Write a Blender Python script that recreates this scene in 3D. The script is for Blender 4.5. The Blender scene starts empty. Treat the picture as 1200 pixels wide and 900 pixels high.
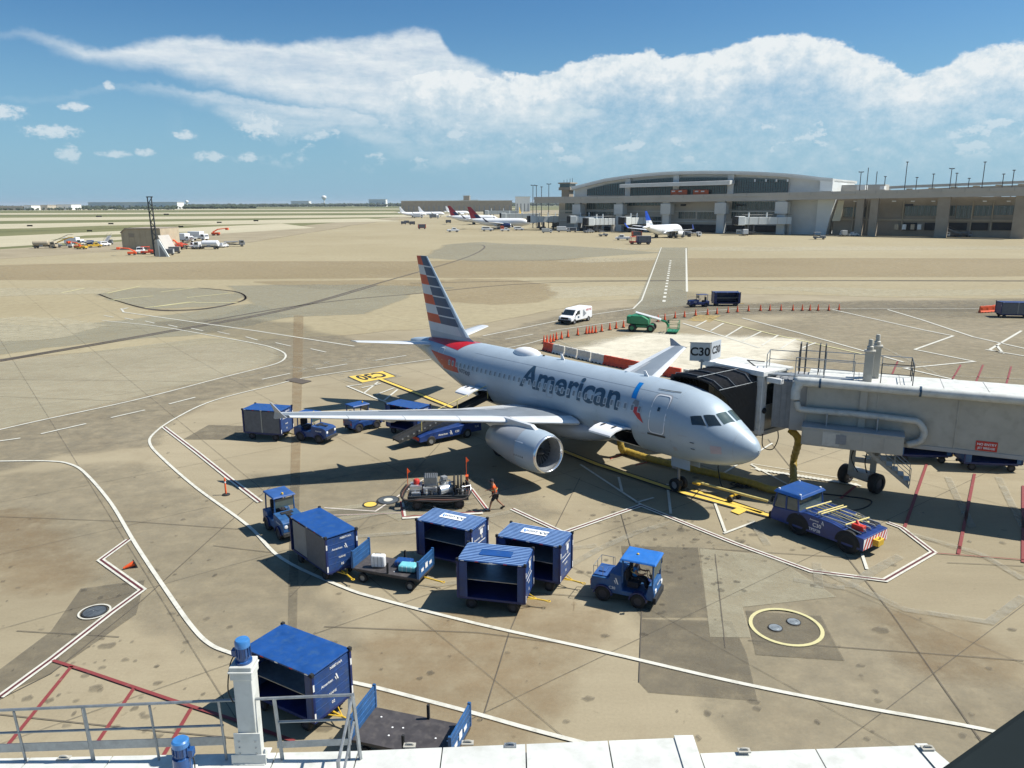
import bpy, bmesh, math, random
from mathutils import Vector, Matrix, Euler
random.seed(7)
C = bpy.context.scene
COL = C.collection
R = math.radians
PI_ = math.pi

# ------------------------------------------------------------ camera
CH, CF, CP, CR = 15.7, 900.0, 0.23134, -0.00396     # height, focal length in photo pixels, pitch, roll
cam_data = bpy.data.cameras.new('camera'); cam = bpy.data.objects.new('camera', cam_data); COL.objects.link(cam)
cam_data.sensor_width = 36; cam_data.lens = CF/1200*36; cam_data.clip_start = 0.1; cam_data.clip_end = 60000
cam.matrix_world = Matrix.Translation((0, 0, CH)) @ Matrix.Rotation(R(90)-CP, 4, 'X') @ Matrix.Rotation(CR, 4, 'Z')
C.camera = cam
C.render.resolution_x = 1024; C.render.resolution_y = 768
C.render.engine = 'CYCLES'; C.cycles.transparent_max_bounces = 24
C.view_settings.view_transform = 'Standard'; C.view_settings.look = 'None'
C.view_settings.exposure = 0.46; C.view_settings.gamma = 1.0

def ray(u, v):
    X = (u-600)/CF; U = (450-v)/CF
    c, s = math.cos(CR), math.sin(CR); x = X*c-U*s; up = X*s+U*c
    cp, sp = math.cos(CP), math.sin(CP)
    return Vector((x, cp+up*sp, -sp+up*cp))
def at(u, v, z=0.0):
    d = ray(u, v); t = (z-CH)/d.z
    return Vector((d.x*t, d.y*t, z))
def onplane(u, v, P0, P1):
    d = ray(u, v); ex, ey = P1[0]-P0[0], P1[1]-P0[1]
    t = (P0[0]*ey-P0[1]*ex)/(d.x*ey-d.y*ex)
    return Vector((d.x*t, d.y*t, CH+d.z*t))

# ------------------------------------------------------------ sun and sky
SUN = Vector((0.72, 0.05, 1.0)).normalized()
sd = bpy.data.lights.new('sun', 'SUN'); sd.energy = 5.0; sd.angle = R(0.5); sd.color = (1.0, 0.95, 0.86)
so = bpy.data.objects.new('sun', sd); COL.objects.link(so)
so.rotation_euler = SUN.to_track_quat('Z', 'Y').to_euler(); so.location = (60, -10, 80)

W = bpy.data.worlds.new('World'); C.world = W; W.use_nodes = True
nt = W.node_tree; nt.nodes.clear()
def N(t, **k):
    n = nt.nodes.new(t)
    for a, b in k.items(): setattr(n, a, b)
    return n
def LK(a, b): nt.links.new(a, b)
def MA(op, a, b=None, c=None, clamp=False):
    n = N('ShaderNodeMath', operation=op); n.use_clamp = clamp
    for i, v in enumerate((a, b, c)):
        if v is None: continue
        if isinstance(v, (int, float)): n.inputs[i].default_value = v
        else: LK(v, n.inputs[i])
    return n.outputs[0]
def SM(x, lo, hi):
    n = N('ShaderNodeMapRange', interpolation_type='SMOOTHSTEP'); LK(x, n.inputs[0])
    n.inputs[1].default_value = lo; n.inputs[2].default_value = hi; return n.outputs[0]
def MIX(f, a, b):
    n = N('ShaderNodeMix', data_type='RGBA')
    if isinstance(f, (int, float)): n.inputs[0].default_value = f
    else: LK(f, n.inputs[0])
    for i, v in ((6, a), (7, b)):
        if isinstance(v, tuple): n.inputs[i].default_value = (*v, 1)
        else: LK(v, n.inputs[i])
    return n.outputs[2]
sky = N('ShaderNodeTexSky', sky_type='NISHITA'); sky.sun_disc = False
sky.sun_elevation = math.asin(SUN.z); sky.sun_rotation = math.atan2(SUN.x, SUN.y)
sky.altitude = 180; sky.air_density = 1.0; sky.dust_density = 1.2; sky.ozone_density = 2.2
tc = N('ShaderNodeTexCoord'); sep = N('ShaderNodeSeparateXYZ'); LK(tc.outputs['Generated'], sep.inputs[0])
az = MA('ARCTAN2', sep.outputs[0], sep.outputs[1]); el = MA('ARCSINE', sep.outputs[2])
def azel(u, v):
    d = ray(u, v).normalized(); return math.atan2(d.x, d.y), math.asin(d.z)
def noise(scale, detail, rough, sx=1.0, sy=1.0, off=0.0):
    cb = N('ShaderNodeCombineXYZ'); LK(MA('MULTIPLY', az, sx), cb.inputs[0]); LK(MA('MULTIPLY', el, sy), cb.inputs[1]); cb.inputs[2].default_value = off
    n = N('ShaderNodeTexNoise'); n.inputs['Scale'].default_value = scale; n.inputs['Detail'].default_value = detail; n.inputs['Roughness'].default_value = rough
    LK(cb.outputs[0], n.inputs['Vector']); return n.outputs[0]
def outline(pts):                                   # elevation of a cloud edge as a function of azimuth
    n = N('ShaderNodeValToRGB'); cr = n.color_ramp; A0, A1 = -1.0, 1.0
    t = MA('MULTIPLY_ADD', az, 0.5, 0.5, clamp=True); LK(t, n.inputs[0])
    P = [azel(*p) for p in pts]
    while len(cr.elements) < len(P): cr.elements.new(0.5)
    for e, (a, l) in zip(cr.elements, P): e.position = (a-A0)/2
    for e, (a, l) in zip(cr.elements, P): g = (l+0.2)*1.5; e.color = (g, g, g, 1)
    s = N('ShaderNodeSeparateColor'); LK(n.outputs[0], s.inputs[0])
    return MA('MULTIPLY_ADD', s.outputs[0], 1/1.5, -0.2)
nA = noise(9, 9, 0.62, 1.0, 1.5); nB = noise(26, 8, 0.65, 1.0, 1.4, 3.1); nC = noise(5, 4, .5, 1, 1.6, 7.7)
warp = MA('ADD', MA('MULTIPLY', MA('SUBTRACT', nA, 0.5), 0.045), MA('MULTIPLY', MA('SUBTRACT', nB, 0.5), 0.026))
def band(top, bot, tw, bw, amp):
    e = MA('ADD', el, MA('MULTIPLY', warp, amp)); d = MA('SUBTRACT', outline(top), e)
    up = SM(d, 0.0, tw); lo = SM(MA('SUBTRACT', e, outline(bot)), -bw, bw)
    return MA('MULTIPLY', up, lo), d
fine = noise(45, 12, 0.68, 1.0, 1.3, 41.0); streaky = noise(16, 9, 0.66, 0.55, 2.6, 63.0); puffn = noise(24, 11, 0.60, 1.0, 1.5, 11.3); puffm = noise(6, 2, 0.5, 1.0, 1.5, 5.0)
fine_c = MA('SUBTRACT', fine, 0.5); streak_c = MA('SUBTRACT', streaky, 0.5)
# towering cumulus on the right, with crisp billowed tops that thin out downwards
bank, dB = band([(-200, 120), (330, 150), (400, 120), (450, 92), (520, 78), (590, 86), (640, 88), (664, 72), (700, 63), (765, 50), (775, 60), (840, 62), (880, 46), (930, 36), (960, 34), (1010, 58), (1072, 84), (1120, 66), (1200, 45), (1500, 60), (1900, 150)],
            [(-200, 150), (330, 160), (400, 165), (470, 175), (560, 196), (640, 208), (800, 214), (1000, 214), (1200, 212), (1900, 215)], 0.006, 0.03, 1.0)
bank = MA('MULTIPLY', MA('MULTIPLY', bank, SM(az, -0.24, -0.10)), MA('SUBTRACT', 1.0, SM(az, 0.95, 1.5))); thin = MA('SUBTRACT', 1.0, MA('MULTIPLY', SM(dB, 0.012, 0.085), 0.62))
bank = MA('MULTIPLY', bank, MA('MULTIPLY_ADD', fine_c, 0.9, thin), clamp=True)
# the anvil: a soft slanting streak from the upper left
anvil, dA = band([(-60, 40), (20, 33), (100, 44), (150, 50), (220, 38), (330, 47), (420, 38), (470, 28), (512, 30), (530, 58), (590, 84), (640, 100), (720, 130), (900, 150)],
            [(-60, 42), (20, 38), (100, 64), (200, 84), (300, 106), (380, 122), (470, 140), (560, 160), (640, 160), (720, 135), (900, 152)], 0.012, 0.012, 0.7)
anvil = MA('MULTIPLY', anvil, MA('MULTIPLY_ADD', streak_c, 1.6, 0.80), clamp=True)
veil, dV = band([(60, 112), (150, 101), (230, 100), (330, 116), (400, 118), (440, 135), (480, 160), (560, 175), (700, 190), (900, 190)],
            [(60, 113), (150, 104), (240, 118), (300, 152), (330, 165), (400, 150), (450, 178), (520, 190), (700, 192), (900, 192)], 0.008, 0.010, 0.9)
veil = MA('MULTIPLY', veil, MA('MULTIPLY_ADD', streak_c, 1.8, 0.62), clamp=True)
lowb = MA('MULTIPLY', SM(el, 0.030, 0.055), MA('SUBTRACT', 1.0, SM(el, 0.085, 0.135)))
puffs = MA('MULTIPLY', SM(MA('MULTIPLY_ADD', puffm, 0.32, puffn), 0.690, 0.800), MA('MULTIPLY', lowb, SM(az, -0.42, -0.20)))
high = MA('MULTIPLY', SM(MA('ADD', nA, MA('MULTIPLY', nC, 0.35)), 0.74, 0.92), SM(el, 0.34, 0.55))
hx = None
for (u, v, ru, rv) in [(2, 134, 22, 8), (60, 157, 26, 7), (88, 127, 14, 5), (218, 160, 13, 5), (134, 182, 17, 4), (170, 180, 12, 4), (80, 184, 12, 9), (447, 132, 14, 4), (128, 103, 6, 5), (246, 186, 18, 6), (305, 152, 26, 15), (290, 187, 10, 6)]:
    a0, e0 = azel(u, v-rv*0.4)
    q = MA('ADD', MA('POWER', MA('DIVIDE', MA('SUBTRACT', az, a0), ru/930), 2.0), MA('POWER', MA('DIVIDE', MA('SUBTRACT', el, e0), rv/930), 2.0))
    q = MA('SUBTRACT', 1.0, q)
    hx = q if hx is None else MA('MAXIMUM', hx, q)
hn = noise(95, 9, 0.65, 1.0, 1.5, 21.0)
hx = SM(MA('MULTIPLY_ADD', MA('SUBTRACT', hn, 0.5), 4.2, hx), -0.25, 1.0)
cloud = MA('MAXIMUM', bank, MA('MULTIPLY', anvil, 0.93)); cloud = MA('MAXIMUM', cloud, MA('MULTIPLY', veil, 0.75))
cloud = MA('MAXIMUM', cloud, MA('MULTIPLY', puffs, 0.60)); cloud = MA('MAXIMUM', cloud, MA('MULTIPLY', hx, 0.68))
cloud = MA('MAXIMUM', cloud, MA('MULTIPLY', high, 0.2))
lit = MA('MULTIPLY_ADD', fine_c, 2.2, MA('SUBTRACT', 0.95, MA('MULTIPLY', SM(dB, 0.004, 0.075), 0.55)), clamp=True)
lit = MA('MAXIMUM', lit, MA('MULTIPLY', MA('MAXIMUM', puffs, hx), 0.95))
shade = MIX(lit, (6.9, 9.2, 10.6), (11.8, 12.5, 12.8))
skyc = N('ShaderNodeHueSaturation'); LK(sky.outputs[0], skyc.inputs['Color']); skyc.inputs['Saturation'].default_value = 1.12; skyc.inputs['Value'].default_value = 1.0
skym = N('ShaderNodeMix', data_type='RGBA', blend_type='MULTIPLY'); skym.inputs[0].default_value = 1.0; LK(skyc.outputs[0], skym.inputs[6]); skym.inputs[7].default_value = (0.78, 1.25, 1.52, 1)
opac = MA('MULTIPLY', cloud, MA('MULTIPLY_ADD', SM(el, 0.0, 0.10), 0.60, 0.40))
hz = MA('SUBTRACT', 1.0, SM(el, -0.03, 0.24))
base = MIX(MA('MULTIPLY', hz, 0.80), skym.outputs[2], (4.4, 7.7, 10.4))
full = MIX(opac, base, shade)
bg = N('ShaderNodeBackground'); LK(full, bg.inputs[0]); bg.inputs[1].default_value = 0.051
wo = N('ShaderNodeOutputWorld'); LK(bg.outputs[0], wo.inputs[0])

# ------------------------------------------------------------ mesh helpers
class MB:
    def __init__(s): s.v = []; s.f = []; s.m = []; s.T = None
    def add(s, vs, fs, mi=0):
        o = len(s.v)
        for p in vs:
            p = Vector(p); s.v.append(tuple(s.T @ p) if s.T else tuple(p))
        for f in fs: s.f.append([o+i for i in f]); s.m.append(mi)
        return s
    def box(s, c, d, mi=0, rz=0.0, ry=0.0, rx=0.0, top=(1, 1)):
        x, y, z = d[0]/2, d[1]/2, d[2]/2
        P = [(-x, -y, -z), (x, -y, -z), (x, y, -z), (-x, y, -z), (-x*top[0], -y*top[1], z), (x*top[0], -y*top[1], z), (x*top[0], y*top[1], z), (-x*top[0], y*top[1], z)]
        E = Euler((rx, ry, rz)).to_matrix(); P = [E @ Vector(p)+Vector(c) for p in P]
        return s.add(P, [(0, 3, 2, 1), (4, 5, 6, 7), (0, 1, 5, 4), (1, 2, 6, 5), (2, 3, 7, 6), (3, 0, 4, 7)], mi)
    def b2(s, x0, x1, y0, y1, z0, z1, mi=0): return s.box(((x0+x1)/2, (y0+y1)/2, (z0+z1)/2), (abs(x1-x0), abs(y1-y0), abs(z1-z0)), mi)
    def tube(s, path, r, n=8, mi=0, cap=True, closed=False):
        path = [Vector(p) for p in path]; rs = r if isinstance(r, (list, tuple)) else [r]*len(path)
        rings = []; prev = None; L = len(path)
        for i, p in enumerate(path):
            if closed: d = path[(i+1) % L]-path[i-1]
            else: d = (path[min(i+1, L-1)]-path[max(i-1, 0)])
            d = d.normalized() if d.length > 1e-9 else Vector((0, 0, 1))
            if prev is None:
                a = Vector((0, 0, 1)) if abs(d.z) < 0.9 else Vector((1, 0, 0)); u = d.cross(a).normalized()
            else:
                u = prev-d*prev.dot(d); u = u.normalized() if u.length > 1e-6 else d.orthogonal().normalized()
            prev = u; w = d.cross(u)
            rings.append([p+(u*math.cos(2*PI_*k/n)+w*math.sin(2*PI_*k/n))*rs[i] for k in range(n)])
        vs = [q for g in rings for q in g]; fs = []
        for i in range(L if closed else L-1):
            a = i*n; b = ((i+1) % L)*n
            for k in range(n): fs.append((a+k, a+(k+1) % n, b+(k+1) % n, b+k))
        if cap and not closed: fs.append(tuple(range(n))[::-1]); fs.append(tuple((L-1)*n+k for k in range(n)))
        return s.add(vs, fs, mi)
    def cyl(s, p0, p1, r, n=12, mi=0, r1=None): return s.tube([p0, p1], [r, r if r1 is None else r1], n, mi)
    def prism(s, poly, z0, z1, mi=0):
        n = len(poly); vs = [(p[0], p[1], z0) for p in poly]+[(p[0], p[1], z1) for p in poly]
        fs = [tuple(range(n))[::-1], tuple(range(n, 2*n))]+[(i, (i+1) % n, n+(i+1) % n, n+i) for i in range(n)]
        return s.add(vs, fs, mi)
    def extr(s, poly, d, mi=0):                      # 3-D polygon pushed along vector d
        n = len(poly); d = Vector(d); vs = [Vector(p) for p in poly]; vs += [p+d for p in vs]
        fs = [tuple(range(n)), tuple(range(n, 2*n))[::-1]]+[(i, n+i, n+(i+1) % n, (i+1) % n) for i in range(n)]
        return s.add(vs, fs, mi)
    def lathe(s, prof, axis0, ax, n=16, mi=0):       # prof: (distance along ax, radius)
        ax = Vector(ax).normalized(); p0 = Vector(axis0); u = ax.orthogonal().normalized(); w = ax.cross(u)
        vs = []; fs = []
        for (t, r) in prof:
            for k in range(n): vs.append(p0+ax*t+(u*math.cos(2*PI_*k/n)+w*math.sin(2*PI_*k/n))*r)
        for i in range(len(prof)-1):
            for k in range(n): fs.append((i*n+k, i*n+(k+1) % n, (i+1)*n+(k+1) % n, (i+1)*n+k))
        return s.add(vs, fs, mi)
    def obj(s, name, mats, parent=None, smooth=False, bevel=0.0, recalc=True, seg=2):
        me = bpy.data.meshes.new(name); me.from_pydata(s.v, [], s.f)
        if not isinstance(mats, (list, tuple)): mats = [mats]
        for m in mats: me.materials.append(m)
        me.polygons.foreach_set('material_index', s.m)
        if recalc:
            bm = bmesh.new(); bm.from_mesh(me); bmesh.ops.recalc_face_normals(bm, faces=bm.faces); bm.to_mesh(me); bm.free()
        if smooth:
            me.polygons.foreach_set('use_smooth', [True]*len(me.polygons))
            if smooth is not True: me.set_sharp_from_angle(angle=R(smooth))
        me.update()
        o = bpy.data.objects.new(name, me); COL.objects.link(o)
        if parent: o.parent = parent
        if bevel:
            b = o.modifiers.new('bevel', 'BEVEL'); b.width = bevel; b.segments = seg; b.limit_method = 'ANGLE'; b.angle_limit = R(40)
        return o
def tag(o, label=None, cat=None, group=None, kind=None):
    if label: o['label'] = label
    if cat: o['category'] = cat
    if group: o['group'] = group
    if kind: o['kind'] = kind
    return o
def thing(name, label, cat, loc=(0, 0, 0), rz=0.0, group=None):
    o = bpy.data.objects.new(name, None); COL.objects.link(o); o.location = loc; o.rotation_euler = (0, 0, rz); o.empty_display_size = 0.3
    return tag(o, label, cat, group)
def kids(o): return [c for c in ALLP.get(o, [])]
def copy_tree(o, label=None, loc=None, rz=None, parent=None, group=None):
    c = o.copy(); COL.objects.link(c)
    if parent: c.parent = parent
    if label: c['label'] = label
    if group: c['group'] = group
    if loc is not None: c.location = loc
    if rz is not None: c.rotation_euler.z = rz
    for ch in list(o.children): copy_tree(ch, parent=c)
    return c
def struct(o): o['kind'] = 'structure'; return o

# ------------------------------------------------------------ materials
def mat(name, col, rough=0.6, metal=0.0, var=0.12, scale=3.0, bump=0.0, spec=0.5, dirt=None, coat=0.0, coord='Object', detail=5):
    m = bpy.data.materials.new(name); m.use_nodes = True; t = m.node_tree; b = t.nodes['Principled BSDF']
    b.inputs['Roughness'].default_value = rough; b.inputs['Metallic'].default_value = metal; b.inputs['Specular IOR Level'].default_value = spec
    b.inputs['Coat Weight'].default_value = coat
    tc = t.nodes.new('ShaderNodeTexCoord'); n = t.nodes.new('ShaderNodeTexNoise'); t.links.new(tc.outputs[coord], n.inputs['Vector'])
    n.inputs['Scale'].default_value = scale; n.inputs['Detail'].default_value = detail; n.inputs['Roughness'].default_value = 0.65
    r = t.nodes.new('ShaderNodeValToRGB'); t.links.new(n.outputs[0], r.inputs[0])
    lo = tuple(max(0, c*(1-var)) for c in col); hi = tuple(min(1, c*(1+var)) for c in col)
    r.color_ramp.elements[0].position = 0.3; r.color_ramp.elements[0].color = (*lo, 1); r.color_ramp.elements[1].position = 0.7; r.color_ramp.elements[1].color = (*hi, 1)
    out = r.outputs[0]
    if dirt:
        n2 = t.nodes.new('ShaderNodeTexNoise'); n2.inputs['Scale'].default_value = scale*2.3; n2.inputs['Detail'].default_value = 8; t.links.new(tc.outputs[coord], n2.inputs['Vector'])
        r2 = t.nodes.new('ShaderNodeValToRGB'); r2.color_ramp.elements[0].position = 0.5; r2.color_ramp.elements[1].position = 0.72; t.links.new(n2.outputs[0], r2.inputs[0])
        r2.color_ramp.elements[1].color = (0.75, 0.75, 0.75, 1); r2.color_ramp.elements[0].color = (0, 0, 0, 1)
        mx = t.nodes.new('ShaderNodeMix'); mx.data_type = 'RGBA'; t.links.new(r2.outputs[0], mx.inputs[0]); t.links.new(out, mx.inputs[6]); mx.inputs[7].default_value = (*dirt, 1); out = mx.outputs[2]
    t.links.new(out, b.inputs['Base Color'])
    mr = t.nodes.new('ShaderNodeMapRange'); t.links.new(n.outputs[0], mr.inputs[0]); mr.inputs[3].default_value = max(0.02, rough-0.12); mr.inputs[4].default_value = min(1, rough+0.12); t.links.new(mr.outputs[0], b.inputs['Roughness'])
    if bump:
        bp = t.nodes.new('ShaderNodeBump'); bp.inputs['Strength'].default_value = bump; bp.inputs['Distance'].default_value = 0.02; t.links.new(n.outputs[0], bp.inputs['Height']); t.links.new(bp.outputs[0], b.inputs['Normal'])
    return m
def glass(name, col, rough=0.06):
    m = mat(name, col, rough, 0.0, 0.1, 2.0, spec=0.9); return m
M = {}
ONES = ['', 'first', 'second', 'third', 'fourth', 'fifth', 'sixth', 'seventh', 'eighth', 'ninth', 'tenth', 'eleventh', 'twelfth', 'thirteenth', 'fourteenth', 'fifteenth', 'sixteenth', 'seventeenth', 'eighteenth', 'nineteenth']
def ordn(n): return ONES[n] if n < 20 else ({2: 'twentieth', 3: 'thirtieth'}[n//10] if n % 10 == 0 else {2: 'twenty', 3: 'thirty'}[n//10]+'-'+ONES[n % 10])
M['white'] = mat('white_paint', (0.70, 0.70, 0.68), 0.45, var=0.06, scale=1.5, dirt=(0.52, 0.52, 0.49))
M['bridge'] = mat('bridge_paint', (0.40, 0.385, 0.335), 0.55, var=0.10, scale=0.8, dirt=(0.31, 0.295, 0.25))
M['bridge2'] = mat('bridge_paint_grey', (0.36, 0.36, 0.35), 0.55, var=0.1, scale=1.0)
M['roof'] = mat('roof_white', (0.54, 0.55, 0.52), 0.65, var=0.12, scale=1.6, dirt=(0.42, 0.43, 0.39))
M['steel'] = mat('galvanised_steel', (0.30, 0.32, 0.33), 0.45, 0.6, 0.2, 6)
M['dsteel'] = mat('dark_steel', (0.07, 0.075, 0.08), 0.5, 0.5, 0.3, 6)
M['black'] = mat('black_rubber', (0.018, 0.018, 0.018), 0.75, var=0.3, scale=8)
M['hub'] = mat('wheel_hub', (0.25, 0.26, 0.27), 0.5, 0.4, 0.2, 8)
M['dhub'] = mat('wheel_hub_dark', (0.05, 0.05, 0.06), 0.6, 0.2, 0.2, 8)
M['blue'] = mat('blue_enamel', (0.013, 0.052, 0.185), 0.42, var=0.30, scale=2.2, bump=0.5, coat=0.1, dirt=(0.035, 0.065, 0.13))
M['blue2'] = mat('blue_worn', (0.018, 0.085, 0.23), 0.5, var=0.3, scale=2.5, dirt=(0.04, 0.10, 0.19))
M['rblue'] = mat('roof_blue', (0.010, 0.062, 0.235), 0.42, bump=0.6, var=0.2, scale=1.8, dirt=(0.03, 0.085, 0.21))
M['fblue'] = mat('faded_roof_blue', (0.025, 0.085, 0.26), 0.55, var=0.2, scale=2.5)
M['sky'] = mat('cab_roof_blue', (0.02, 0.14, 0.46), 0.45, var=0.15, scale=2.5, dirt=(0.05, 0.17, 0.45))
M['ribp'] = mat('pale_roof_rib', (0.20, 0.33, 0.56), 0.5, var=0.15, scale=3)
M['navy'] = mat('navy_paint', (0.008, 0.022, 0.11), 0.4, var=0.25, scale=3)
M['curtain'] = mat('curtain_vinyl', (0.10, 0.11, 0.13), 0.55, var=0.2, scale=4)
M['dark'] = mat('dark_interior', (0.015, 0.017, 0.02), 0.85, var=0.3, scale=4)
M['yellow'] = mat('yellow_paint', (0.62, 0.40, 0.03), 0.5, var=0.2, scale=5, dirt=(0.3, 0.2, 0.06))
M['hose'] = mat('yellow_hose_fabric', (0.36, 0.25, 0.04), 0.6, var=0.2, scale=4, dirt=(0.22, 0.16, 0.05))
M['orange'] = mat('orange_plastic', (0.75, 0.10, 0.02), 0.5, var=0.15, scale=6)
M['vest'] = mat('orange_vest', (0.85, 0.12, 0.02), 0.8, var=0.15, scale=20)
M['hiv'] = mat('lime_vest', (0.55, 0.80, 0.04), 0.8, var=0.15, scale=20)
M['red'] = mat('red_paint', (0.50, 0.03, 0.02), 0.5, var=0.2, scale=5)
M['wred'] = mat('barrier_red', (0.60, 0.07, 0.03), 0.6, var=0.25, scale=3)
M['wwhite'] = mat('barrier_white', (0.62, 0.60, 0.55), 0.6, var=0.12, scale=3, dirt=(0.45, 0.42, 0.36))
M['green'] = mat('green_paint', (0.02, 0.20, 0.09), 0.45, var=0.2, scale=3)
M['glass'] = glass('window_glass', (0.02, 0.03, 0.035))
M['gglass'] = glass('facade_glass', (0.04, 0.075, 0.08), 0.15)
M['cglass'] = glass('cab_glass', (0.06, 0.09, 0.09), 0.08)
M['skin'] = mat('skin', (0.30, 0.16, 0.10), 0.6, var=0.1, scale=10)
M['cloth'] = mat('dark_cloth', (0.02, 0.02, 0.025), 0.9, var=0.3, scale=15)
M['boxw'] = mat('label_white', (0.75, 0.76, 0.76), 0.5, var=0.05, scale=4)
M['conc'] = mat('facade_concrete', (0.44, 0.42, 0.38), 0.8, var=0.10, scale=0.15, coord='Object')
M['lgrey'] = mat('facade_panel_grey', (0.55, 0.56, 0.54), 0.6, var=0.07, scale=0.2)
M['wwall'] = mat('facade_white', (0.66, 0.69, 0.68), 0.6, var=0.05, scale=0.2)
M['brown'] = mat('facade_brown', (0.31, 0.265, 0.205), 0.8, var=0.15, scale=0.2)
M['tan'] = mat('facade_tan', (0.42, 0.36, 0.26), 0.8, var=0.1, scale=0.2)
M['teal'] = mat('teal_plastic', (0.16, 0.50, 0.55), 0.5, var=0.1, scale=5)
M['grey'] = mat('mid_grey_paint', (0.22, 0.23, 0.24), 0.5, var=0.15, scale=3)
M['alu'] = mat('aluminium', (0.62, 0.64, 0.66), 0.3, 0.7, 0.1, 4)
def text_bm(s, size=1.0, bold=0.02, cut=0.0):
    cu = bpy.data.curves.new('txt', 'FONT'); cu.body = s; cu.size = size; cu.align_x = 'CENTER'; cu.align_y = 'CENTER'; cu.offset = bold*size; cu.resolution_u = 4
    o = bpy.data.objects.new('txt', cu); COL.objects.link(o)
    me = bpy.data.meshes.new_from_object(o.evaluated_get(bpy.context.evaluated_depsgraph_get()))
    bm = bmesh.new(); bm.from_mesh(me); bpy.data.objects.remove(o); bpy.data.curves.remove(cu); bpy.data.meshes.remove(me)
    if cut:
        xs = [v.co.x for v in bm.verts]; ys = [v.co.y for v in bm.verts]
        for ax, lo, hi in ((0, min(xs), max(xs)), (1, min(ys), max(ys))):
            k = lo+cut
            while k < hi:
                co = [0, 0, 0]; no = [0, 0, 0]; co[ax] = k; no[ax] = 1
                bmesh.ops.bisect_plane(bm, geom=bm.verts[:]+bm.edges[:]+bm.faces[:], plane_co=co, plane_no=no); k += cut
    return bm
def text_obj(name, s, size, m, parent, fn, bold=0.02, cut=0.0, label=None):
    bm = text_bm(s, size, bold, cut)
    for v in bm.verts: v.co = fn(v.co.x, v.co.y)
    bmesh.ops.recalc_face_normals(bm, faces=bm.faces)
    me = bpy.data.meshes.new(name); bm.to_mesh(me); bm.free(); me.materials.append(m)
    o = bpy.data.objects.new(name, me); COL.objects.link(o)
    if parent: o.parent = parent
    if label: o['label'] = label
    return o
def text_on(name, s, size, m, parent, o, ex, ey, off=0.004, bold=0.02):   # flat lettering at o, reading along ex, up along ey
    o = Vector(o); ex = Vector(ex).normalized(); ey = Vector(ey).normalized(); nn = ex.cross(ey)
    return text_obj(name, s, size, m, parent, lambda x, y: o+ex*x+ey*y+nn*off, bold)
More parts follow.
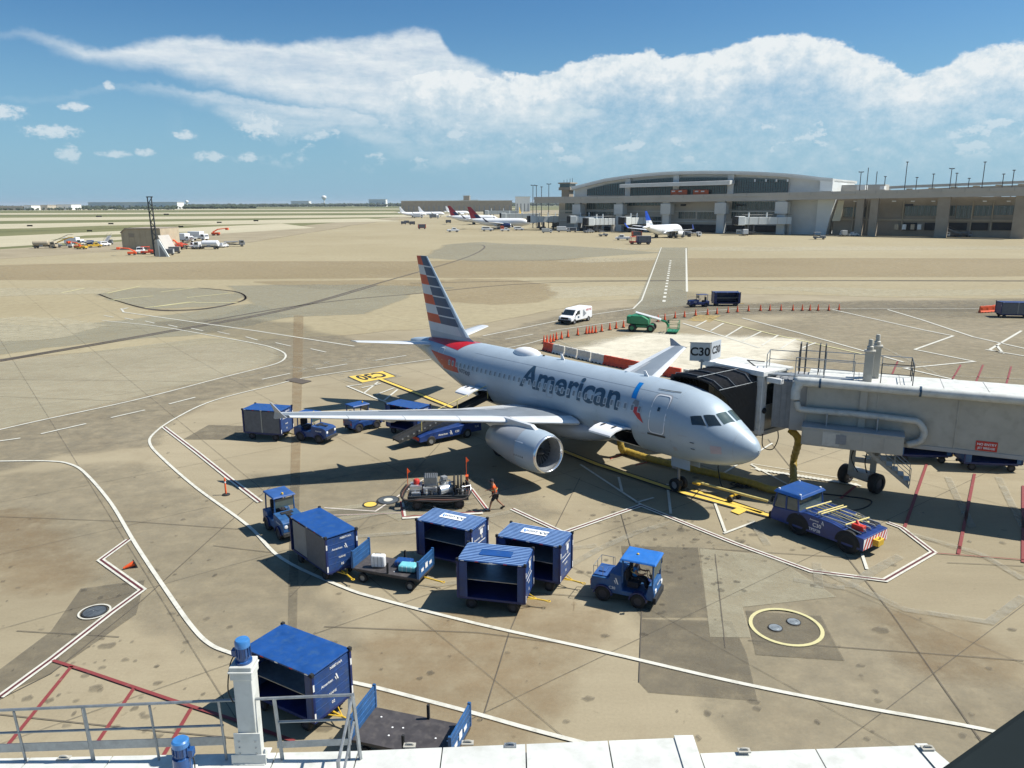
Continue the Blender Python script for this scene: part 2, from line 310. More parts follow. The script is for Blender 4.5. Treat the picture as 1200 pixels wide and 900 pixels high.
# ============================================================ GROUND
def concrete(name, c1, c2, c3, sc=0.05, stain=0.55, fine=1.0, soft=True):
    k_ = (1.0, 0.98, 0.87) if name.startswith('far') or name.startswith('pale') else (1.16, 1.11, 1.01); c1, c2, c3 = [tuple(c[i]*k_[i] for i in range(3)) for c in (c1, c2, c3)]
    m = bpy.data.materials.new(name); m.use_nodes = True; t = m.node_tree; b = t.nodes['Principled BSDF']
    b.inputs['Roughness'].default_value = 0.88; b.inputs['Specular IOR Level'].default_value = 0.25
    g = t.nodes.new('ShaderNodeNewGeometry')
    def nz(scale, det=6, rough=0.6, st=None, dist=0.0):
        n = t.nodes.new('ShaderNodeTexNoise'); n.inputs['Scale'].default_value = scale; n.inputs['Detail'].default_value = det; n.inputs['Roughness'].default_value = rough; n.inputs['Distortion'].default_value = dist
        if st:
            mp = t.nodes.new('ShaderNodeMapping'); mp.inputs['Scale'].default_value = st[:3]; mp.inputs['Rotation'].default_value = (0, 0, st[3]); t.links.new(g.outputs['Position'], mp.inputs['Vector']); t.links.new(mp.outputs[0], n.inputs['Vector'])
        else: t.links.new(g.outputs['Position'], n.inputs['Vector'])
        return n.outputs[0]
    def ramp(x, p0, p1, a=(0, 0, 0), c=(1, 1, 1)):
        r = t.nodes.new('ShaderNodeValToRGB'); r.color_ramp.elements[0].position = p0; r.color_ramp.elements[1].position = p1
        r.color_ramp.elements[0].color = (*a, 1); r.color_ramp.elements[1].color = (*c, 1); t.links.new(x, r.inputs[0]); return r.outputs[0]
    def mix(f, a, c, mode='MIX'):
        x = t.nodes.new('ShaderNodeMix'); x.data_type = 'RGBA'; x.blend_type = mode
        if isinstance(f, float): x.inputs[0].default_value = f
        else: t.links.new(f, x.inputs[0])
        for i, v in ((6, a), (7, c)):
            if isinstance(v, tuple): x.inputs[i].default_value = (*v, 1)
            else: t.links.new(v, x.inputs[i])
        return x.outputs[2]
    big = nz(sc, 5, 0.55); out = ramp(big, 0.35, 0.65, c1, c2)
    st = ramp(nz(sc*4.5, 7, 0.68, None, 0.6), 0.50, 0.72); fac = t.nodes.new('ShaderNodeMath'); fac.operation = 'MULTIPLY'; t.links.new(st, fac.inputs[0]); fac.inputs[1].default_value = stain
    out = mix(fac.outputs[0], out, c3)
    streak = ramp(nz(0.35, 6, 0.7, (0.25, 2.2, 1, 0.55)), 0.42, 0.75, (1, 1, 1), (0.82, 0.81, 0.80)); out = mix(0.6*fine, out, streak, 'MULTIPLY')
    spots = ramp(nz(1.6, 4, 0.6, None, 1.5), 0.66, 0.74, (1, 1, 1), (0.62, 0.60, 0.57)); out = mix(0.55*fine, out, spots, 'MULTIPLY')
    grit = ramp(nz(9.0, 8, 0.8), 0.3, 0.7, (0.86, 0.86, 0.86), (1.13, 1.13, 1.13)); out = mix(0.8*fine, out, grit, 'MULTIPLY')
    t.links.new(out, b.inputs['Base Color'])
    if soft:
        at_ = t.nodes.new('ShaderNodeAttribute'); at_.attribute_name = 'fade'; nn_ = nz(0.9, 6, 0.7)
        def mm(op, a, c):
            q = t.nodes.new('ShaderNodeMath'); q.operation = op
            for i, v in enumerate((a, c)):
                if isinstance(v, float): q.inputs[i].default_value = v
                else: t.links.new(v, q.inputs[i])
            return q.outputs[0]
        A = at_.outputs['Fac']; k = mm('MULTIPLY', mm('MULTIPLY', A, mm('SUBTRACT', 1.0, A)), mm('MULTIPLY', mm('SUBTRACT', nn_, 0.5), 5.0)); k = mm('ADD', A, k); k = mm('MAXIMUM', mm('MINIMUM', k, 1.0), 0.0)
        tr = t.nodes.new('ShaderNodeBsdfTransparent'); ms = t.nodes.new('ShaderNodeMixShader'); t.links.new(k, ms.inputs[0]); t.links.new(tr.outputs[0], ms.inputs[1]); t.links.new(b.outputs[0], ms.inputs[2])
        t.links.new(ms.outputs[0], t.nodes['Material Output'].inputs['Surface'])
    bp = t.nodes.new('ShaderNodeBump'); bp.inputs['Strength'].default_value = 0.35; bp.inputs['Distance'].default_value = 0.01; t.links.new(nz(14, 5, 0.7), bp.inputs['Height']); t.links.new(bp.outputs[0], b.inputs['Normal'])
    return m
M['apron'] = concrete('apron_concrete', (0.225, 0.200, 0.145), (0.285, 0.255, 0.190), (0.195, 0.165, 0.115), soft=False)
M['rust'] = concrete('rust_stained_concrete', (0.23, 0.17, 0.105), (0.26, 0.21, 0.14), (0.20, 0.13, 0.07), 0.12, 0.6)
M['olive'] = concrete('grey_olive_concrete', (0.185, 0.175, 0.14), (0.215, 0.20, 0.165), (0.16, 0.145, 0.11), 0.1, 0.5)
M['darkc'] = concrete('dark_oiled_concrete', (0.125, 0.115, 0.095), (0.15, 0.14, 0.115), (0.11, 0.095, 0.075), 0.15, 0.5)
M['palec'] = concrete('pale_new_concrete', (0.36, 0.34, 0.275), (0.42, 0.395, 0.325), (0.31, 0.28, 0.22), 0.05, 0.45)
M['whitec'] = concrete('white_new_concrete', (0.50, 0.49, 0.43), (0.62, 0.60, 0.53), (0.38, 0.36, 0.30), 0.08, 0.6)
M['fartan'] = concrete('far_tan_concrete', (0.34, 0.295, 0.205), (0.39, 0.345, 0.25), (0.30, 0.25, 0.17), 0.012, 0.4, 0.5)
M['farbrown'] = concrete('far_brown_concrete', (0.285, 0.225, 0.145), (0.325, 0.26, 0.175), (0.25, 0.19, 0.12), 0.012, 0.4, 0.5)
M['farpale'] = concrete('far_pale_concrete', (0.44, 0.41, 0.32), (0.50, 0.46, 0.37), (0.37, 0.33, 0.25), 0.012, 0.4, 0.5)
M['fargrey'] = concrete('far_grey_concrete', (0.27, 0.265, 0.225), (0.31, 0.305, 0.26), (0.24, 0.22, 0.17), 0.02, 0.4, 0.6)
M['asph'] = concrete('service_road_asphalt', (0.14, 0.135, 0.115), (0.175, 0.165, 0.14), (0.115, 0.105, 0.09), 0.08, 0.5)
M['grass'] = concrete('dry_grass', (0.10, 0.115, 0.05), (0.16, 0.16, 0.08), (0.075, 0.09, 0.04), 0.006, 0.6, soft=False)
M['joint'] = mat('joint_sealant', (0.10, 0.085, 0.065), 0.9, var=0.3, scale=1)
M['tyre_mark'] = mat('tyre_mark', (0.085, 0.07, 0.055), 0.9, var=0.3, scale=0.5)
def paint(name, col, wear=0.5, under=(0.24, 0.22, 0.17), fade=None):
    m = bpy.data.materials.new(name); m.use_nodes = True; t = m.node_tree; b = t.nodes['Principled BSDF']; b.inputs['Roughness'].default_value = 0.7
    g = t.nodes.new('ShaderNodeNewGeometry'); n = t.nodes.new('ShaderNodeTexNoise'); n.inputs['Scale'].default_value = 2.5; n.inputs['Detail'].default_value = 9; n.inputs['Roughness'].default_value = 0.75; t.links.new(g.outputs['Position'], n.inputs['Vector'])
    r = t.nodes.new('ShaderNodeValToRGB'); r.color_ramp.elements[0].position = 0.72-wear*0.4; r.color_ramp.elements[1].position = 0.85-wear*0.25; r.color_ramp.elements[0].color = (*col, 1)
    r.color_ramp.elements[1].color = (*tuple(c*0.45+u*0.55 for c, u in zip(col, under)), 1); t.links.new(n.outputs[0], r.inputs[0]); t.links.new(r.outputs[0], b.inputs['Base Color'])
    if fade:
        n3 = t.nodes.new('ShaderNodeTexNoise'); n3.inputs['Scale'].default_value = 1.1; n3.inputs['Detail'].default_value = 9; n3.inputs['Roughness'].default_value = 0.7; t.links.new(g.outputs['Position'], n3.inputs['Vector'])
        mr = t.nodes.new('ShaderNodeMapRange'); t.links.new(n3.outputs[0], mr.inputs[0]); mr.inputs[1].default_value = 0.3; mr.inputs[2].default_value = 0.7; mr.inputs[3].default_value = fade[0]; mr.inputs[4].default_value = fade[1]
        tr = t.nodes.new('ShaderNodeBsdfTransparent'); ms = t.nodes.new('ShaderNodeMixShader'); t.links.new(mr.outputs[0], ms.inputs[0]); t.links.new(tr.outputs[0], ms.inputs[1]); t.links.new(b.outputs[0], ms.inputs[2]); t.links.new(ms.outputs[0], t.nodes['Material Output'].inputs['Surface'])
    return m
M['pw'] = paint('white_line_paint', (0.56, 0.55, 0.48), 0.62)
M['pf'] = paint('faded_line_paint', (0.36, 0.34, 0.27), 0.8, fade=(0.6, 0.0))
M['pr'] = paint('red_line_paint', (0.20, 0.035, 0.035), 0.4)
M['pdr'] = paint('dark_red_line_paint', (0.09, 0.018, 0.022), 0.3)
M['py'] = paint('yellow_line_paint', (0.68, 0.47, 0.08), 0.4)
M['pfy'] = paint('faded_yellow_paint', (0.52, 0.48, 0.25), 0.5)
M['stainy'] = paint('yellow_stain', (0.50, 0.36, 0.12), 0.6, fade=(0.8, 0.1)); M['pb'] = paint('black_line_paint', (0.02, 0.02, 0.02), 0.3, (0.05, 0.05, 0.05))
M['ppink'] = paint('pink_edge_paint', (0.62, 0.50, 0.46), 0.4)

def sheet(name, pts, z, m, cuts=0):
    b = MB(); b.add([(p[0], p[1], z) for p in pts], [tuple(range(len(pts)))]); o = b.obj(name, m); 
    if o.data.polygons[0].normal.z < 0: o.data.flip_normals()
    return o
def soft(name, pts, z, m, strength=0.8, wd=0.05):
    # a patch of another tint: crisp when wd is 0, else fading out over wd times its distance
    P = [Vector((p[0], p[1])) for p in pts]; Q = []
    for i in range(len(P)):
        a, c = P[i], P[(i+1) % len(P)]; k = 6 if wd else 1
        for j in range(k):
            q = a.lerp(c, j/k); 
            if wd: q = q+Vector((random.uniform(-1, 1), random.uniform(-1, 1)))*min(q.length*wd*0.35, (c-a).length/k*0.3)
            Q.append(q)
    n = len(Q); area = sum(Q[i].x*Q[(i+1) % n].y-Q[(i+1) % n].x*Q[i].y for i in range(n)); sg = 1 if area > 0 else -1
    b = MB()
    if not wd: b.add([(q.x, q.y, z) for q in Q], [tuple(range(n))]); fade = [strength]*n
    else:
        In = []; Ou = []
        for i in range(n):
            d = (Q[(i+1) % n]-Q[i-1]); d = d.normalized() if d.length > 1e-6 else Vector((1, 0)); nn = Vector((-d.y, d.x))*sg; w_ = min(Q[i].length*wd, 2.5 if Q[i].length < 60 else 1e9)
            # keep the fade narrow where the patch is narrow
            In.append(Q[i]+nn*w_*0.5); Ou.append(Q[i]-nn*w_*0.5)
        b.add([(q.x, q.y, z) for q in Q], [tuple(range(n))]); fade = [strength]*n
        b.add([(q.x, q.y, z-0.0003) for q in Q]+[(q.x, q.y, z-0.0012-0.0002*(k_ % 3)) for k_, q in enumerate(Ou)], [(i, (i+1) % n, n+(i+1) % n, n+i) for i in range(n)]); fade += [strength]*n+[0.0]*n
    o = b.obj(name, m, recalc=False); at_ = o.data.attributes.new('fade', 'FLOAT', 'POINT'); at_.data.foreach_set('value', fade)
    for p in o.data.polygons:
        if p.normal.z < 0: p.flip()
    return struct(o)
def px(pts, z=0.0): return [at(u, v, z) for (u, v) in pts]
def smoothpath(P, k=6):
    P = [Vector(p) for p in P]; out = []
    for i in range(len(P)-1):
        a = P[max(i-1, 0)]; b = P[i]; c = P[i+1]; d = P[min(i+2, len(P)-1)]
        for j in range(k):
            t = j/k; out.append(0.5*((2*b)+(c-a)*t+(2*a-5*b+4*c-d)*t*t+(3*b-a-3*c+d)*t**3))
    return out+[P[-1]]
def strip_into(b, P, w, z, mi=0):
    P = [Vector((p[0], p[1])) for p in P]; L = []; Rr = []
    for i, p in enumerate(P):
        d0 = (P[i]-P[i-1]).normalized() if i else (P[1]-P[0]).normalized(); d1 = (P[i+1]-P[i]).normalized() if i < len(P)-1 else d0
        n0 = Vector((-d0.y, d0.x)); n1 = Vector((-d1.y, d1.x)); n = (n0+n1); n = n.normalized() if n.length > 1e-4 else n0
        k = (w/2)/max(0.35, n.dot(n0)); L.append(p+n*k); Rr.append(p-n*k)
    vs = [(q.x, q.y, z) for q in L]+[(q.x, q.y, z) for q in Rr]; k = len(P)
    b.add(vs, [(i, i+1, k+i+1, k+i) for i in range(k-1)], mi)
def line(name, pts, w, m, z=0.016, smooth=False, kind=True, dash=None):
    P = px(pts); P = smoothpath(P) if smooth else P; b = MB()
    if dash:
        tot = 0
        for a, c in zip(P[:-1], P[1:]):
            Ln = (c-a).length; d = (c-a)/Ln; t = 0
            while t < Ln: strip_into(b, [a+d*t, a+d*min(t+dash[0], Ln)], w, z); t += dash[0]+dash[1]
    else: strip_into(b, P, w, z)
    o = b.obj(name, m, recalc=False)
    if o.data.polygons[0].normal.z < 0: o.data.flip_normals()
    return struct(o)
def trim(pts, w, m, z0=0.012, **k): line('stand_outline', pts, w*2.6, M['pw'], z0, **k); line('stand_outline', pts, w*0.85, m, z0+0.005, **k)

# the ground: grass to the horizon, aprons and taxiways laid over it
b = MB(); ringr = [0, 60, 200, 700, 2500, 9000, 26000]; vs = [(0, 0, -0.05)]; fs = []; nseg = 64
for r_ in ringr[1:]: vs += [(r_*math.cos(2*PI_*k/nseg), r_*math.sin(2*PI_*k/nseg), -0.05) for k in range(nseg)]
for k in range(nseg): fs.append((0, 1+k, 1+(k+1) % nseg))
for i in range(len(ringr)-2):
    for k in range(nseg): a = 1+i*nseg; c = a+nseg; fs.append((a+k, c+k, c+(k+1) % nseg, a+(k+1) % nseg))
b.add(vs, fs); struct(b.obj('ground', M['grass']))
apron_px = [(-900, 330), (-200, 303), (0, 292), (130, 284), (300, 270), (420, 258), (520, 250), (640, 246), (1400, 246), (1800, 300)]
P = px(apron_px); P = [Vector((-400, -60, 0))]+P+[Vector((500, -60, 0))]
struct(sheet('apron', P, 0.0, M['apron']))
for (v0a, v1a, v0b, v1b, ub, mm) in [(277, 289, 262, 267, 330, 'farpale'), (262.5, 268, 256, 259.2, 430, 'farpale'), (255.2, 258.8, 251, 252.8, 560, 'farpale'), (249.8, 251.6, 247.4, 248.6, 600, 'farpale'), (245.6, 246.6, 244.2, 245.0, 600, 'farpale')]:
    s0 = (v0b-v0a)/ub; s1 = (v1b-v1a)/ub
    soft('taxiway', px([(-150, v0a-s0*150), (ub, v0b), (ub+40, v1b), (-150, v1a-s1*150)]), 0.02, M[mm], 0.9, 0)
for q in [[(0, 271.5), (130, 268), (250, 262), (120, 264.5), (0, 268.8)], [(60, 281), (150, 277), (230, 271.5), (100, 276)]]:
    struct(sheet('grass_island', px(q), 0.05, M['grass']))
# large areas of different concrete, as laid
areas = [
 ('fartan', [(-200, 318), (0, 304), (300, 284), (430, 262), (520, 252), (640, 250), (900, 274), (1400, 274), (1700, 345), (1200, 351), (868, 344), (700, 352), (560, 380), (400, 392), (0, 420), (-400, 470)], 0.006),
 ('farbrown', [(-300, 330), (0, 311), (200, 307), (520, 306), (700, 303), (1200, 303), (1500, 303), (1500, 322), (1200, 324), (600, 325), (300, 327), (0, 328), (-300, 345)], 0.012),
 ('farpale', [(-100, 344), (0, 337.5), (136, 338), (118, 344), (0, 347), (-100, 351)], 0.020),
 ('farpale', [(640, 336), (655, 349), (760, 345), (760, 336)], 0.02),
 ('farpale', [(870, 337), (960, 342), (1000, 347), (1200, 345), (1200, 340), (1050, 340), (980, 337)], 0.02),
 ('farpale', [(652, 306), (700, 303), (762, 302), (768, 304.5), (690, 307.5)], 0.02),
 ('farpale', [(700, 291), (770, 290), (1000, 289), (1200, 289), (1200, 292), (900, 294), (760, 293)], 0.02),
 ('farbrown', [(540, 327), (600, 328), (640, 334), (648, 345), (630, 354), (580, 357), (520, 353), (480, 335)], 0.02),
 ('farbrown', [(300, 330), (520, 328), (480, 345), (330, 335)], 0.018),
 ('fargrey', [(117, 345), (160, 338), (240, 338), (285, 347), (262, 358), (180, 362), (150, 356)], 0.024),
 ('fargrey', [(270, 335), (420, 334), (530, 337), (480, 345), (425, 368), (340, 371), (250, 373), (300, 357)], 0.022),
 ('fargrey', [(-40, 375), (60, 384), (180, 372), (290, 356), (340, 371), (240, 391), (100, 402), (-40, 420)], 0.02),
 ('farpale', [(-20, 400), (60, 398), (120, 382), (80, 374), (20, 372), (-20, 376)], 0.024),
 ('fargrey', [(522, 287), (560, 284), (700, 290), (770, 296), (640, 305), (560, 306), (500, 302)], 0.022),
 ('palec', [(640, 404), (700, 398), (760, 391), (800, 401), (880, 395), (905, 408), (890, 440), (800, 440), (700, 420)], 0.012),
 ('whitec', [(690, 408), (760, 392), (860, 396), (930, 398), (925, 412), (870, 440), (800, 445), (700, 420)], 0.018),
 ('palec', [(-400, 485), (0, 425), (240, 396), (330, 400), (338, 420), (230, 449), (0, 502), (-400, 620)], 0.010),
 ('olive', [(800, 340), (860, 357), (1000, 355), (1250, 355), (1250, 372), (985, 366), (800, 372), (740, 372)], 0.012),
 ('olive', [(985, 366), (1300, 362), (1500, 430), (1400, 520), (1210, 470), (1000, 440), (905, 410), (860, 392)], 0.010),
 ('olive', [(0, 640), (0, 560), (160, 545), (240, 600), (330, 660), (420, 760), (240, 760), (120, 680)], 0.006),
 ('olive', [(730, 600), (860, 640), (1010, 700), (1180, 800), (1350, 900), (900, 900), (790, 760), (730, 690)], 0.006),
 ('darkc', [(752, 726), (857, 728), (875, 766), (888, 822), (760, 812), (749, 800)], 0.012),
 ('darkc', [(728, 640), (818, 642), (830, 724), (752, 724), (735, 700)], 0.010),
 ('palec', [(820, 643), (905, 652), (980, 700), (870, 712), (880, 748), (832, 747)], 0.014),
 ('rust', [(440, 760), (600, 700), (690, 720), (640, 830), (560, 900), (430, 800)], 0.010),
 ('rust', [(1040, 720), (1130, 740), (1180, 790), (1080, 780)], 0.012),
 ('rust', [(0, 470+130), (40, 610), (90, 680), (40, 690), (0, 650)], 0.008),
 ('darkc', [(95, 690), (170, 680), (160, 720), (60, 790), (0, 815), (0, 785), (60, 740)], 0.010),
 ('olive', [(300, 560), (480, 545), (560, 560), (640, 600), (480, 640), (330, 600)], 0.008),
 ('palec', [(352, 600), (470, 585), (475, 600), (468, 612), (452, 603), (350, 616)], 0.014),
 ('darkc', [(380, 600), (478, 590), (472, 598), (412, 604), (380, 609)], 0.019),
 ('darkc', [(215, 515), (245, 498), (300, 500), (300, 516)], 0.014),
 ('darkc', [(874, 716), (962, 722), (990, 775), (886, 768)], 0.018),
]
CRISP = {'darkc': (0.5, 0), 'palec': (0.45, 0)}
for i_, (mm, q, z) in enumerate(areas):
    st_, wd_ = (0.75, 0.03)
    if mm in ('rust',): st_, wd_ = (0.32, 0.08)
    if mm in ('olive',): st_, wd_ = (0.27, 0.06)
    if mm.startswith('far'): st_, wd_ = ({'farbrown': 0.34, 'farpale': 0.5, 'fargrey': 0.5, 'fartan': 0.85}[mm], 0.015)
    if mm == 'whitec': st_, wd_ = (0.85, 0.05)
    if mm in CRISP: st_, wd_ = CRISP[mm]
    soft('concrete_area', px(q), z+i_*0.0006, M[mm], st_, wd_)
# service roads
soft('service_road', px([(-300, 583), (0, 505), (180, 464), (262, 444), (322, 428), (337, 418), (332, 408), (300, 400), (240, 388), (180, 378), (270, 374), (340, 380), (420, 405), (560, 396), (680, 366), (740, 361), (868, 357), (1000, 353), (1400, 350), (1400, 362), (1000, 364), (860, 367), (790, 374), (720, 384), (640, 400), (560, 415), (508, 421), (360, 441), (300, 452), (236, 470), (190, 498), (178, 520), (60, 534), (-300, 640)]), 0.028, M['asph'], 0.30, 0.03)
soft('roadway', px([(774, 290), (742, 366), (805, 358), (806, 290)]), 0.032, M['fargrey'], 0.5, 0)
# joints between the slabs
joints = [[(565, 845), (597, 742), (640, 640), (680, 560)], [(838, 650), (850, 760)], [(749, 800), (753, 690), (727, 600)], [(0, 374), (70, 380), (300, 392)], [(0, 445), (130, 446), (260, 448)], [(0, 465), (160, 471)],
 [(340, 700), (480, 560), (560, 470)], [(990, 650), (1045, 720), (1150, 870)], [(877, 751), (1200, 775)], [(700, 760), (560, 742), (380, 735)], [(0, 606), (160, 612), (300, 622)], [(0, 820), (60, 790), (168, 703), (260, 620), (330, 560)], [(20, 740), (140, 747)],
 [(0, 838), (160, 855), (280, 866)], [(1110, 660), (1200, 664)], [(560, 690), (750, 705)], [(900, 515), (1000, 640)], [(480, 600), (560, 560)], [(640, 480), (860, 560)], [(820, 643), (1010, 655)], [(0, 405), (240, 375), (520, 357)], [(250, 640), (420, 660)]]
for j in joints: line('slab_joint', j, 0.035, M['joint'], 0.036)
for q in [[(0, 422), (180, 391), (340, 361), (440, 333), (540, 304), (566, 292), (563, 287), (530, 287)], [(0, 423.5), (180, 392.5), (342, 362), (442, 334)], [(240, 377), (360, 357), (480, 345), (700, 330), (1300, 330)], [(1300, 329), (700, 329), (480, 332)]]:
    line('tyre_track', q, 0.55, M['tyre_mark'], 0.040, smooth=True)
for d in (0, 0.9, 1.8): line('tyre_track', [(117-d, 345), (135, 352), (180, 362.5+d*.6), (235, 362+d*.6), (275, 355+d*.4), (287+d, 349), (275, 342-d*.3), (232, 337.5)], 0.25, M['tyre_mark'], 0.042, smooth=True)
for a_, c_ in (((350, 370), (348, 470)), ((348, 470), (346, 560)), ((346, 560), (343, 738))):  # streak of a window-pane reflection, painted on the ground in stained-concrete tints
    A_, B_ = at(*a_), at(*c_); dx_ = lambda q: q.length*0.0062; soft('reflection_streak', [A_+Vector((-dx_(A_), 0, 0)), B_+Vector((-dx_(B_), 0, 0)), B_+Vector((dx_(B_), 0, 0)), A_+Vector((dx_(A_), 0, 0))], 0.034, M['rust'] if a_[1] < 540 else M['darkc'], 0.38, 0)
# faint grid of saw-cut joints, oil drips and small stains on the concrete round the stand
b = MB(); dg = Vector((math.cos(R(37)), math.sin(R(37)), 0)); ng = Vector((-dg.y, dg.x, 0)); o0 = Vector((0, 60, 0))
for i in range(-22, 23):
    for d1_, n1_ in ((dg, ng), (ng, dg)):
        c0 = o0+n1_*(i*7.6); strip_into(b, [c0-d1_*165, c0+d1_*165], 0.035, 0.0337)
M['cut'] = paint('saw_cut_joint', (0.11, 0.095, 0.07), 0.3, fade=(0.75, 0.25)); tag(b.obj('saw_cut_joints', M['cut'], recalc=False), 'thin dark joints dividing the concrete into slabs', 'joints', kind='stuff')
random.seed(21); b = MB()
for i in range(420):
    if i < 190: c = at(random.gauss(790, 70), random.gauss(640, 40))
    elif i < 240: c = at(random.gauss(150, 90), random.gauss(780, 40))
    else: c = at(random.uniform(0, 1200), random.uniform(480, 880))
    r = random.uniform(.03, .16)*(1.6 if i % 9 == 0 else 1); ex_ = random.uniform(.5, 1.5); k0 = random.uniform(0, 6); n_ = 9
    b.add([(c.x+r*ex_*math.cos(2*PI_*k/n_+k0)*random.uniform(.6, 1.2), c.y+r*math.sin(2*PI_*k/n_+k0)*random.uniform(.6, 1.2), .0425+.0002*(i % 7)) for k in range(n_)], [tuple(range(n_))])
M['oil'] = paint('oil_drips', (0.075, 0.065, 0.05), 0.4, fade=(0.55, 0.05)); tag(b.obj('oil_drips', M['oil'], recalc=False), 'small dark oil drips and scuffs on the concrete', 'stains', kind='stuff')
# ---- painted lines
w = M['pw']
line('road_edge_line', [(-300, 580), (0, 504), (155, 470), (260, 443), (300, 433), (325, 426), (334, 420), (333, 414), (320, 408), (300, 403), (240, 392), (180, 382), (120, 376)], 0.20, w, 0.044, True)
line('road_edge_line', [(640, 397), (600, 407), (508, 421), (370, 441), (320, 452), (250, 470), (205, 491), (180, 509), (176, 521), (192, 539), (230, 572), (290, 616), (330, 655), (400, 688), (450, 704), (560, 732), (700, 763), (860, 800), (1000, 828), (1154, 856), (1350, 900)], 0.17, w, 0.044, True)
line('road_edge_line', [(-200, 545), (0, 541), (60, 541), (84, 545), (101, 556), (130, 590), (160, 640), (200, 700), (225, 735), (245, 755), (270, 766), (330, 785), (420, 802), (500, 822), (560, 838), (620, 855), (700, 876)], 0.17, w, 0.044, True)
line('road_edge_line', [(143, 363), (150, 361), (142, 362), (145, 366), (300, 388), (415, 406)], 0.28, w, 0.044)
line('road_edge_line', [(0, 384), (60, 376), (138, 363)], 0.25, M['pf'], 0.044)
line('road_edge_line', [(566, 394), (680, 371), (742, 362), (752, 352), (775, 290)], 0.25, w, 0.044)
line('road_edge_line', [(645, 388), (760, 372), (860, 362), (1400, 362)], 0.2, w, 0.044)
line('road_edge_line', [(805, 342), (804, 291)], 0.4, w, 0.044)
line('road_centre_line', [(778, 354), (786, 305)], 0.5, w, 0.044, dash=(2.5, 3.2))
for q in [(-40, 523, 24, 514), (48, 509, 101, 497), (130, 490, 170, 481), (198, 474, 229, 466), (370, 433, 407, 427), (307, 445, 340, 438), (438, 423, 476, 417), (592, 398, 625, 392), (122, 370, 133, 372), (146, 373, 156, 375), (170, 376.5, 181, 379), (197, 381, 208, 383.5), (224, 385, 238, 388), (255, 389, 269, 392), (288, 395, 302, 399), (323, 402, 341, 406), (364, 409, 382, 413)]:
    line('lane_dash', [(q[0], q[1]), (q[2], q[3])], 0.2, w, 0.046)
for q in [(350, 432, 360, 436), (378, 424, 388, 427), (398, 421, 412, 424), (412, 434, 424, 437), (428, 420, 440, 423), (452, 424, 462, 427), (340, 431, 352, 431), (395, 438, 404, 441), (366, 428, 374, 431)]:
    line('worn_road_lettering', [(q[0], q[1]), ((q[0]+q[2])/2+3, q[1]+.3), ((q[0]+q[2])/2-4, q[3]-.6), (q[2], q[3])], 0.32, M['pf'], 0.046)
struct(sheet('painted_patch', px([(334, 446), (345, 443), (366, 447), (354, 450.5)]), 0.05, M['tyre_mark']))
line('road_edge_line', [(275, 444), (307, 437)], 0.22, M['pf'], 0.05)
# yellow taxi markings on the far grey island
for q in [(130, 352, 180, 347), (170, 361, 223, 354), (180, 360, 229, 354), (188, 342.5, 228, 337.5), (219, 349, 270, 344), (228, 355, 279, 355), (72, 343.5, 100, 337.8), (125, 344, 165, 335.5)]:
    line('taxi_marking', [(q[0], q[1]), (q[2], q[3])], 0.45, M['pfy'], 0.05)
# red and white safety lines around the stands
dr = M['pdr']
trim([(192, 501), (230, 530), (270, 562), (305, 589)], 0.13, dr, 0.048)
trim([(0, 818), (60, 774), (130, 719), (167, 692), (118, 657), (151, 633)], 0.12, dr, 0.048)
trim([(500, 560), (440, 600), (380, 596)], 0.04, M['ppink'], 0.048)
trim([(380, 605), (470, 602)], 0.04, M['pr'], 0.048)
trim([(600, 597), (660, 625), (751, 593), (860, 637), (950, 670), (1037, 681), (1094, 648), (1056, 619), (1040, 613)], 0.12, dr, 0.048)
for q in [[(471, 590), (474, 608), (530, 604), (566, 602)], [(552, 573), (572, 599)]]:
    line('hydrant_box_line', q, 0.22, w, 0.05); line('hydrant_box_line', [(a-1.5, c-1.5) for a, c in q], 0.1, M['pr'], 0.055)
for q in [[(62, 775), (100, 787), (200, 821), (275, 845), (345, 870)], [(84, 782), (5, 880)], [(157, 808), (110, 878)], [(224, 832), (190, 890)]]: line('red_hatch_line', q, 0.13, M['pr'], 0.05)
for q in [[(1086, 544), (1060, 619)], [(1142, 556), (1123, 650)], [(1199, 570), (1199, 660)], [(1052, 424), (1040, 452)], [(1012, 441), (1025, 428)], [(1126, 428), (1113, 450)], [(1152, 428), (1143, 450)], [(1185, 430), (1178, 455)], [(1003, 570), (985, 585)]]:
    line('red_hatch_line', q, 0.15, M['pr'], 0.05)
line('red_hatch_line', [(1096, 649), (1200, 657)], 0.06, M['pr'], 0.05)
for q in [[(745, 590), (766, 584)], [(782, 568), (786, 603)], [(838, 591), (850, 624)], [(848, 626), (885, 612)], [(725, 560), (729, 577)], [(680, 545), (751, 592)], [(1010, 650), (1016, 668)], [(720, 480), (745, 495)], [(905, 520), (840, 560)], [(880, 545), (935, 575)]]: line('stand_guide_line', q, 0.14, w, 0.05)
for q in [[(660, 668), (700, 645), (745, 625), (790, 612)], [(560, 655), (700, 640)], [(960, 668), (1060, 715), (1160, 730), (1200, 700)], [(1063, 625), (1150, 650), (1200, 680)], [(957, 660), (960, 690)], [(930, 680), (990, 690)], [(1111, 560), (1120, 580), (1140, 620)], [(1170, 560), (1200, 620)], [(880, 610), (900, 640)], [(360, 620), (480, 595), (560, 590)], [(340, 635), (480, 625), (600, 600)], [(480, 690), (560, 680)], [(652, 398), (700, 421)], [(1020, 400), (1100, 440), (1200, 445)], [(1000, 425), (1100, 425)]]:
    line('worn_line', q, 0.38, M['pf'], 0.05)
struct(sheet('worn_arrow', px([(1016, 668), (1050, 650), (1060, 655), (1030, 672), (1000, 690), (985, 688)]), 0.052, M['pf']))
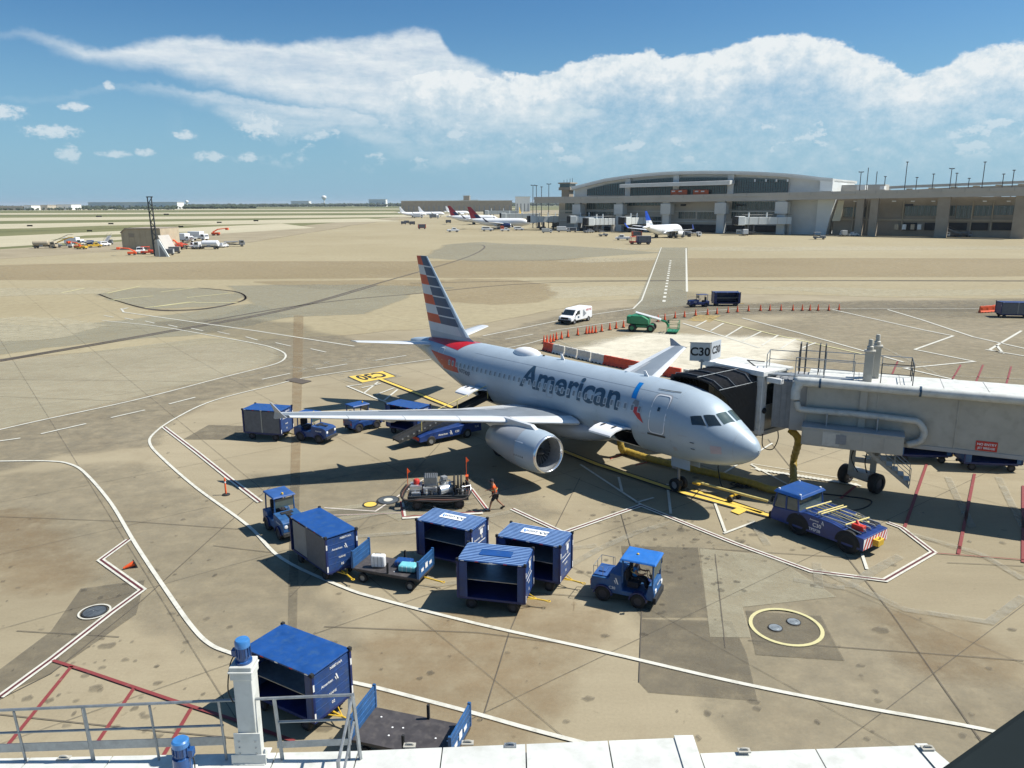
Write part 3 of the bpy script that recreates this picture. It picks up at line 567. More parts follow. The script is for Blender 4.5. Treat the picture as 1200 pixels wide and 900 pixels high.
# markings beyond the jet bridge
for q in [[(975, 363), (1082, 387), (1117, 394), (1072, 410), (1142, 424), (1060, 432), (1130, 448)], [(1040, 363), (1080, 375), (1140, 395), (1215, 412)], [(870, 373), (935, 390), (1010, 411), (1060, 425)], [(800, 379), (850, 395), (890, 408)], [(1197, 388), (1160, 410), (1175, 414), (1168, 405)], [(1155, 410), (1215, 420)]]:
    line('stand_line', q, 0.3, w, 0.05)
for q in [(815, 383, 828, 376), (833, 388, 848, 379), (850, 395, 870, 383), (870, 400, 892, 389), (893, 405, 912, 393), (915, 409, 932, 398), (940, 408, 956, 402)]: line('stand_hatch', [(q[0], q[1]), (q[2], q[3])], 0.25, w, 0.052)
line('stand_centre_line', [(830, 373), (905, 392), (1010, 415)], 0.3, M['pfy'], 0.05)
struct(sheet('yellow_stain', px([(805, 376), (818, 369), (845, 370), (832, 378)]), 0.05, M['stainy']))
for q in [[(886, 545), (1000, 565), (1050, 575)]]:
    pass
# zebra of short white bars under the jet bridge
a0, a1 = at(888, 551), at(1005, 569)
b = MB()
for i in range(26):
    p = a0.lerp(a1, i/25); b.box((p.x, p.y, 0.056), (0.16, 0.5, 0.004), rz=0.3)
struct(b.obj('edge_bars', M['pw']))
for dy in (-6, 6): line('edge_bar_border', [(880, 547+dy*0.5), (1005, 567+dy*0.5)], 0.06, w, 0.05)
# lead-in number box and centre line with yellow and black
fr = px([(408, 442), (449, 435.5), (464, 441.5), (424, 449)])
struct(sheet('lead_in_box', px([(398, 445), (450, 434.5), (472, 441), (424, 451.5)]), 0.048, M['pf'])); struct(sheet('lead_in_box', fr, 0.054, M['py']))
ex = (fr[0]-fr[1]).normalized(); ey = (fr[1]-fr[2]).normalized(); cc = (fr[0]+fr[2])/2; ey = Vector((-ex.y, ex.x, 0)); 
if ey.y > 0: ey = -ey
L_ = (fr[0]-fr[1]).length; Hh = abs((fr[1]-fr[2]).dot(ey))
tx = text_obj('lead_in_number', 'C30', 1.0, M['pb'], None, lambda x, y: Vector((cc.x, cc.y, 0.064))+ex*(x*L_/2.3)+((fr[1]-fr[2])*(y/0.95)), 0.03); struct(tx)
for e in ((0, 3), (1, 2)): line('lead_in_box_edge', [[(408, 442), (449, 435.5), (464, 441.5), (424, 449)][k] for k in e], 0.12, M['pb'], 0.06)
lead = [(446, 445), (500, 466), (560, 490), (700, 545), (800, 578), (905, 606)]
line('lead_in_line', lead, 0.62, M['pb'], 0.056); line('lead_in_line', lead, 0.34, M['py'], 0.062)
for q in [[(424, 451), (407, 453), (440, 467), (480, 482)], [(443, 448), (427, 461)], [(466, 457), (450, 470)], [(462, 455), (441, 463)], [(424, 455), (446, 450)]]: line('stand_line', q, 0.18, w, 0.05)
line('tractor_guide_line', [(810, 575), (850, 587), (893, 602)], 0.5, M['pb'], 0.056); line('tractor_guide_line', [(810, 575), (850, 587), (893, 602)], 0.34, M['py'], 0.062)
struct(sheet('yellow_box', px([(856, 600), (868, 594), (876, 599), (866, 604)]), 0.058, M['py']))
# manholes
def ring(c, r0, r1, z, m, name):
    b = MB(); n = 40; vs = [(c.x+r*math.cos(2*PI_*k/n), c.y+r*math.sin(2*PI_*k/n), z) for r in (r0, r1) for k in range(n)]
    b.add(vs, [(k, (k+1) % n, n+(k+1) % n, n+k) for k in range(n)]); o = b.obj(name, m, recalc=False)
    if o.data.polygons[0].normal.z < 0: o.data.flip_normals()
    return struct(o)
M['iron'] = mat('manhole_iron', (0.10, 0.115, 0.125), 0.5, 0.4, 0.3, 5, bump=0.4); M['irons'] = mat('pale_iron', (0.22, 0.25, 0.27), 0.5, 0.3, 0.25, 5, bump=0.3)
def manhole(u, v, r, label, ringm=None, rr=None, top='irons'):
    c = at(u, v); t = thing('manhole_cover', label, 'manhole', (c.x, c.y, 0), 0)
    b = MB(); b.lathe([(0.02, r*1.12), (0.062, r*1.12), (0.062, r*0.99), (0.055, r*0.99)], (0, 0, 0), (0, 0, 1), 32); b.obj('frame', M['black'], t, True)
    b = MB(); b.lathe([(0.055, r*0.99), (0.066, r*0.98), (0.066, r*0.62), (0.060, r*0.60), (0.066, r*0.56), (0.066, r*0.2), (0.058, r*0.18), (0.066, r*0.14), (0.066, 0.001)], (0, 0, 0), (0, 0, 1), 32); b.obj('lid', M[top], t)
    if ringm: ring(c, rr*0.88, rr, 0.058, ringm, 'painted_ring')
    return t
manhole(908.5, 737, 0.24, 'left one of two round grey pit lids inside the big white ring', None)
manhole(930, 730, 0.24, 'right one of two round grey pit lids inside the big white ring', None)
cR = at(921, 735.5); ring(cR, 1.22, 1.36, 0.056, M['pfy'], 'painted_ring'); pass
manhole(111, 718, 0.42, 'dark round manhole lid with white ring beside the zigzag red and white line', M['pw'], 0.60, 'iron')
manhole(455, 587, 0.55, 'dark round pit lid beside the hydrant cart with pale centre', None, None, 'iron')
c = at(455, 587); ring(c, 0.0, 0.25, 0.072, M['pw'], 'painted_ring'); c = at(434, 592); ring(c, 0.0, 0.42, 0.05, M['black'], 'painted_ring'); ring(c, 0.0, 0.33, 0.056, M['py'], 'painted_ring')
# ============================================================ AIRLINERS
M['fus'] = mat('fuselage_silver_grey', (0.35, 0.425, 0.49), 0.40, 0.05, 0.06, 0.7, coat=0.12)
M['belly'] = mat('belly_grey', (0.34, 0.36, 0.38), 0.4, 0.1, 0.08, 0.8)
M['wgrey'] = mat('wing_grey', (0.20, 0.23, 0.26), 0.4, 0.1, 0.10, 0.9)
M['wlight'] = mat('wing_light', (0.66, 0.68, 0.69), 0.32, 0.2, 0.05, 1.2)
M['acwhite'] = mat('aircraft_white', (0.78, 0.79, 0.80), 0.35, var=0.04, scale=0.8)
M['tnavy'] = mat('tail_navy', (0.012, 0.055, 0.135), 0.4, var=0.15, scale=1.5)
M['tred'] = mat('tail_red', (0.50, 0.05, 0.02), 0.4, var=0.15, scale=1.5)
M['bred'] = mat('body_red', (0.48, 0.012, 0.02), 0.35, var=0.1, scale=1.5)
M['lpal'] = mat('tail_pale', (0.50, 0.55, 0.60), 0.4, var=0.05, scale=1.0)
M['letter'] = mat('letter_slate', (0.03, 0.07, 0.115), 0.4, var=0.1, scale=3)
M['flagb'] = mat('flag_blue', (0.0, 0.16, 0.50), 0.4, var=0.2, scale=3)
M['lipm'] = mat('polished_lip', (0.80, 0.82, 0.84), 0.2, 0.85, 0.04, 2)
M['wframe'] = mat('window_frame_pale', (0.44, 0.48, 0.52), 0.4, var=0.05); M['pane'] = mat('cabin_pane', (0.16, 0.18, 0.20), 0.15, var=0.2)
M['dred'] = mat('far_tail_dark_red', (0.30, 0.012, 0.03), 0.4); M['dnavy'] = mat('far_tail_navy', (0.01, 0.025, 0.10), 0.4); M['ublue'] = mat('far_tail_blue', (0.01, 0.07, 0.45), 0.4)

FS = [(0, 3.24, 3.16, .03), (.08, 3.50, 2.93, .28), (.25, 3.70, 2.74, .48), (.5, 3.90, 2.55, .68), (1, 4.22, 2.30, .96), (1.5, 4.52, 2.13, 1.19), (2, 4.86, 2.02, 1.38), (2.6, 5.24, 1.92, 1.56), (3.2, 5.50, 1.86, 1.69), (4, 5.73, 1.80, 1.83), (5, 5.87, 1.77, 1.92), (6.5, 5.92, 1.76, 1.975), (21, 5.92, 1.76, 1.975), (22.5, 5.92, 1.86, 1.96), (24, 5.92, 2.15, 1.90), (26, 5.90, 2.72, 1.72), (28, 5.84, 3.38, 1.45), (30, 5.74, 4.0, 1.10), (32, 5.55, 4.52, .70), (33.3, 5.38, 4.80, .40), (33.84, 5.25, 4.93, .20)]
def fsec(a, S=FS):
    a = min(max(a, S[0][0]), S[-1][0])
    for i in range(len(S)-1):
        if a <= S[i+1][0]: break
    t = (a-S[i][0])/(S[i+1][0]-S[i][0]); out = []
    for k in (1, 2, 3):
        y0, y1 = S[i][k], S[i+1][k]; h = S[i+1][0]-S[i][0]
        def sl(j):
            if j <= 0: return (S[1][k]-S[0][k])/(S[1][0]-S[0][0])
            if j >= len(S)-1: return (S[-1][k]-S[-2][k])/(S[-1][0]-S[-2][0])
            d0 = (S[j][k]-S[j-1][k])/(S[j][0]-S[j-1][0]); d1 = (S[j+1][k]-S[j][k])/(S[j+1][0]-S[j][0])
            return 0 if d0*d1 <= 0 else 2*d0*d1/(d0+d1)
        m0, m1 = sl(i)*h, sl(i+1)*h; t2, t3 = t*t, t*t*t
        out.append((2*t3-3*t2+1)*y0+(t3-2*t2+t)*m0+(-2*t3+3*t2)*y1+(t3-t2)*m1)
    return out
def fpt(a, th, off=0.0, S=FS):                 # th measured from the top, positive to starboard
    t, bt, hw = fsec(a, S); zc, hh = (t+bt)/2, (t-bt)/2
    n = Vector((0, -math.sin(th)/max(hw, .05), math.cos(th)/max(hh, .05))).normalized()
    return Vector((-a, -hw*math.sin(th), zc+hh*math.cos(th)))+n*off
def th_of(a, z, S=FS):
    t, bt, hw = fsec(a, S); return math.acos(max(-1, min(1, (z-(t+bt)/2)/((t-bt)/2))))
def fpatch(name, poly, m, parent, off=0.012, side=1, zc=True, n=8, label=None):
    # quad given by four (a, z) corners: (a0,z0) (a1,z1) (a2,z2) (a3,z3), laid on the skin
    b = MB(); P = poly; vs = []
    for i in range(n+1):
        for j in range(n+1):
            s, t = i/n, j/n
            a = (P[0][0]*(1-s)+P[1][0]*s)*(1-t)+(P[3][0]*(1-s)+P[2][0]*s)*t; z = (P[0][1]*(1-s)+P[1][1]*s)*(1-t)+(P[3][1]*(1-s)+P[2][1]*s)*t
            vs.append(fpt(a, side*(th_of(a, z) if zc else z), off))
    b.add(vs, [(i*(n+1)+j, (i+1)*(n+1)+j, (i+1)*(n+1)+j+1, i*(n+1)+j+1) for i in range(n) for j in range(n)])
    o = b.obj(name, m, parent, True)
    if label: o['label'] = label
    return o
def fring(name, a0, a1, z0, z1, w, m, parent, off=0.015, side=1, label=None):
    b = MB(); K = 44; vs = []
    for kk, ww in enumerate((0, w)):
        for k in range(K):
            th = 2*PI_*k/K; c, s = math.cos(th), math.sin(th); e = 0.32
            x = (a0+a1)/2+((a1-a0)/2-ww)*math.copysign(abs(c)**e, c); z = (z0+z1)/2+((z1-z0)/2-ww)*math.copysign(abs(s)**e, s)
            vs.append(fpt(x, side*th_of(x, z), off))
    b.add(vs, [(k, (k+1) % K, K+(k+1) % K, K+k) for k in range(K)]); o = b.obj(name, m, parent, True)
    if label: o['label'] = label
    return o

def wing_grid(b, side, secs, prof, mi, caps=False):
    # secs: (b, aLE, aTE, z, thick); prof: list of (chord fraction, +-half thickness fraction)
    n = len(prof); vs = []
    for (bb, le, te, z, th) in secs:
        for (f, h) in prof: vs.append((-(le+(te-le)*f), -side*bb, z+h*th))
    fs = [(i*n+k, i*n+(k+1) % n, (i+1)*n+(k+1) % n, (i+1)*n+k) for i in range(len(secs)-1) for k in range(n)]
    fs += [tuple(range(n)), tuple((len(secs)-1)*n+k for k in range(n))]
    b.add(vs, fs, mi)
UP = [(0, 0), (.01, .30), (.04, .58), (.10, .82), (.2, .97), (.35, 1.0), (.5, .9), (.65, .70), (.8, .42), (.9, .22), (1, .03)]
def aprof(f0, f1, lower=-0.7):
    def hh(f):
        for (x0, y0), (x1, y1) in zip(UP[:-1], UP[1:]):
            if f <= x1: return y0+(y1-y0)*(f-x0)/(x1-x0)
        return UP[-1][1]
    xs = [f0]+[x for x, _ in UP if f0 < x < f1]+[f1]
    return [(x, hh(x)) for x in xs]+[(x, lower*hh(x)) for x in reversed(xs) if x > 0.0001 or True]
def wsec(bb, span=16.9):                       # starboard wing planform
    z = 2.75+(bb-1.5)*0.098; le = 11.0+(bb-1.97)*0.522
    te = 17.55 if bb < 6.4 else 17.55+(bb-6.4)*(20.35-17.55)/(16.9-6.4)
    th = 0.40+(0.09-0.40)*min(1, (bb-1.5)/15.4)
    if bb < 6.4: th = 0.40-(bb-1.5)*0.035
    return (bb, le, te, z, th)

def airliner(label, loc, rz, detail=False, cols=None, group=None, pitch=0.0):
    root = thing('airliner', label, 'airplane', loc, rz, group)
    root.rotation_euler = (0, -pitch, rz)
    c = dict(fus='fus', wing='wgrey', fin=None, eng='fus'); c.update(cols or {})
    # fuselage with the forward and aft holds opened up on the starboard side
    holes = [(6.9, 8.65, 2.12, 3.30), (20.6, 22.2, 2.25, 3.25)] if detail else []
    sta = set([s[0] for s in FS]); 
    if detail:
        x = 0.0
        while x < 33.8: sta.add(round(x, 3)); x += 0.15 if x < 4 else 0.5
        sta |= {h for q in holes for h in q[:2]}
    sta = sorted(sta); nth = 72 if detail else 16
    ths = [2*PI_*k/nth for k in range(nth)]
    if detail: ths = sorted(set(ths+[th_of(12, z) for q in holes for z in q[2:]]))
    n = len(ths); vs = [fpt(a, t) for a in sta for t in ths]; fs = []; b = MB()
    for i in range(len(sta)-1):
        for k in range(n):
            am = (sta[i]+sta[i+1])/2; t0 = ths[k]; t1 = ths[(k+1) % n] or 2*PI_; tm = (t0+t1)/2
            if any(h[0] < am < h[1] and th_of(12, h[3]) < tm < th_of(12, h[2]) for h in holes): continue
            fs.append((i*n+k, (i+1)*n+k, (i+1)*n+(k+1) % n, i*n+(k+1) % n))
    fs.append(tuple((len(sta)-1)*n+k for k in range(n)))
    b.add(vs, fs); b.obj('fuselage', M[c['fus']], root, 60)
    # wing-body fairing
    b = MB(); vs = []; St = [9.3, 10.2, 11.2, 12.5, 14.5, 16.5, 17.8, 18.8, 19.6]; Wd = [.6, 1.5, 2.05, 2.35, 2.4, 2.35, 2.1, 1.5, .6]; Bz = [1.9, 1.62, 1.45, 1.38, 1.36, 1.40, 1.5, 1.66, 1.9]; K = 20
    for a, w_, z_ in zip(St, Wd, Bz):
        for k in range(K): t = 2*PI_*k/K; s_, c_ = math.sin(t), math.cos(t); vs.append((-a, w_*math.copysign(abs(s_)**.7, s_), (z_+2.9)/2+(2.9-z_)/2*math.copysign(abs(c_)**.8, c_)))
    b.add(vs, [(i*K+k, i*K+(k+1) % K, (i+1)*K+(k+1) % K, (i+1)*K+k) for i in range(len(St)-1) for k in range(K)]+[tuple(range(K)), tuple((len(St)-1)*K+k for k in range(K))])
    b.obj('belly_fairing', M['belly'] if detail else M[c['fus']], root, True)
    # wings
    bs = [1.5, 3, 4.8, 6.4, 8.5, 10.5, 12.5, 14.5, 16.2, 16.9]
    for side in (1, -1):
        b = MB(); secs = [wsec(x) for x in bs]
        wing_grid(b, side, secs, aprof(0.13, 0.74), 0); b.obj('wing', M[c['wing']], root, 40)
        def seg(name, b0, b1, f0, f1, m, dz=0.0, dd=0.0):
            g = MB(); xs = [b0]+[x for x in bs if b0 < x < b1]+[b1]
            ss = [(q[0], q[1]+dd, q[2]+dd, q[3]+dz, q[4]) for q in (wsec(x) for x in xs)]
            wing_grid(g, side, ss, aprof(f0, f1), 0); return g.obj(name, M[m], root, 40)
        if detail:
            seg('leading_edge', 2.0, 5.45, 0.0, 0.128, 'wlight'); 
            for q0, q1 in ((5.5, 8.3), (8.33, 11.1), (11.13, 13.9), (13.93, 16.75)): seg('slat', q0, q1, 0.0, 0.128, 'wlight')
            seg('flap', 2.0, 6.3, 0.745, 1.0, 'wlight'); seg('flap', 6.36, 12.6, 0.745, 1.0, 'wlight'); seg('aileron', 12.65, 16.2, 0.745, 1.0, 'wlight'); seg('wingtip', 16.22, 16.95, 0.745, 1.0, 'wlight')
            for q0, q1 in ((4.0, 6.2), (6.5, 8.2), (8.23, 9.9), (9.93, 11.6)):
                g = MB(); pts = []
                for x in (q0, q1):
                    s = wsec(x); ch = s[2]-s[1]
                    for f in (0.60, 0.735): h = 0.70 if False else (0.775 if f < .62 else 0.53); pts.append((-(s[1]+ch*f), -side*x, s[3]+h*s[4]+0.012))
                g.extr([pts[0], pts[1], pts[3], pts[2]], (0, 0, 0.012)); g.obj('spoiler', M['belly'], root)
            for fb in (4.4, 8.2, 11.2):
                s = wsec(fb); g = MB(); y = -side*fb; zb = s[3]-0.22
                prof = [(0, .02), (.25, .14), (.9, .23), (1.7, .24), (2.5, .17), (3.2, .03)]
                g.lathe([(t*0.95, r) for t, r in prof], (-(s[2]-2.1), y, zb), (-1, 0, -0.05), 10); g.obj('flap_track_fairing', M['wlight'], root, True)
            # wing tip fence
            g = MB(); s = wsec(16.95); y = -side*16.97; zz = s[3]
            g.extr([(-(s[1]-.15), y, zz), (-(s[1]+.55), y, zz+.10), (-(s[2]+.1), y-side*.16, zz+.55), (-(s[2]+.35), y-side*.17, zz+.57), (-(s[2]+.12), y, zz), (-(s[2]+.15), y-side*.08, zz-.36), (-(s[2]-.1), y-side*.08, zz-.36), (-(s[1]+.3), y, zz-.1)], (0, side*.05, 0)); g.obj('wingtip_fence', M['belly'], root)
        else:
            seg('leading_edge', 2.0, 16.9, 0.0, 0.128, c.get('le', 'acwhite')); seg('flap', 2.0, 16.9, 0.745, 1.0, c.get('le', 'acwhite'))
            g = MB(); s = wsec(16.95); y = -side*16.97; g.extr([(-s[1], y, s[3]), (-(s[2]+1.2), y-side*.7, s[3]+2.2), (-(s[2]+1.7), y-side*.7, s[3]+2.2), (-s[2], y, s[3])], (0, side*.08, 0)); g.obj('winglet', M[c.get('winglet', 'acwhite')], root)
        # stabiliser
        g = MB(); sb = [(0.5, 29.0, 31.9, 5.30, .16), (3.0, 30.1, 32.3, 5.52, .12), (6.2, 31.5, 32.85, 5.85, .06)]
        wing_grid(g, side, sb, aprof(0, 0.68), 0); stb = g.obj('stabiliser', M['wlight'] if detail else M[c['fus']], root, 40)
        g = MB(); wing_grid(g, side, [(1.2, 29.31, 31.98, 5.36, .15), sb[1], sb[2]], aprof(0.69, 1.0), 0); g.obj('elevator', M['belly'] if detail else M[c['fus']], root, 40)
        # engine: nacelle, lip, fan, spinner, nozzle, pylon
        ey, ez, e0 = -side*5.75, 2.0, 9.38
        g = MB(); g.lathe([(.14, 1.075), (.45, 1.16), (1.0, 1.21), (1.7, 1.215)], (-e0, ey, ez), (-1, 0, 0), 40); nac = g.obj('engine_cowl', M[c['eng']], root, True)
        g = MB(); g.lathe([(1.71, 1.213), (2.6, 1.17), (3.4, 1.06), (4.3, .89), (5.1, .72), (5.12, .66), (4.6, .62)], (-e0, ey, ez), (-1, 0, 0), 40); g.obj('engine_cowl', M['belly'] if detail else M[c['eng']], root, True)
        g = MB(); g.lathe([(.16, 1.08), (.05, 1.05), (0, .99), (.05, .935), (.2, .91)], (-e0, ey, ez), (-1, 0, 0), 40); g.obj('inlet_lip', M['lipm'], root, True)
        g = MB(); g.lathe([(.2, .91), (.7, .86), (1.0, .87), (1.05, .01)], (-e0, ey, ez), (-1, 0, 0), 40); g.obj('inlet_duct', M['grey'], root, 50)
        if detail:
            g = MB(); nb = 24
            for k in range(nb):
                t = 2*PI_*k/nb; t2 = t+0.2
                g.add([(-e0-.92, ey+.22*math.cos(t), ez+.22*math.sin(t)), (-e0-.92, ey+.85*math.cos(t), ez+.85*math.sin(t)), (-e0-.99, ey+.85*math.cos(t2), ez+.85*math.sin(t2)), (-e0-.99, ey+.22*math.cos(t2+.2), ez+.22*math.sin(t2+.2))], [(0, 1, 2, 3)])
            g.obj('fan', M['dsteel'], root)
            g = MB(); g.lathe([(.45, .001), (.55, .09), (.75, .18), (.95, .23)], (-e0, ey, ez), (-1, 0, 0), 20); g.obj('spinner', M['dsteel'], root, True)
            g = MB(); g.lathe([(4.4, .5), (5.1, .42), (5.6, .18), (5.75, .01)], (-e0, ey, ez), (-1, 0, 0), 20); g.obj('exhaust_cone', M['dsteel'], root, True)
            g = MB(); g.tube([(-e0-1.2, ey-side*1.02, ez+.62), (-e0-1.8, ey-side*1.02, ez+.62)], .03, 6); g.box((-e0-1.4, ey-side*1.0, ez+.66), (.62, .14, .02), rx=side*.9); g.obj('nacelle_strake', M['wlight'], root)
            g = MB()
            for k in range(5): g = MB(); g.box((-e0-.95-.18*k, ey-side*1.195, ez-.12), (.05, .03, .10)); g.obj('stencil_mark', M['black'], root)
        g = MB(); g.extr([(-e0-1.0, ey-.14, ez+1.16), (-e0-1.5, ey-.14, ez+1.42), (-e0-4.2, ey-.14, ez+1.4), (-e0-7.2, ey-.14, ez+1.1), (-e0-6.6, ey-.14, ez+.85), (-e0-4.6, ey-.14, ez+.35)], (0, .28, 0)); g.obj('pylon', M['wlight'] if detail else M[c['eng']], root, bevel=.03)
    # fin
    FZ0, FZ1 = 5.75, 12.1
    def fle(z): return 25.5+(z-6.15)*(30.95-25.5)/(12.1-6.15)
    def fte(z): return 30.85+(z-5.9)*(32.55-30.85)/(12.1-5.9)
    if detail:
        tops = [12.1, 11.42, 10.66, 9.90, 9.14, 8.38, 7.66, 6.98, 6.30, 5.55]
        fm = [M['fus'], M['tred'], M['lpal'], M['tnavy']]; g = MB()
        def fin_quad(za, zb, f0, f1, mi, proud=0.0):
            # bands follow the slant of the paint: lower towards the leading edge
            vs = []; sl = lambda z, f: z-(1-f)*0.0-(0.10*(1-f))
            for sgn in (1, -1):
                for z in (za, zb):
                    for i in range(5):
                        f = f0+(f1-f0)*i/4; zz = min(z-(0.12*(1-f)) if z < 12.05 else z, 12.1); le, te = fle(zz), fte(zz)
                        if zz < 6.5: le -= (6.5-zz)**2*1.3
                        t = (0.30-0.22*(zz-5.5)/6.6)*math.sqrt(max(0, math.sin(PI_*min(1, max(0, f**0.6)))))*0.8+proud if 0 < f < 1 else 0
                        vs.append((-(le+(te-le)*f), sgn*t, zz))
            for s0 in (0, 10): g.add(vs[s0:s0+10], [(i, i+1, 5+i+1, 5+i) for i in range(4)], mi)
        for i in range(len(tops)-1):
            za, zb = tops[i], tops[i+1]
            split = 0.50 if i < 7 else 0.5
            if i >= 8: fin_quad(za, zb, 0, 1, 0); continue
            aftm = 1 if i % 2 == 0 else 2
            if i == 7: fin_quad(za, zb, 0, 0.12, 0); fin_quad(za, zb, 0.12, 0.55, 2); fin_quad(za, zb, 0.55, 1, 2); continue
            sp = 0.56-0.0*i; fin_quad(za, zb, sp, 1, aftm)
            z1 = za-0.10 if i else za
            if i: fin_quad(za, z1, 0.07, sp, 2)
            fin_quad(z1, zb, 0.07, sp, 3); fin_quad(za, zb, 0, 0.07, 0)
        g.add([(-(fle(12.1)), 0, 12.1), (-fte(12.1), 0, 12.1), (-(fle(12.1)+.8), .06, 12.12), (-(fle(12.1)+.8), -.06, 12.12)], [(0, 2, 1), (0, 1, 3)], 0)
        bm_ = g.obj('fin', fm, root, 50)
        g = MB(); zz = [11.7, 6.4]; g.extr([(-(fte(z)-(fte(z)-fle(z))*.30), -.09, z) for z in zz], (0, .18, 0)); 
    else:
        g = MB(); vs = []
        bands = c['fin']; zs = [12.1, 10.8, 9.4, 8.0, 6.8, 5.6]
        for i in range(5):
            P = lambda z, f, t: (-(fle(z)+(fte(z)-fle(z))*f), t, z)
            for (f0, f1, mi) in ((0, .5, 0), (.5, 1, 1)):
                z0, z1 = zs[i], zs[i+1]
                for t0, t1 in ((.0, .14), (-.0, -.14)):
                    ta, tb = (t0, t1) if f0 == 0 else (t1, t0)
                    g.add([P(z0, f0, ta), P(z0, f1, tb), P(z1, f1, tb), P(z1, f0, ta)], [(0, 1, 2, 3)], bands(i, mi))
        g.obj('fin', [M[k] for k in c['finm']], root)
    # landing gear
    def wheel(g, x, y, z, r, w): g.lathe([(-w/2, r*.55), (-w/2, r*.93), (-w*.35, r), (w*.35, r), (w/2, r*.93), (w/2, r*.55)], (x, y, z), (0, 1, 0), 20, 0); g.lathe([(-w*.3, .01), (-w*.3, r*.56), (w*.3, r*.56), (w*.3, .01)], (x, y, z), (0, 1, 0), 14, 1)
    nz = -.23+pitch*0 if detail else 0.0
    g = MB(); g.cyl((-5.07, 0, 2.2), (-5.07, 0, .35+nz), .09, 10); g.cyl((-5.07, 0, 1.0), (-4.2, 0, 1.95), .05, 8); g.cyl((-5.07, -.25, .38+nz), (-5.07, .25, .38+nz), .05, 8); g.box((-5.25, 0, 1.15), (.3, .35, .22)); ng = g.obj('nose_gear_leg', M['hub'], root)
    for s in (.27, -.27): g = MB(); wheel(g, -5.07, s, .38+nz, .38, .22); g.obj('wheel', [M['black'], M['hub']], root, 50)
    if detail:
        for s in (1, -1): g = MB(); g.box((-4.6, s*.42, 1.55), (1.3, .03, .55)); g.obj('gear_door', M['fus'], root)
    for side in (1, -1):
        y = -side*3.79; zb = .58+(0.05 if detail else 0)
        g = MB(); g.cyl((-16.0, y, 2.7), (-16.1, y, .6), .13, 12); g.cyl((-16.0, y+side*.2, 2.6), (-16.1, y+side*1.2, 2.3), .07, 8); g.cyl((-16.1, y-.45, zb), (-16.1, y+.45, zb), .08, 8); g.box((-16.1, y-side*.25, 1.7), (1.0, .04, 1.4)); g.obj('main_gear_leg', M['hub'], root)
        for s in (.45, -.45): g = MB(); wheel(g, -16.1, y+s, zb, .58, .40); g.obj('wheel', [M['black'], M['hub']], root, 50)
    if not detail: return root
    # -------- hold openings and their doors
    for (a0, a1, z0, z1), op in zip(holes, (1, 0)):
        g = MB(); d = 1.7; yo = lambda a, z: fpt(a, th_of(a, z)).y
        for x in (a0, a1): g.add([(-x, yo(x, z0)+.02, z0-.02), (-x, yo(x, z1)+.02, z1+.02), (-x, yo(x, z1)+d, z1+.02), (-x, yo(x, z0)+d, z0-.02)], [(0, 1, 2, 3)])
        for z in (z0-.02, z1+.02): g.add([(-a0, yo(a0, z)+.02, z), (-a1, yo(a1, z)+.02, z), (-a1, yo(a1, z)+d, z), (-a0, yo(a0, z)+d, z)], [(0, 1, 2, 3)])
        g.add([(-a0, d-1.95, z0), (-a1, d-1.95, z0), (-a1, d-1.95, z1), (-a0, d-1.95, z1)], [(0, 1, 2, 3)])
        hb = g.obj('cargo_hold', M['dark'], root)
        # the door panel swung up and outward on its top hinge
        g = MB(); y1 = yo((a0+a1)/2, z1); aa = [a0+.03+(a1-a0-.06)*i/6 for i in range(7)]; prof = [(0, 0), (.35, .10), (.75, .13), (1.15, .08), (1.5, -.06), (1.62, -.14)]
        vs = [(-a, y1-dy, z1+.03+dz) for a in aa for (dy, dz) in prof]; vs += [(x, y, z-.10) for x, y, z in vs]; n1 = len(prof); n2 = len(aa)
        fs = [(i*n1+j, (i+1)*n1+j, (i+1)*n1+j+1, i*n1+j+1) for i in range(n2-1) for j in range(n1-1)]; fs += [tuple(q+n1*n2 for q in f) for f in fs]
        bd = [j for j in range(n1)]+[i*n1+n1-1 for i in range(1, n2)]+[(n2-1)*n1+j for j in range(n1-2, -1, -1)]+[i*n1 for i in range(n2-2, 0, -1)]
        fs += [(bd[i], bd[(i+1) % len(bd)], bd[(i+1) % len(bd)]+n1*n2, bd[i]+n1*n2) for i in range(len(bd))]
        g.add(vs, fs); dr_ = g.obj('cargo_door', M['acwhite'], root, 40); dr_['label'] = 'cargo door swung up and open'
        for x in (a0+.45, a1-.45): g = MB(); g.box((-x, y1-.9, z1+.19), (.09, .35, .03)); g.obj('door_latch', M['black'], dr_)
    # -------- doors, windows, cockpit
    for a0, a1, z0, z1, sd_ in ((4.55, 5.62, 3.40, 5.42, 1), (26.7, 27.55, 3.75, 5.4, 1), (4.55, 5.5, 3.40, 5.3, -1)):
        fring('door_outline', a0, a1, z0, z1, .05, M['acwhite'], root, side=sd_)
        fring('door_seam', a0-.05, a1+.05, z0-.05, z1+.05, .05, M['belly'], root, side=sd_, off=.008)
    fpatch('door_sill', [(4.5, 3.27), (5.7, 3.27), (5.7, 3.38), (4.5, 3.38)], M['dsteel'], root, .03)
    fpatch('door_rain_gutter', [(4.35, 5.60), (5.75, 5.60), (5.75, 5.625), (4.35, 5.625)], M['dsteel'], root, .03)
    fpatch('door_window', [(5.0, 4.62), (5.16, 4.62), (5.16, 4.82), (5.0, 4.82)], M['glass'], root, .02, n=3)
    fring('overwing_exit_outline', 13.55, 14.15, 3.9, 4.95, .03, M['belly'], root)
    wa = []; a = 6.35
    while a < 25.7: wa.append(a); a += 0.533
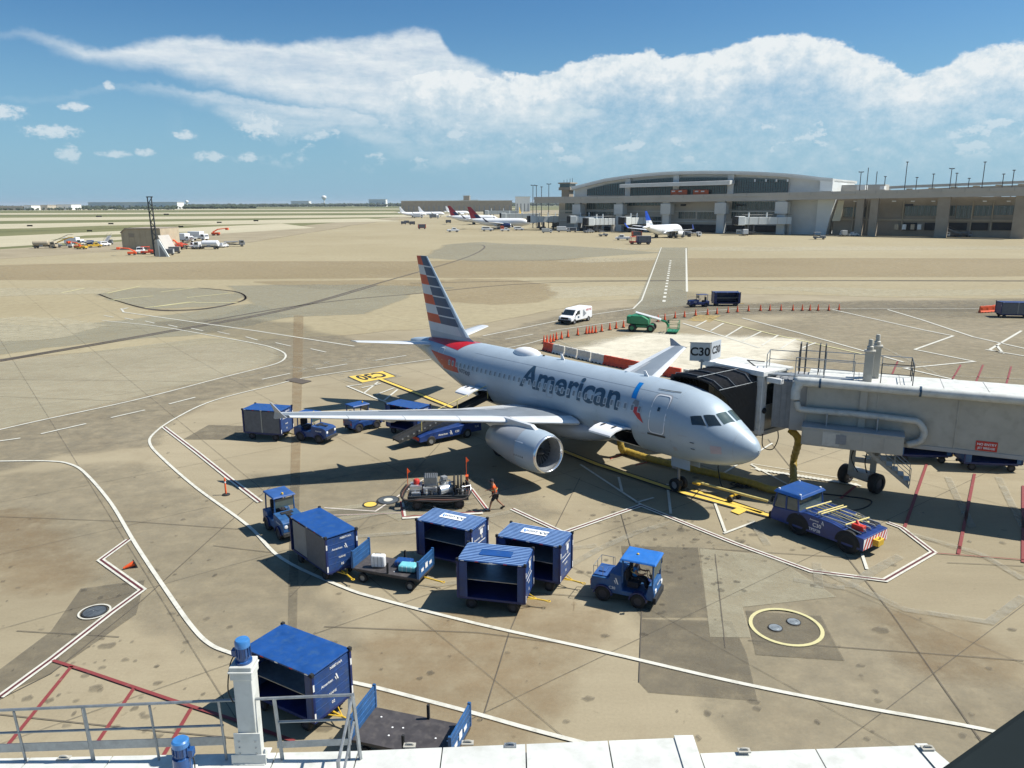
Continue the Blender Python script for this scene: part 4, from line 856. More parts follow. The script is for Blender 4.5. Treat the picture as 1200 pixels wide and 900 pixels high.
    for sd_ in (1, -1):
        proto = None; protoP = None
        for a in wa:
            const = 6.5 <= a <= 20.9
            if const and proto:
                for pr_ in (proto,):
                    q = pr_.copy(); COL.objects.link(q); q.parent = root; q.location = (-(a-pr_a), 0, 0)
                    for ch in protok: k2 = ch.copy(); COL.objects.link(k2); k2.parent = q
                continue
            zc_ = 4.52
            f_ = fring('window', a-.135, a+.135, zc_-.19, zc_+.19, .045, M['wframe'], root, off=.022, side=sd_)
            p_ = fpatch('pane', [(a-.095, zc_-.15), (a+.095, zc_-.15), (a+.095, zc_+.15), (a-.095, zc_+.15)], M['pane'] , f_, .018, side=sd_, n=3)
            if const: proto, pr_a, protok = f_, a, [p_]
    for nm, q in (('cockpit_window', [(1.62, 4.10), (2.00, 4.12), (2.22, 4.80), (1.86, 4.70)]),):
        pass
    cw = M['glass']
    def cwin(pts):           # corners as (a, th in degrees)
        for sd_ in (1, -1):
            b = MB(); n = 5; P = [(x, R(t)) for x, t in pts]; vs = []
            for i in range(n+1):
                for j in range(n+1):
                    s, t = i/n, j/n; vs.append(fpt((P[0][0]*(1-s)+P[1][0]*s)*(1-t)+(P[3][0]*(1-s)+P[2][0]*s)*t, sd_*((P[0][1]*(1-s)+P[1][1]*s)*(1-t)+(P[3][1]*(1-s)+P[2][1]*s)*t), .014))
            b.add(vs, [(i*(n+1)+j, (i+1)*(n+1)+j, (i+1)*(n+1)+j+1, i*(n+1)+j+1) for i in range(n) for j in range(n)]); o_ = b.obj('cockpit_window', cw if pts[0][1] > 10 else M['cglass'], root, True)
    cwin([(1.42, 4), (1.62, 34), (2.18, 27), (2.02, 3)])
    cwin([(1.68, 40), (2.18, 58), (2.62, 45), (2.20, 31)])
    cwin([(2.28, 60), (2.98, 70), (3.20, 58), (2.70, 48)])
    # -------- livery
    zx = lambda a, z: fpt(a, th_of(a, z), .012)
    def tmap(ac, zc_, sc): return lambda x, y: (lambda aa, tt: fpt(aa, tt, .014))(ac-x*sc, th_of(12, zc_)-y*sc/2.03)
    ttl = text_bm('American', 1.0, 0.022); xs = [v.co.x for v in ttl.verts]; wd = max(xs)-min(xs); ttl.free()
    sc = 8.95/wd
    lab = text_obj('airline_name', 'American', 1.0, M['letter'], root, lambda x, y: fpt(12.35-x*sc+y*0.12, th_of(12, 4.82)-y*2.1/2.03, .014), 0.022, 0.12, 'dark slate lettering reading American')
    text_obj('registration', 'N774XF', 1.0, M['letter'], root, lambda x, y: fpt(23.3-x*.42, th_of(12, 4.0)-y*.42/2.03, .016), 0.02, 0.2)
    fpatch('flag_mark_blue', [(6.80, 4.98), (7.16, 4.98), (7.32, 5.72), (6.98, 5.72)], M['flagb'], root, .016)
    fpatch('flag_mark_red', [(5.95, 3.82), (6.35, 4.0), (7.05, 4.55), (6.55, 4.72)], M['bred'], root, .016)
    fpatch('flag_mark_grey', [(6.45, 4.62), (7.05, 4.55), (6.85, 4.95), (6.55, 4.92)], M['grey'], root, .0165)
    fpatch('nose_mark', [(1.4, 2.95), (1.95, 2.9), (1.95, 3.35), (1.4, 3.35)], mat('faint_red_mark', (0.42, 0.36, 0.39), .4), root, .01)
    for a in (4.2, 6.4, 9.6, 12.2, 15.0, 17.9, 20.4, 22.6, 24.0, 28.9):
        b = MB(); b.tube([fpt(a, R(k*9), .002) for k in range(40)], .006, 3, closed=True); b.obj('skin_joint', M['belly'], root)
    for th in (38, 112, -38): b = MB(); b.tube([fpt(a_, R(th), .002) for a_ in [4.3+i*.6 for i in range(32)]], .005, 3); b.obj('skin_joint', M['belly'], root)
    for a, z, w_, h_ in ((3.2, 3.6, .5, .02), (5.9, 3.2, .3, .05), (7.4, 3.55, .35, .04), (9.6, 2.9, .4, .3), (11.0, 4.1, .3, .04), (3.9, 2.6, .25, .25), (19.2, 3.3, .4, .05), (23.5, 3.5, .3, .04)):
        fpatch('stencil', [(a, z), (a+w_, z), (a+w_, z+h_), (a, z+h_)], M['belly'], root, .008, n=2)
    # tail stripes on the body, both sides: (a, th) quads
    def tq(name, P, m, off=.012):
        for sd_ in (1, -1): fpatch(name, [(x, R(t)) for x, t in P], M[m], root, off, side=sd_, zc=False, n=10)
    tq('tail_band_red', [(24.2, 2), (30.9, 3), (30.2, 38), (25.1, 44)], 'bred')
    tq('tail_band_red', [(25.6, 65), (28.9, 74), (26.6, 108), (24.9, 97)], 'tred')
    tq('tail_band_red', [(24.8, 65), (25.6, 65), (24.9, 97), (24.1, 93)], 'bred')
    # lower belly of the tail shaded by grime, satellite dome, aerials, beacon
    b = MB(); n = 24; vs = [(-18.45, 0, 6.28)]
    for (rr, h) in ((.35, .27), (.7, .18), (.95, .05), (1.05, -.12)):
        for k in range(n): t = 2*PI_*k/n; vs.append((-18.45+rr*1.25*math.cos(t), rr*.62*math.sin(t), 6.0+h-(.62*rr*math.sin(t))**2*.18))
    fs = [(0, 1+k, 1+(k+1) % n) for k in range(n)]+[(1+i*n+k, 1+(i+1)*n+k, 1+(i+1)*n+(k+1) % n, 1+i*n+(k+1) % n) for i in range(3) for k in range(n)]
    b.add(vs, fs); b.obj('satellite_dome', M['acwhite'], root, True)
    for a, h in ((7.4, .32), (14.6, .38)):
        b = MB(); b.extr([(-a, -.02, 5.9), (-a-.35, -.02, 5.9), (-a-.42, -.02, 5.9+h), (-a-.25, -.02, 5.9+h)], (0, .04, 0)); b.obj('blade_aerial', M['acwhite'], root)
    for a in (9.2, 16.7): b = MB(); b.lathe([(0, .09), (.06, .08), (.1, .01)], (-a, 0, 5.9), (0, 0, 1), 10); b.obj('beacon', M['dark'] if a > 10 else M['lipm'], root)
    b = MB()
    for t in (100, 112): b.box(fpt(2.9, R(t), .03), (.25, .03, .03))
    b.obj('pitot_probe', M['dsteel'], root)
    b = MB(); b.tube([fpt(.9, R(k*10), .004) for k in range(36)], .008, 4, closed=True); b.obj('radome_seam', M['belly'], root)
    return root
HDG = -0.91544; AP = 0.02564
NW = Vector((12.378, 36.525, 0)); nose_z = 14*AP
plane = airliner('large silver airliner with blue and red striped tail parked at the gate in the foreground', (NW.x, NW.y, nose_z), HDG, True, pitch=AP)
# ============================================================ RAMP VEHICLES AND CARTS
def wheel_obj(parent, x, y, r, w, hub='dhub', name='wheel', n=18):
    g = MB(); g.lathe([(-w/2, r*.55), (-w/2, r*.9), (-w*.38, r), (w*.38, r), (w/2, r*.9), (w/2, r*.55)], (x, y, r), (0, 1, 0), n, 0)
    g.lathe([(-w*.36, .01), (-w*.36, r*.56), (-w*.5, r*.6), (w*.5, r*.6), (w*.36, r*.56), (w*.36, .01)], (x, y, r), (0, 1, 0), n, 1)
    return g.obj(name, [M['black'], M[hub]], parent, 50)
def roofplace(c, z=2.1):
    q = [at(u, v, z) for u, v in c]; ctr = (q[0]+q[1]+q[2]+q[3])/4; d = (q[3]-q[0])+(q[2]-q[1])
    return (ctr.x, ctr.y, 0), math.atan2(d.y, d.x)
def logo(name, parent, o, ex, ey, s, mcol='boxw'):          # slanted two-part emblem
    o = Vector(o); ex = Vector(ex).normalized(); ey = Vector(ey).normalized(); nn = ex.cross(ey)*.006; g = MB()
    for P in ([(-.15, .5), (.1, .5), (.45, -.5), (.25, -.5)], [(-.30, .1), (-.12, .1), (.02, -.35), (-.05, -.5)]):
        g.add([o+nn+ex*(x*s)+ey*(y*s) for x, y in P], [(0, 1, 2, 3)])
    return g.obj(name, M[mcol], parent)
def covered_cart(label, loc, rz, L=2.75, Wd=1.5, roof='ribbed', sign='AA.com', left='open', panel='blue', curtain=False, group='covered baggage carts', plain=False):
    t = thing('baggage_cart', label, 'baggage cart', loc, rz, group); h = L/2; w = Wd/2; z0, z1 = .55, 2.08
    rm = {'ribbed': 'fblue', 'smooth': 'rblue', 'dark': 'navy'}[roof]
    g = MB(); g.b2(-h, h, -w, w, z0-.10, z0); g.b2(-h+.1, h-.1, -w+.2, -w+.32, z0-.22, z0-.10); g.b2(-h+.1, h-.1, w-.32, w-.2, z0-.22, z0-.10); g.obj('chassis', M['navy'], t, bevel=.01)
    # end panels with pressed ribs, the far long side closed, the near side open with a shelf and posts
    for s, nm in ((1, 'end_panel'), (-1, 'end_panel')):
        g = MB(); x = s*(h-.03); g.b2(x-.025, x+.025, -w+.02, w-.02, z0, z1-.06)
        for k in range(4): zz = z0+.28+k*.29; g.b2(x+s*.025-.008, x+s*.025+.008, -w+.07, w-.07, zz, zz+.03)
        ep = g.obj(nm, M[panel], t, bevel=.006)
    for sx in (1, -1):
        for sy in (1, -1):
            g = MB(); g.b2(sx*h-.045, sx*h+.045, sy*w-.045, sy*w+.045, z0-.05, z1+.03); g.obj('corner_post', M['navy'], t, bevel=.01)
            g = MB(); g.b2(sx*(h+.01)-.055, sx*(h+.01)+.055, sy*(w+.01)-.055, sy*(w+.01)+.055, z1-.02, z1+.10); g.obj('corner_cap', M['dark'], t, bevel=.01)
            g = MB(); g.b2(sx*h+sx*.046, sx*h+sx*.052, sy*w-.03, sy*w+.03, z1-.50, z1-.28); g.obj('reflector_strip', M['boxw'], t)
            if sx > 0: g = MB(); g.b2(sx*h+sx*.046, sx*h+sx*.052, sy*w-.03, sy*w+.03, z0+.02, z0+.28); g.obj('reflector_strip', M['boxw'], t)
    g = MB(); g.b2(-h+.05, h-.05, w-.05, w-.02, z0, z1-.05)
    if left == 'through': g = MB(); g.b2(-h+.05, -.55, w-.05, w-.02, z0, z1-.05); g.b2(.05, h-.05, w-.05, w-.02, z0, z1-.05); g.b2(-.55, .05, w-.05, w-.02, z0, z0+.7)
    g.obj('back_panel', M['curtain' if curtain else panel], t)
    g = MB(); g.b2(-h+.05, h-.05, -w+.05, w-.06, z0+.72, z0+.75); g.obj('shelf', M['steel'], t)
    if left == 'curtain':                        # closed side: two vinyl curtains
        for a, b_ in ((-h+.08, -.03), (.03, h-.08)): g = MB(); g.b2(a, b_, -w-.01, -w+.02, z0, z1-.04); g.obj('curtain', M['curtain'], t)
        g = MB(); g.b2(-.035, .035, -w-.03, -w+.03, z0, z1); g.obj('door_post', M['steel'], t)
    elif left == 'half':                         # right half closed, the left half with a translucent curtain
        g = MB(); g.b2(-.15, h-.06, -w-.012, -w+.015, z0, z1-.04); g.obj('side_panel', M['curtain'], t)
        g = MB(); g.b2(-h+.22, -.18, -w-.005, -w+.01, z0+.05, z1-.08); q = g.obj('curtain', M['grey'], t); q['label'] = 'grey see-through curtain'
    else:
        g = MB(); g.b2(-h+.05, -h+.38, -w-.01, -w+.02, z0, z1-.04); g.obj('side_panel', M[panel], t); g = MB(); g.b2(h-.30, h-.05, -w-.01, -w+.02, z0, z1-.04); g.obj('side_panel', M[panel], t)
    # roof
    g = MB()
    if roof == 'ribbed':
        g.b2(-h-.02, h+.02, -w-.03, w+.03, z1, z1+.035); nrib = 12
        for k in range(nrib): y = -w+.03+(2*w-.06)*k/(nrib-1); q_ = MB(); q_.b2(-h, h, y-.026, y+.026, z1+.035, z1+.062); q_.obj('roof_rib', M['ribp'], t)
    else: g.b2(-h-.02, h+.02, -w-.03, w+.03, z1, z1+.05)
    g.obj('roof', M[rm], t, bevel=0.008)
    for sy in (-1, 1):
        for k in range(5):
            g = MB(); xx = -h+.2+k*(2*h-.4)/4; g.b2(xx-.07, xx+.07, sy*(w+.031), sy*(w+.036), z1, z1+.035); g.obj('reflector', M['boxw' if k % 2 == 0 else 'red'], t)
    if sign:
        g = MB(); g.b2(-.62, .52, -.10, .36, z1+.062, z1+.082); sg_ = g.obj('roof_sign', M['boxw'], t)
        text_on('roof_lettering', sign, .30, M['letter'], t, (.05, .13, z1+.083), (-1, 0, 0), (0, -1, 0)); logo('roof_emblem', t, (-.45, .13, z1+.083), (-1, 0, 0), (0, -1, 0), .28, 'flagb')
    elif sign is None and roof == 'ribbed':
        g = MB(); g.b2(-.62, .68, -.28, .22, z1+.064, z1+.084); q = g.obj('roof_patch', M['rblue'], t); q['label'] = 'plain blue plate on the ribbed roof'
    if not plain:
        xe = h+.004
        logo('emblem', t, (xe, .18, 1.52), (0, 1, 0), (0, 0, 1), .22); text_on('side_lettering', 'American', .13, M['boxw'], t, (xe, -.22, 1.50), (0, 1, 0), (0, 0, 1))
        text_on('side_lettering', 'N8871AA', .13, M['boxw'], t, (xe, .2, 1.92), (0, 1, 0), (0, 0, 1)); text_on('side_lettering', 'NAME', .12, M['boxw'], t, (xe, 0, 1.08), (0, 1, 0), (0, 0, 1)); text_on('side_lettering', '02', .14, M['boxw'], t, (xe, 0, .76), (0, 1, 0), (0, 0, 1))
        if roof == 'ribbed':
            g = MB(); g.b2(xe, xe+.005, .05, .3, 1.62, 1.85); g.obj('label_plate', M['boxw'], t); g = MB(); g.b2(xe+.006, xe+.01, -.45, .5, 1.28, 1.32); g.obj('label_plate', M['boxw'], t)
    for sx in (1, -1):
        for sy in (1, -1): wheel_obj(t, sx*(h-.5), sy*(w-.14), .22, .14)
    g = MB(); g.cyl((h-.1, 0, .38), (h+.75, 0, .30), .035, 8); g.cyl((h-.1, -.25, .42), (h+.35, 0, .34), .02, 6); g.cyl((h-.1, .25, .42), (h+.35, 0, .34), .02, 6); g.tube([(h+.80+.07*math.cos(2*PI_*k/10), .07*math.sin(2*PI_*k/10), .30) for k in range(10)], .018, 6, closed=True); g.obj('tow_bar', M['yellow'], t)
    g = MB(); g.box((-h-.08, 0, .42), (.18, .14, .12)); g.cyl((-h-.13, 0, .34), (-h-.13, 0, .55), .02, 6); g.obj('rear_hitch', M['dark'], t)
    return t
lc, hc = roofplace([(340, 604), (372, 595), (416, 621), (385, 632)]); covered_cart('blue covered cart with a plain smooth roof just behind the small tug on the left', lc, hc, 3.2, 1.45, 'smooth', '', 'half')
lc, hc = roofplace([(297, 762), (328, 733), (405, 761), (361, 789)]); covered_cart('big blue smooth-roofed cart beside the white post nearest the camera', lc, hc, 2.9, 1.62, 'smooth', '', 'through')
lc, hc = roofplace([(487, 608), (512, 597), (570, 608), (551, 622)]); covered_cart('ribbed-roof cart with white roof sign standing just below the hydrant cart', lc, hc, 2.75, 1.45)
lc, hc = roofplace([(581, 628), (602, 613), (670, 625), (655, 641)]); covered_cart('ribbed-roof cart with white roof sign coupled to the cab-over tug', lc, hc, 2.8, 1.48)
lc, hc = roofplace([(534, 655), (552, 637), (626, 643), (612, 664)]); covered_cart('ribbed-roof cart with a plain blue plate on its roof, nearest of the three ribbed ones', lc, hc, 2.7, 1.55, sign=None, left='through')
lc, hc = roofplace([(283.7, 479), (300, 473.7), (341, 475.7), (327.5, 482.5)]); covered_cart('blue cart with dark closed curtains under the tip of the near wing', (lc[0], lc[1], 0), hc, 2.8, 1.6, 'smooth', '', 'curtain')
lc, hc = roofplace([(451, 477), (488, 468), (503, 471), (469, 480)]); covered_cart('blue covered cart beside the belt loader half hidden by the wing', lc, hc, 2.8, 1.45, 'smooth', '', 'open')
covered_cart('dark blue covered cart far off behind a tug on the service road', (33.4, 119.6, 0), R(-2), 4.0, 1.9, 'dark', '', 'open', 'navy', plain=True)
covered_cart('dark blue cart cut by the right edge of the photo near the red barrier', (69.8, 106.0, 0), R(-10), 4.2, 1.9, 'dark', '', 'curtain', 'navy', plain=True)
for i, (u, v, rz, lb) in enumerate([(1088, 546, -6, 'blue cart standing behind the jet bridge wheels, seen below the tunnel'), (1170, 556, -8, 'blue cart parked behind the jet bridge, right one seen below the tunnel')]):
    p = at(u, v); covered_cart(lb, (p.x, p.y+1.2, 0), R(rz), 3.2, 1.5, 'smooth', '', 'open', 'blue2', plain=True)

def flat_cart(label, loc, rz, L, Wd, z=.62, end=.75):
    t = thing('flat_cart', label, 'baggage cart', loc, rz, 'open flat carts'); h, w = L/2, Wd/2
    g = MB(); g.b2(-h, h, -w, w, z-.10, z); g.b2(-h+.1, h-.1, -w+.15, -w+.25, z-.22, z-.10); g.b2(-h+.1, h-.1, w-.25, w-.15, z-.22, z-.10); g.obj('deck', M['ddeck'], t, bevel=.01)
    for s in (1, -1):
        g = MB(); x = s*(h-.03); g.b2(x-.03, x+.03, -w, w, z, z+end)
        for k in range(3): g.b2(x-.045, x+.045, -w+.05, w-.05, z+.14+k*end/3.6, z+.18+k*end/3.6)
        for y in (-w, w): g.b2(x-.05, x+.05, y-.04, y+.04, z, z+end+.04)
        ep = g.obj('end_board', M['blue2'], t, bevel=.008)
        for k in range(3): g = MB(); g.b2(x+s*.047, x+s*.052, -w+.2+k*.38, -w+.42+k*.38, z+.22, z+.36+.1*(k % 2)); g.obj('label_plate', M['boxw'], ep if False else t)
    for x, y in ((0.25, w-.05), (0.1, -w+.05)): g = MB(); g.b2(x-.04, x+.04, y-.04, y+.04, z, z+.48); g.obj('stake', M['dark'], t, bevel=.008)
    g = MB(); random.seed(3)
    for k in range(7): g.lathe([(z+.001-z, .03), (.012, .03), (.014, .001)], (random.uniform(-h+.4, h-.4), random.uniform(-w+.2, w-.2), z), (0, 0, 1), 8)
    tag(g.obj('deck_rivets', M['boxw'], t), kind='stuff')
    for sx in (1, -1):
        for sy in (1, -1): wheel_obj(t, sx*(h-.45), sy*(w-.08), .21, .13, 'hub')
    g = MB(); g.cyl((h-.1, 0, .36), (h+.7, 0, .28), .035, 8); g.tube([(h+.76+.07*math.cos(2*PI_*k/10), .07*math.sin(2*PI_*k/10), .28) for k in range(10)], .018, 6, closed=True); g.obj('tow_bar', M['yellow'], t)
    return t
M['ddeck'] = mat('worn_dark_deck', (0.055, 0.05, 0.052), 0.6, 0.1, 0.3, 2.0, dirt=(0.10, 0.09, 0.085))
A_, B_ = at(420, 681), at(487, 693); d_ = (B_-A_).normalized(); n_ = Vector((-d_.y, d_.x, 0)); hf = math.atan2(d_.y, d_.x)
cf = (A_+B_)/2+n_*.62; flat_cart('open flat cart carrying a few suitcases behind the smooth-roofed blue cart', (cf.x, cf.y, 0), hf, 3.15, 1.40)
flat_cart('empty dark flat cart with blue end boards nearest the white roof', (-3.0, 19.55, 0), R(-17), 3.15, 1.55)
def suitcase(name, label, loc, size, rz, m, lay=False, handle=True):
    t = thing(name, label, 'suitcase', loc, rz); sx, sy, sz = size
    g = MB(); g.box((0, 0, sz/2+.02), size); g.obj('shell', M[m], t, 40, bevel=min(size)*.28, seg=3)
    g = MB()
    for k in range(3): g.box((-sx*.25+k*sx*.25, 0, sz/2+.02), (.015, sy+.012, sz*.84))
    g.obj('rib', M['grey' if m != 'teal' else 'boxw'], t)
    if handle: g = MB(); g.tube([(-sx*.2, 0, sz), (-sx*.2, 0, sz+.07), (sx*.2, 0, sz+.07), (sx*.2, 0, sz)], .012, 6); g.obj('handle', M['dark'], t)
    for a in (-1, 1): g = MB(); g.cyl((a*sx*.4, -.02, .015), (a*sx*.4, .02, .015), .02, 8); g.obj('caster', M['black'], t)
def oncart(x, y): return (cf.x+d_.x*x+n_.x*y, cf.y+d_.y*x+n_.y*y, .62)
suitcase('suitcase', 'white and grey hard suitcase standing upright on the flat cart', oncart(-.55, -.25), (.62, .28, .56), hf+.25, 'boxw')
suitcase('suitcase', 'royal blue bag lying on the flat cart beside the teal case', oncart(.42, .22), (.75, .50, .26), hf+.1, 'rblue', handle=False)
suitcase('suitcase', 'pale teal hard suitcase lying flat at the right end of the flat cart', oncart(.80, -.12), (.78, .50, .28), hf+.15, 'teal', handle=False)

# ---- tugs
def cab(t, x0, x1, w, z0, z1, roofm, m, over=.12, glass=True, zf=None):
    for x in (x0, x1):
        for s in (1, -1): g = MB(); g.tube([(x, s*w, z0), (x, s*w*.94, z1)], .04, 6); g.obj('cab_pillar', M[m], t)
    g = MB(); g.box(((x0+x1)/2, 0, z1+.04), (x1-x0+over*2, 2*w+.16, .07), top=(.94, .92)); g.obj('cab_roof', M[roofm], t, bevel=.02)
    if glass:
        g = MB(); g.box((x1+.02, 0, (z0+z1)/2+.15), (.02, 2*w-.1, z1-z0-.45)); g.obj('windscreen', M['cglass'], t)
    g = MB(); g.b2(x0+.15, x0+.6, -w*.65, w*.65, z0-.25, z0); g.b2(x0+.08, x0+.18, -w*.65, w*.65, z0, z0+.5); g.obj('seat', M['cloth'], t, bevel=.03)
    g = MB(); c_ = Vector((x1-.35, w*.3, z0+.18)); g.tube([c_+Vector((.06*math.sin(a)*-1, .17*math.cos(a), .17*math.sin(a))) for a in [2*PI_*k/14 for k in range(14)]], .014, 6, closed=True); g.cyl(c_, c_+Vector((.2, 0, -.25)), .02, 6); g.obj('steering_wheel', M['dark'], t)
def tug(label, A, B, m='blue', roofm='rblue', kind='hood', tw=1.2, group='baggage tugs'):
    # A, B: ground contacts of the camera-side wheels, rear then front
    A = at(*A); B = at(*B); d = (B-A).normalized(); n = Vector((-d.y, d.x, 0)); wb = (B-A).length; cam_side = 1 if n.y < 0 else -1
    if n.y < 0: c = (A+B)/2-n*tw/2
    else: c = (A+B)/2+n*tw/2
    wb = max(1.45, min(wb, 2.0)); t = thing('baggage_tug', label, 'tug', (c.x, c.y, 0), math.atan2(d.y, d.x), group); w = tw/2; xr, xf = -wb/2-.55, wb/2+.60
    def sideprof(P, m_, nm, ww=w-.02): g = MB(); g.extr([(x, -ww, z) for x, z in P], (0, 2*ww, 0)); return g.obj(nm, M[m_], t, bevel=.025)
    if kind == 'hood':
        sideprof([(xr, .38), (xf-.05, .38), (xf, .55), (xf-.02, .98), (xf-.25, 1.08), (.15, 1.16), (.10, .75), (xr+.65, .75), (xr+.6, .95), (xr, .95)], m, 'body')
        g = MB(); 
        for k in range(5): g.b2(xf-.02, xf+.01, -w*.55, w*.55, .60+k*.07, .63+k*.07)
        g.obj('grille', M['dark'], t)
        g = MB(); g.b2(xf-.03, xf+.10, -w, w, .34, .52); g.obj('bumper', M['dsteel'], t, bevel=.02)
        for s in (1, -1): g = MB(); g.lathe([(0, .09), (.04, .09), (.05, .06), (.052, .001)], (xf-.03, s*w*.72, .80), (1, 0, 0), 12); g.obj('headlight', M['boxw'], t)
        g = MB(); g.b2(.2, xf-.3, -w*.2, w*.2, 1.10, 1.15); g.b2(.28, .55, -w*.5, w*.5, 1.15, 1.17); g.obj('hood_vent', M['dark'], t, bevel=.01)
        cab(t, xr+.30, .15, w-.10, 1.0, 1.88, roofm, m); text_on('side_lettering', 'American', .13, M['boxw'], t, (.75, cam_side*-1*(w-.01) if False else (-(w-.01) if cam_side < 0 else (w-.01)), .86), (1 if cam_side < 0 else -1, 0, 0), (0, 0, 1))
    else:
        sideprof([(xr, .42), (xf, .42), (xf+.05, .7), (xf-.02, 1.05), (xf-.2, 1.05), (xf-.3, .62), (.05, .62), (.02, 1.25), (-.42, 1.30), (-.5, 1.02), (xr+.05, 1.0)], m, 'body')
        g = MB(); g.b2(xr+.1, -.55, -w*.8, w*.8, 1.02, 1.06); g.b2(xr+.25, -.75, -w*.4, w*.4, 1.06, 1.12); g.obj('rear_deck', M['fblue'], t, bevel=.015)
        g = MB(); zr = 1.42; P = [(xr+.15, -w*.8, 1.05), (xr+.15, -w*.8, zr), (-.55, -w*.8, zr), (-.55, -w*.8, 1.05)]
        g.tube([(-.6, w*.8, 1.05), (-.6, w*.8, zr), (xr+.1, w*.8, zr), (xr+.1, -w*.8, zr), (xr+.5, -w*.8, zr), (xr+.5, -w*.8, 1.05)], .014, 6)
        for x in (xr+.1, xr+.6): g.cyl((x, w*.8, 1.05), (x, w*.8, zr), .012, 6)
        g.cyl((xr+.1, -w*.8, 1.05), (xr+.1, -w*.8, zr), .012, 6); g.cyl((xr+.1, 0, 1.05), (xr+.1, 0, zr), .012, 6); g.obj('luggage_rail', M['steel'], t)
        cab(t, .05, xf-.05, w-.06, .95, 1.92, roofm, m); g = MB(); g.b2(xf-.02, xf+.12, -w, w, .30, .58); g.obj('bumper', M['dark'], t, bevel=.03)
        for s in (1, -1):
            g = MB(); g.b2(xf+.03, xf+.07, s*w*.7-.09, s*w*.7+.09, .72, .88); g.obj('headlight', M['boxw'], t, bevel=.01)
            g = MB(); g.box((xf-.05, s*(w+.12), 1.55), (.05, .12, .2)); g.cyl((xf-.05, s*w*.9, 1.5), (xf-.05, s*(w+.1), 1.5), .012, 5); g.obj('mirror', M['dark'], t)
        ys = -(w-.015); ex = (1, 0, 0) if cam_side < 0 else (-1, 0, 0); ys = ys if cam_side < 0 else -ys
        g = MB(); g.b2(.7, 1.05, -.2, .2, .62, .95) if False else None
        text_on('side_lettering', 'C30', .16, M['boxw'], t, (-.35, ys, .66), ex, (0, 0, 1)); logo('emblem', t, (-.2, ys, .98), ex, (0, 0, 1), .26)
        text_on('front_lettering', 'American', .14, M['boxw'], t, (xf+.052, 0, .98), (0, 1, 0), (0, 0, 1))
    for s in (1, -1):
        wheel_obj(t, wb/2, s*(w-.06), .30, .20); wheel_obj(t, -wb/2, s*(w-.08), .33, .24)
        for x, r in ((wb/2, .37), (-wb/2, .40)):
            g = MB(); a = [PI_*k/8 for k in range(9)]; P = [(x+r*math.cos(q), .33+r*math.sin(q)) for q in a]+[(x+(r-.05)*math.cos(q), .33+(r-.05)*math.sin(q)) for q in reversed(a)]
            g.extr([(px_, s*(w-.16), pz_) for px_, pz_ in P], (0, s*.22, 0)); g.obj('mudguard', M['navy'], t)
        g = MB(); g.b2(xr-.01, xr+.02, s*w*.8-.06, s*w*.8+.06, .6, .75); g.obj('tail_light', M['red'], t)
    g = MB(); g.box((xr-.08, 0, .45), (.2, .16, .2)); g.cyl((xr-.12, 0, .35), (xr-.12, 0, .62), .022, 6); g.obj('hitch', M['dark'], t)
    g = MB(); g.lathe([(0, .06), (.08, .05), (.1, .01)], (.0 if kind == 'hood' else .5, 0, 1.96), (0, 0, 1), 10); g.obj('beacon', M['yellow'], t)
    return t
tug('blue bonneted tug in front of the curtained cart below the wing tip', (352.5, 517), (373.8, 520))
tug('blue bonneted tug behind the wing, next to the covered cart by the belt loader', (421, 507), (442, 502))
tug('faded blue tug left of the smooth-roofed cart, its cab toward the wing tip', (313.6, 621), (327, 632.5), 'blue2', 'fblue')
tug('blue cab-over tug with bright blue roof and luggage rail right of the ribbed carts', (706, 704), (747, 713), 'blue2', 'sky', 'deck', 1.3)
tug('dark blue tug pulling a dark cart on the far service road', (829, 360), (811, 360.5), 'navy', 'navy')

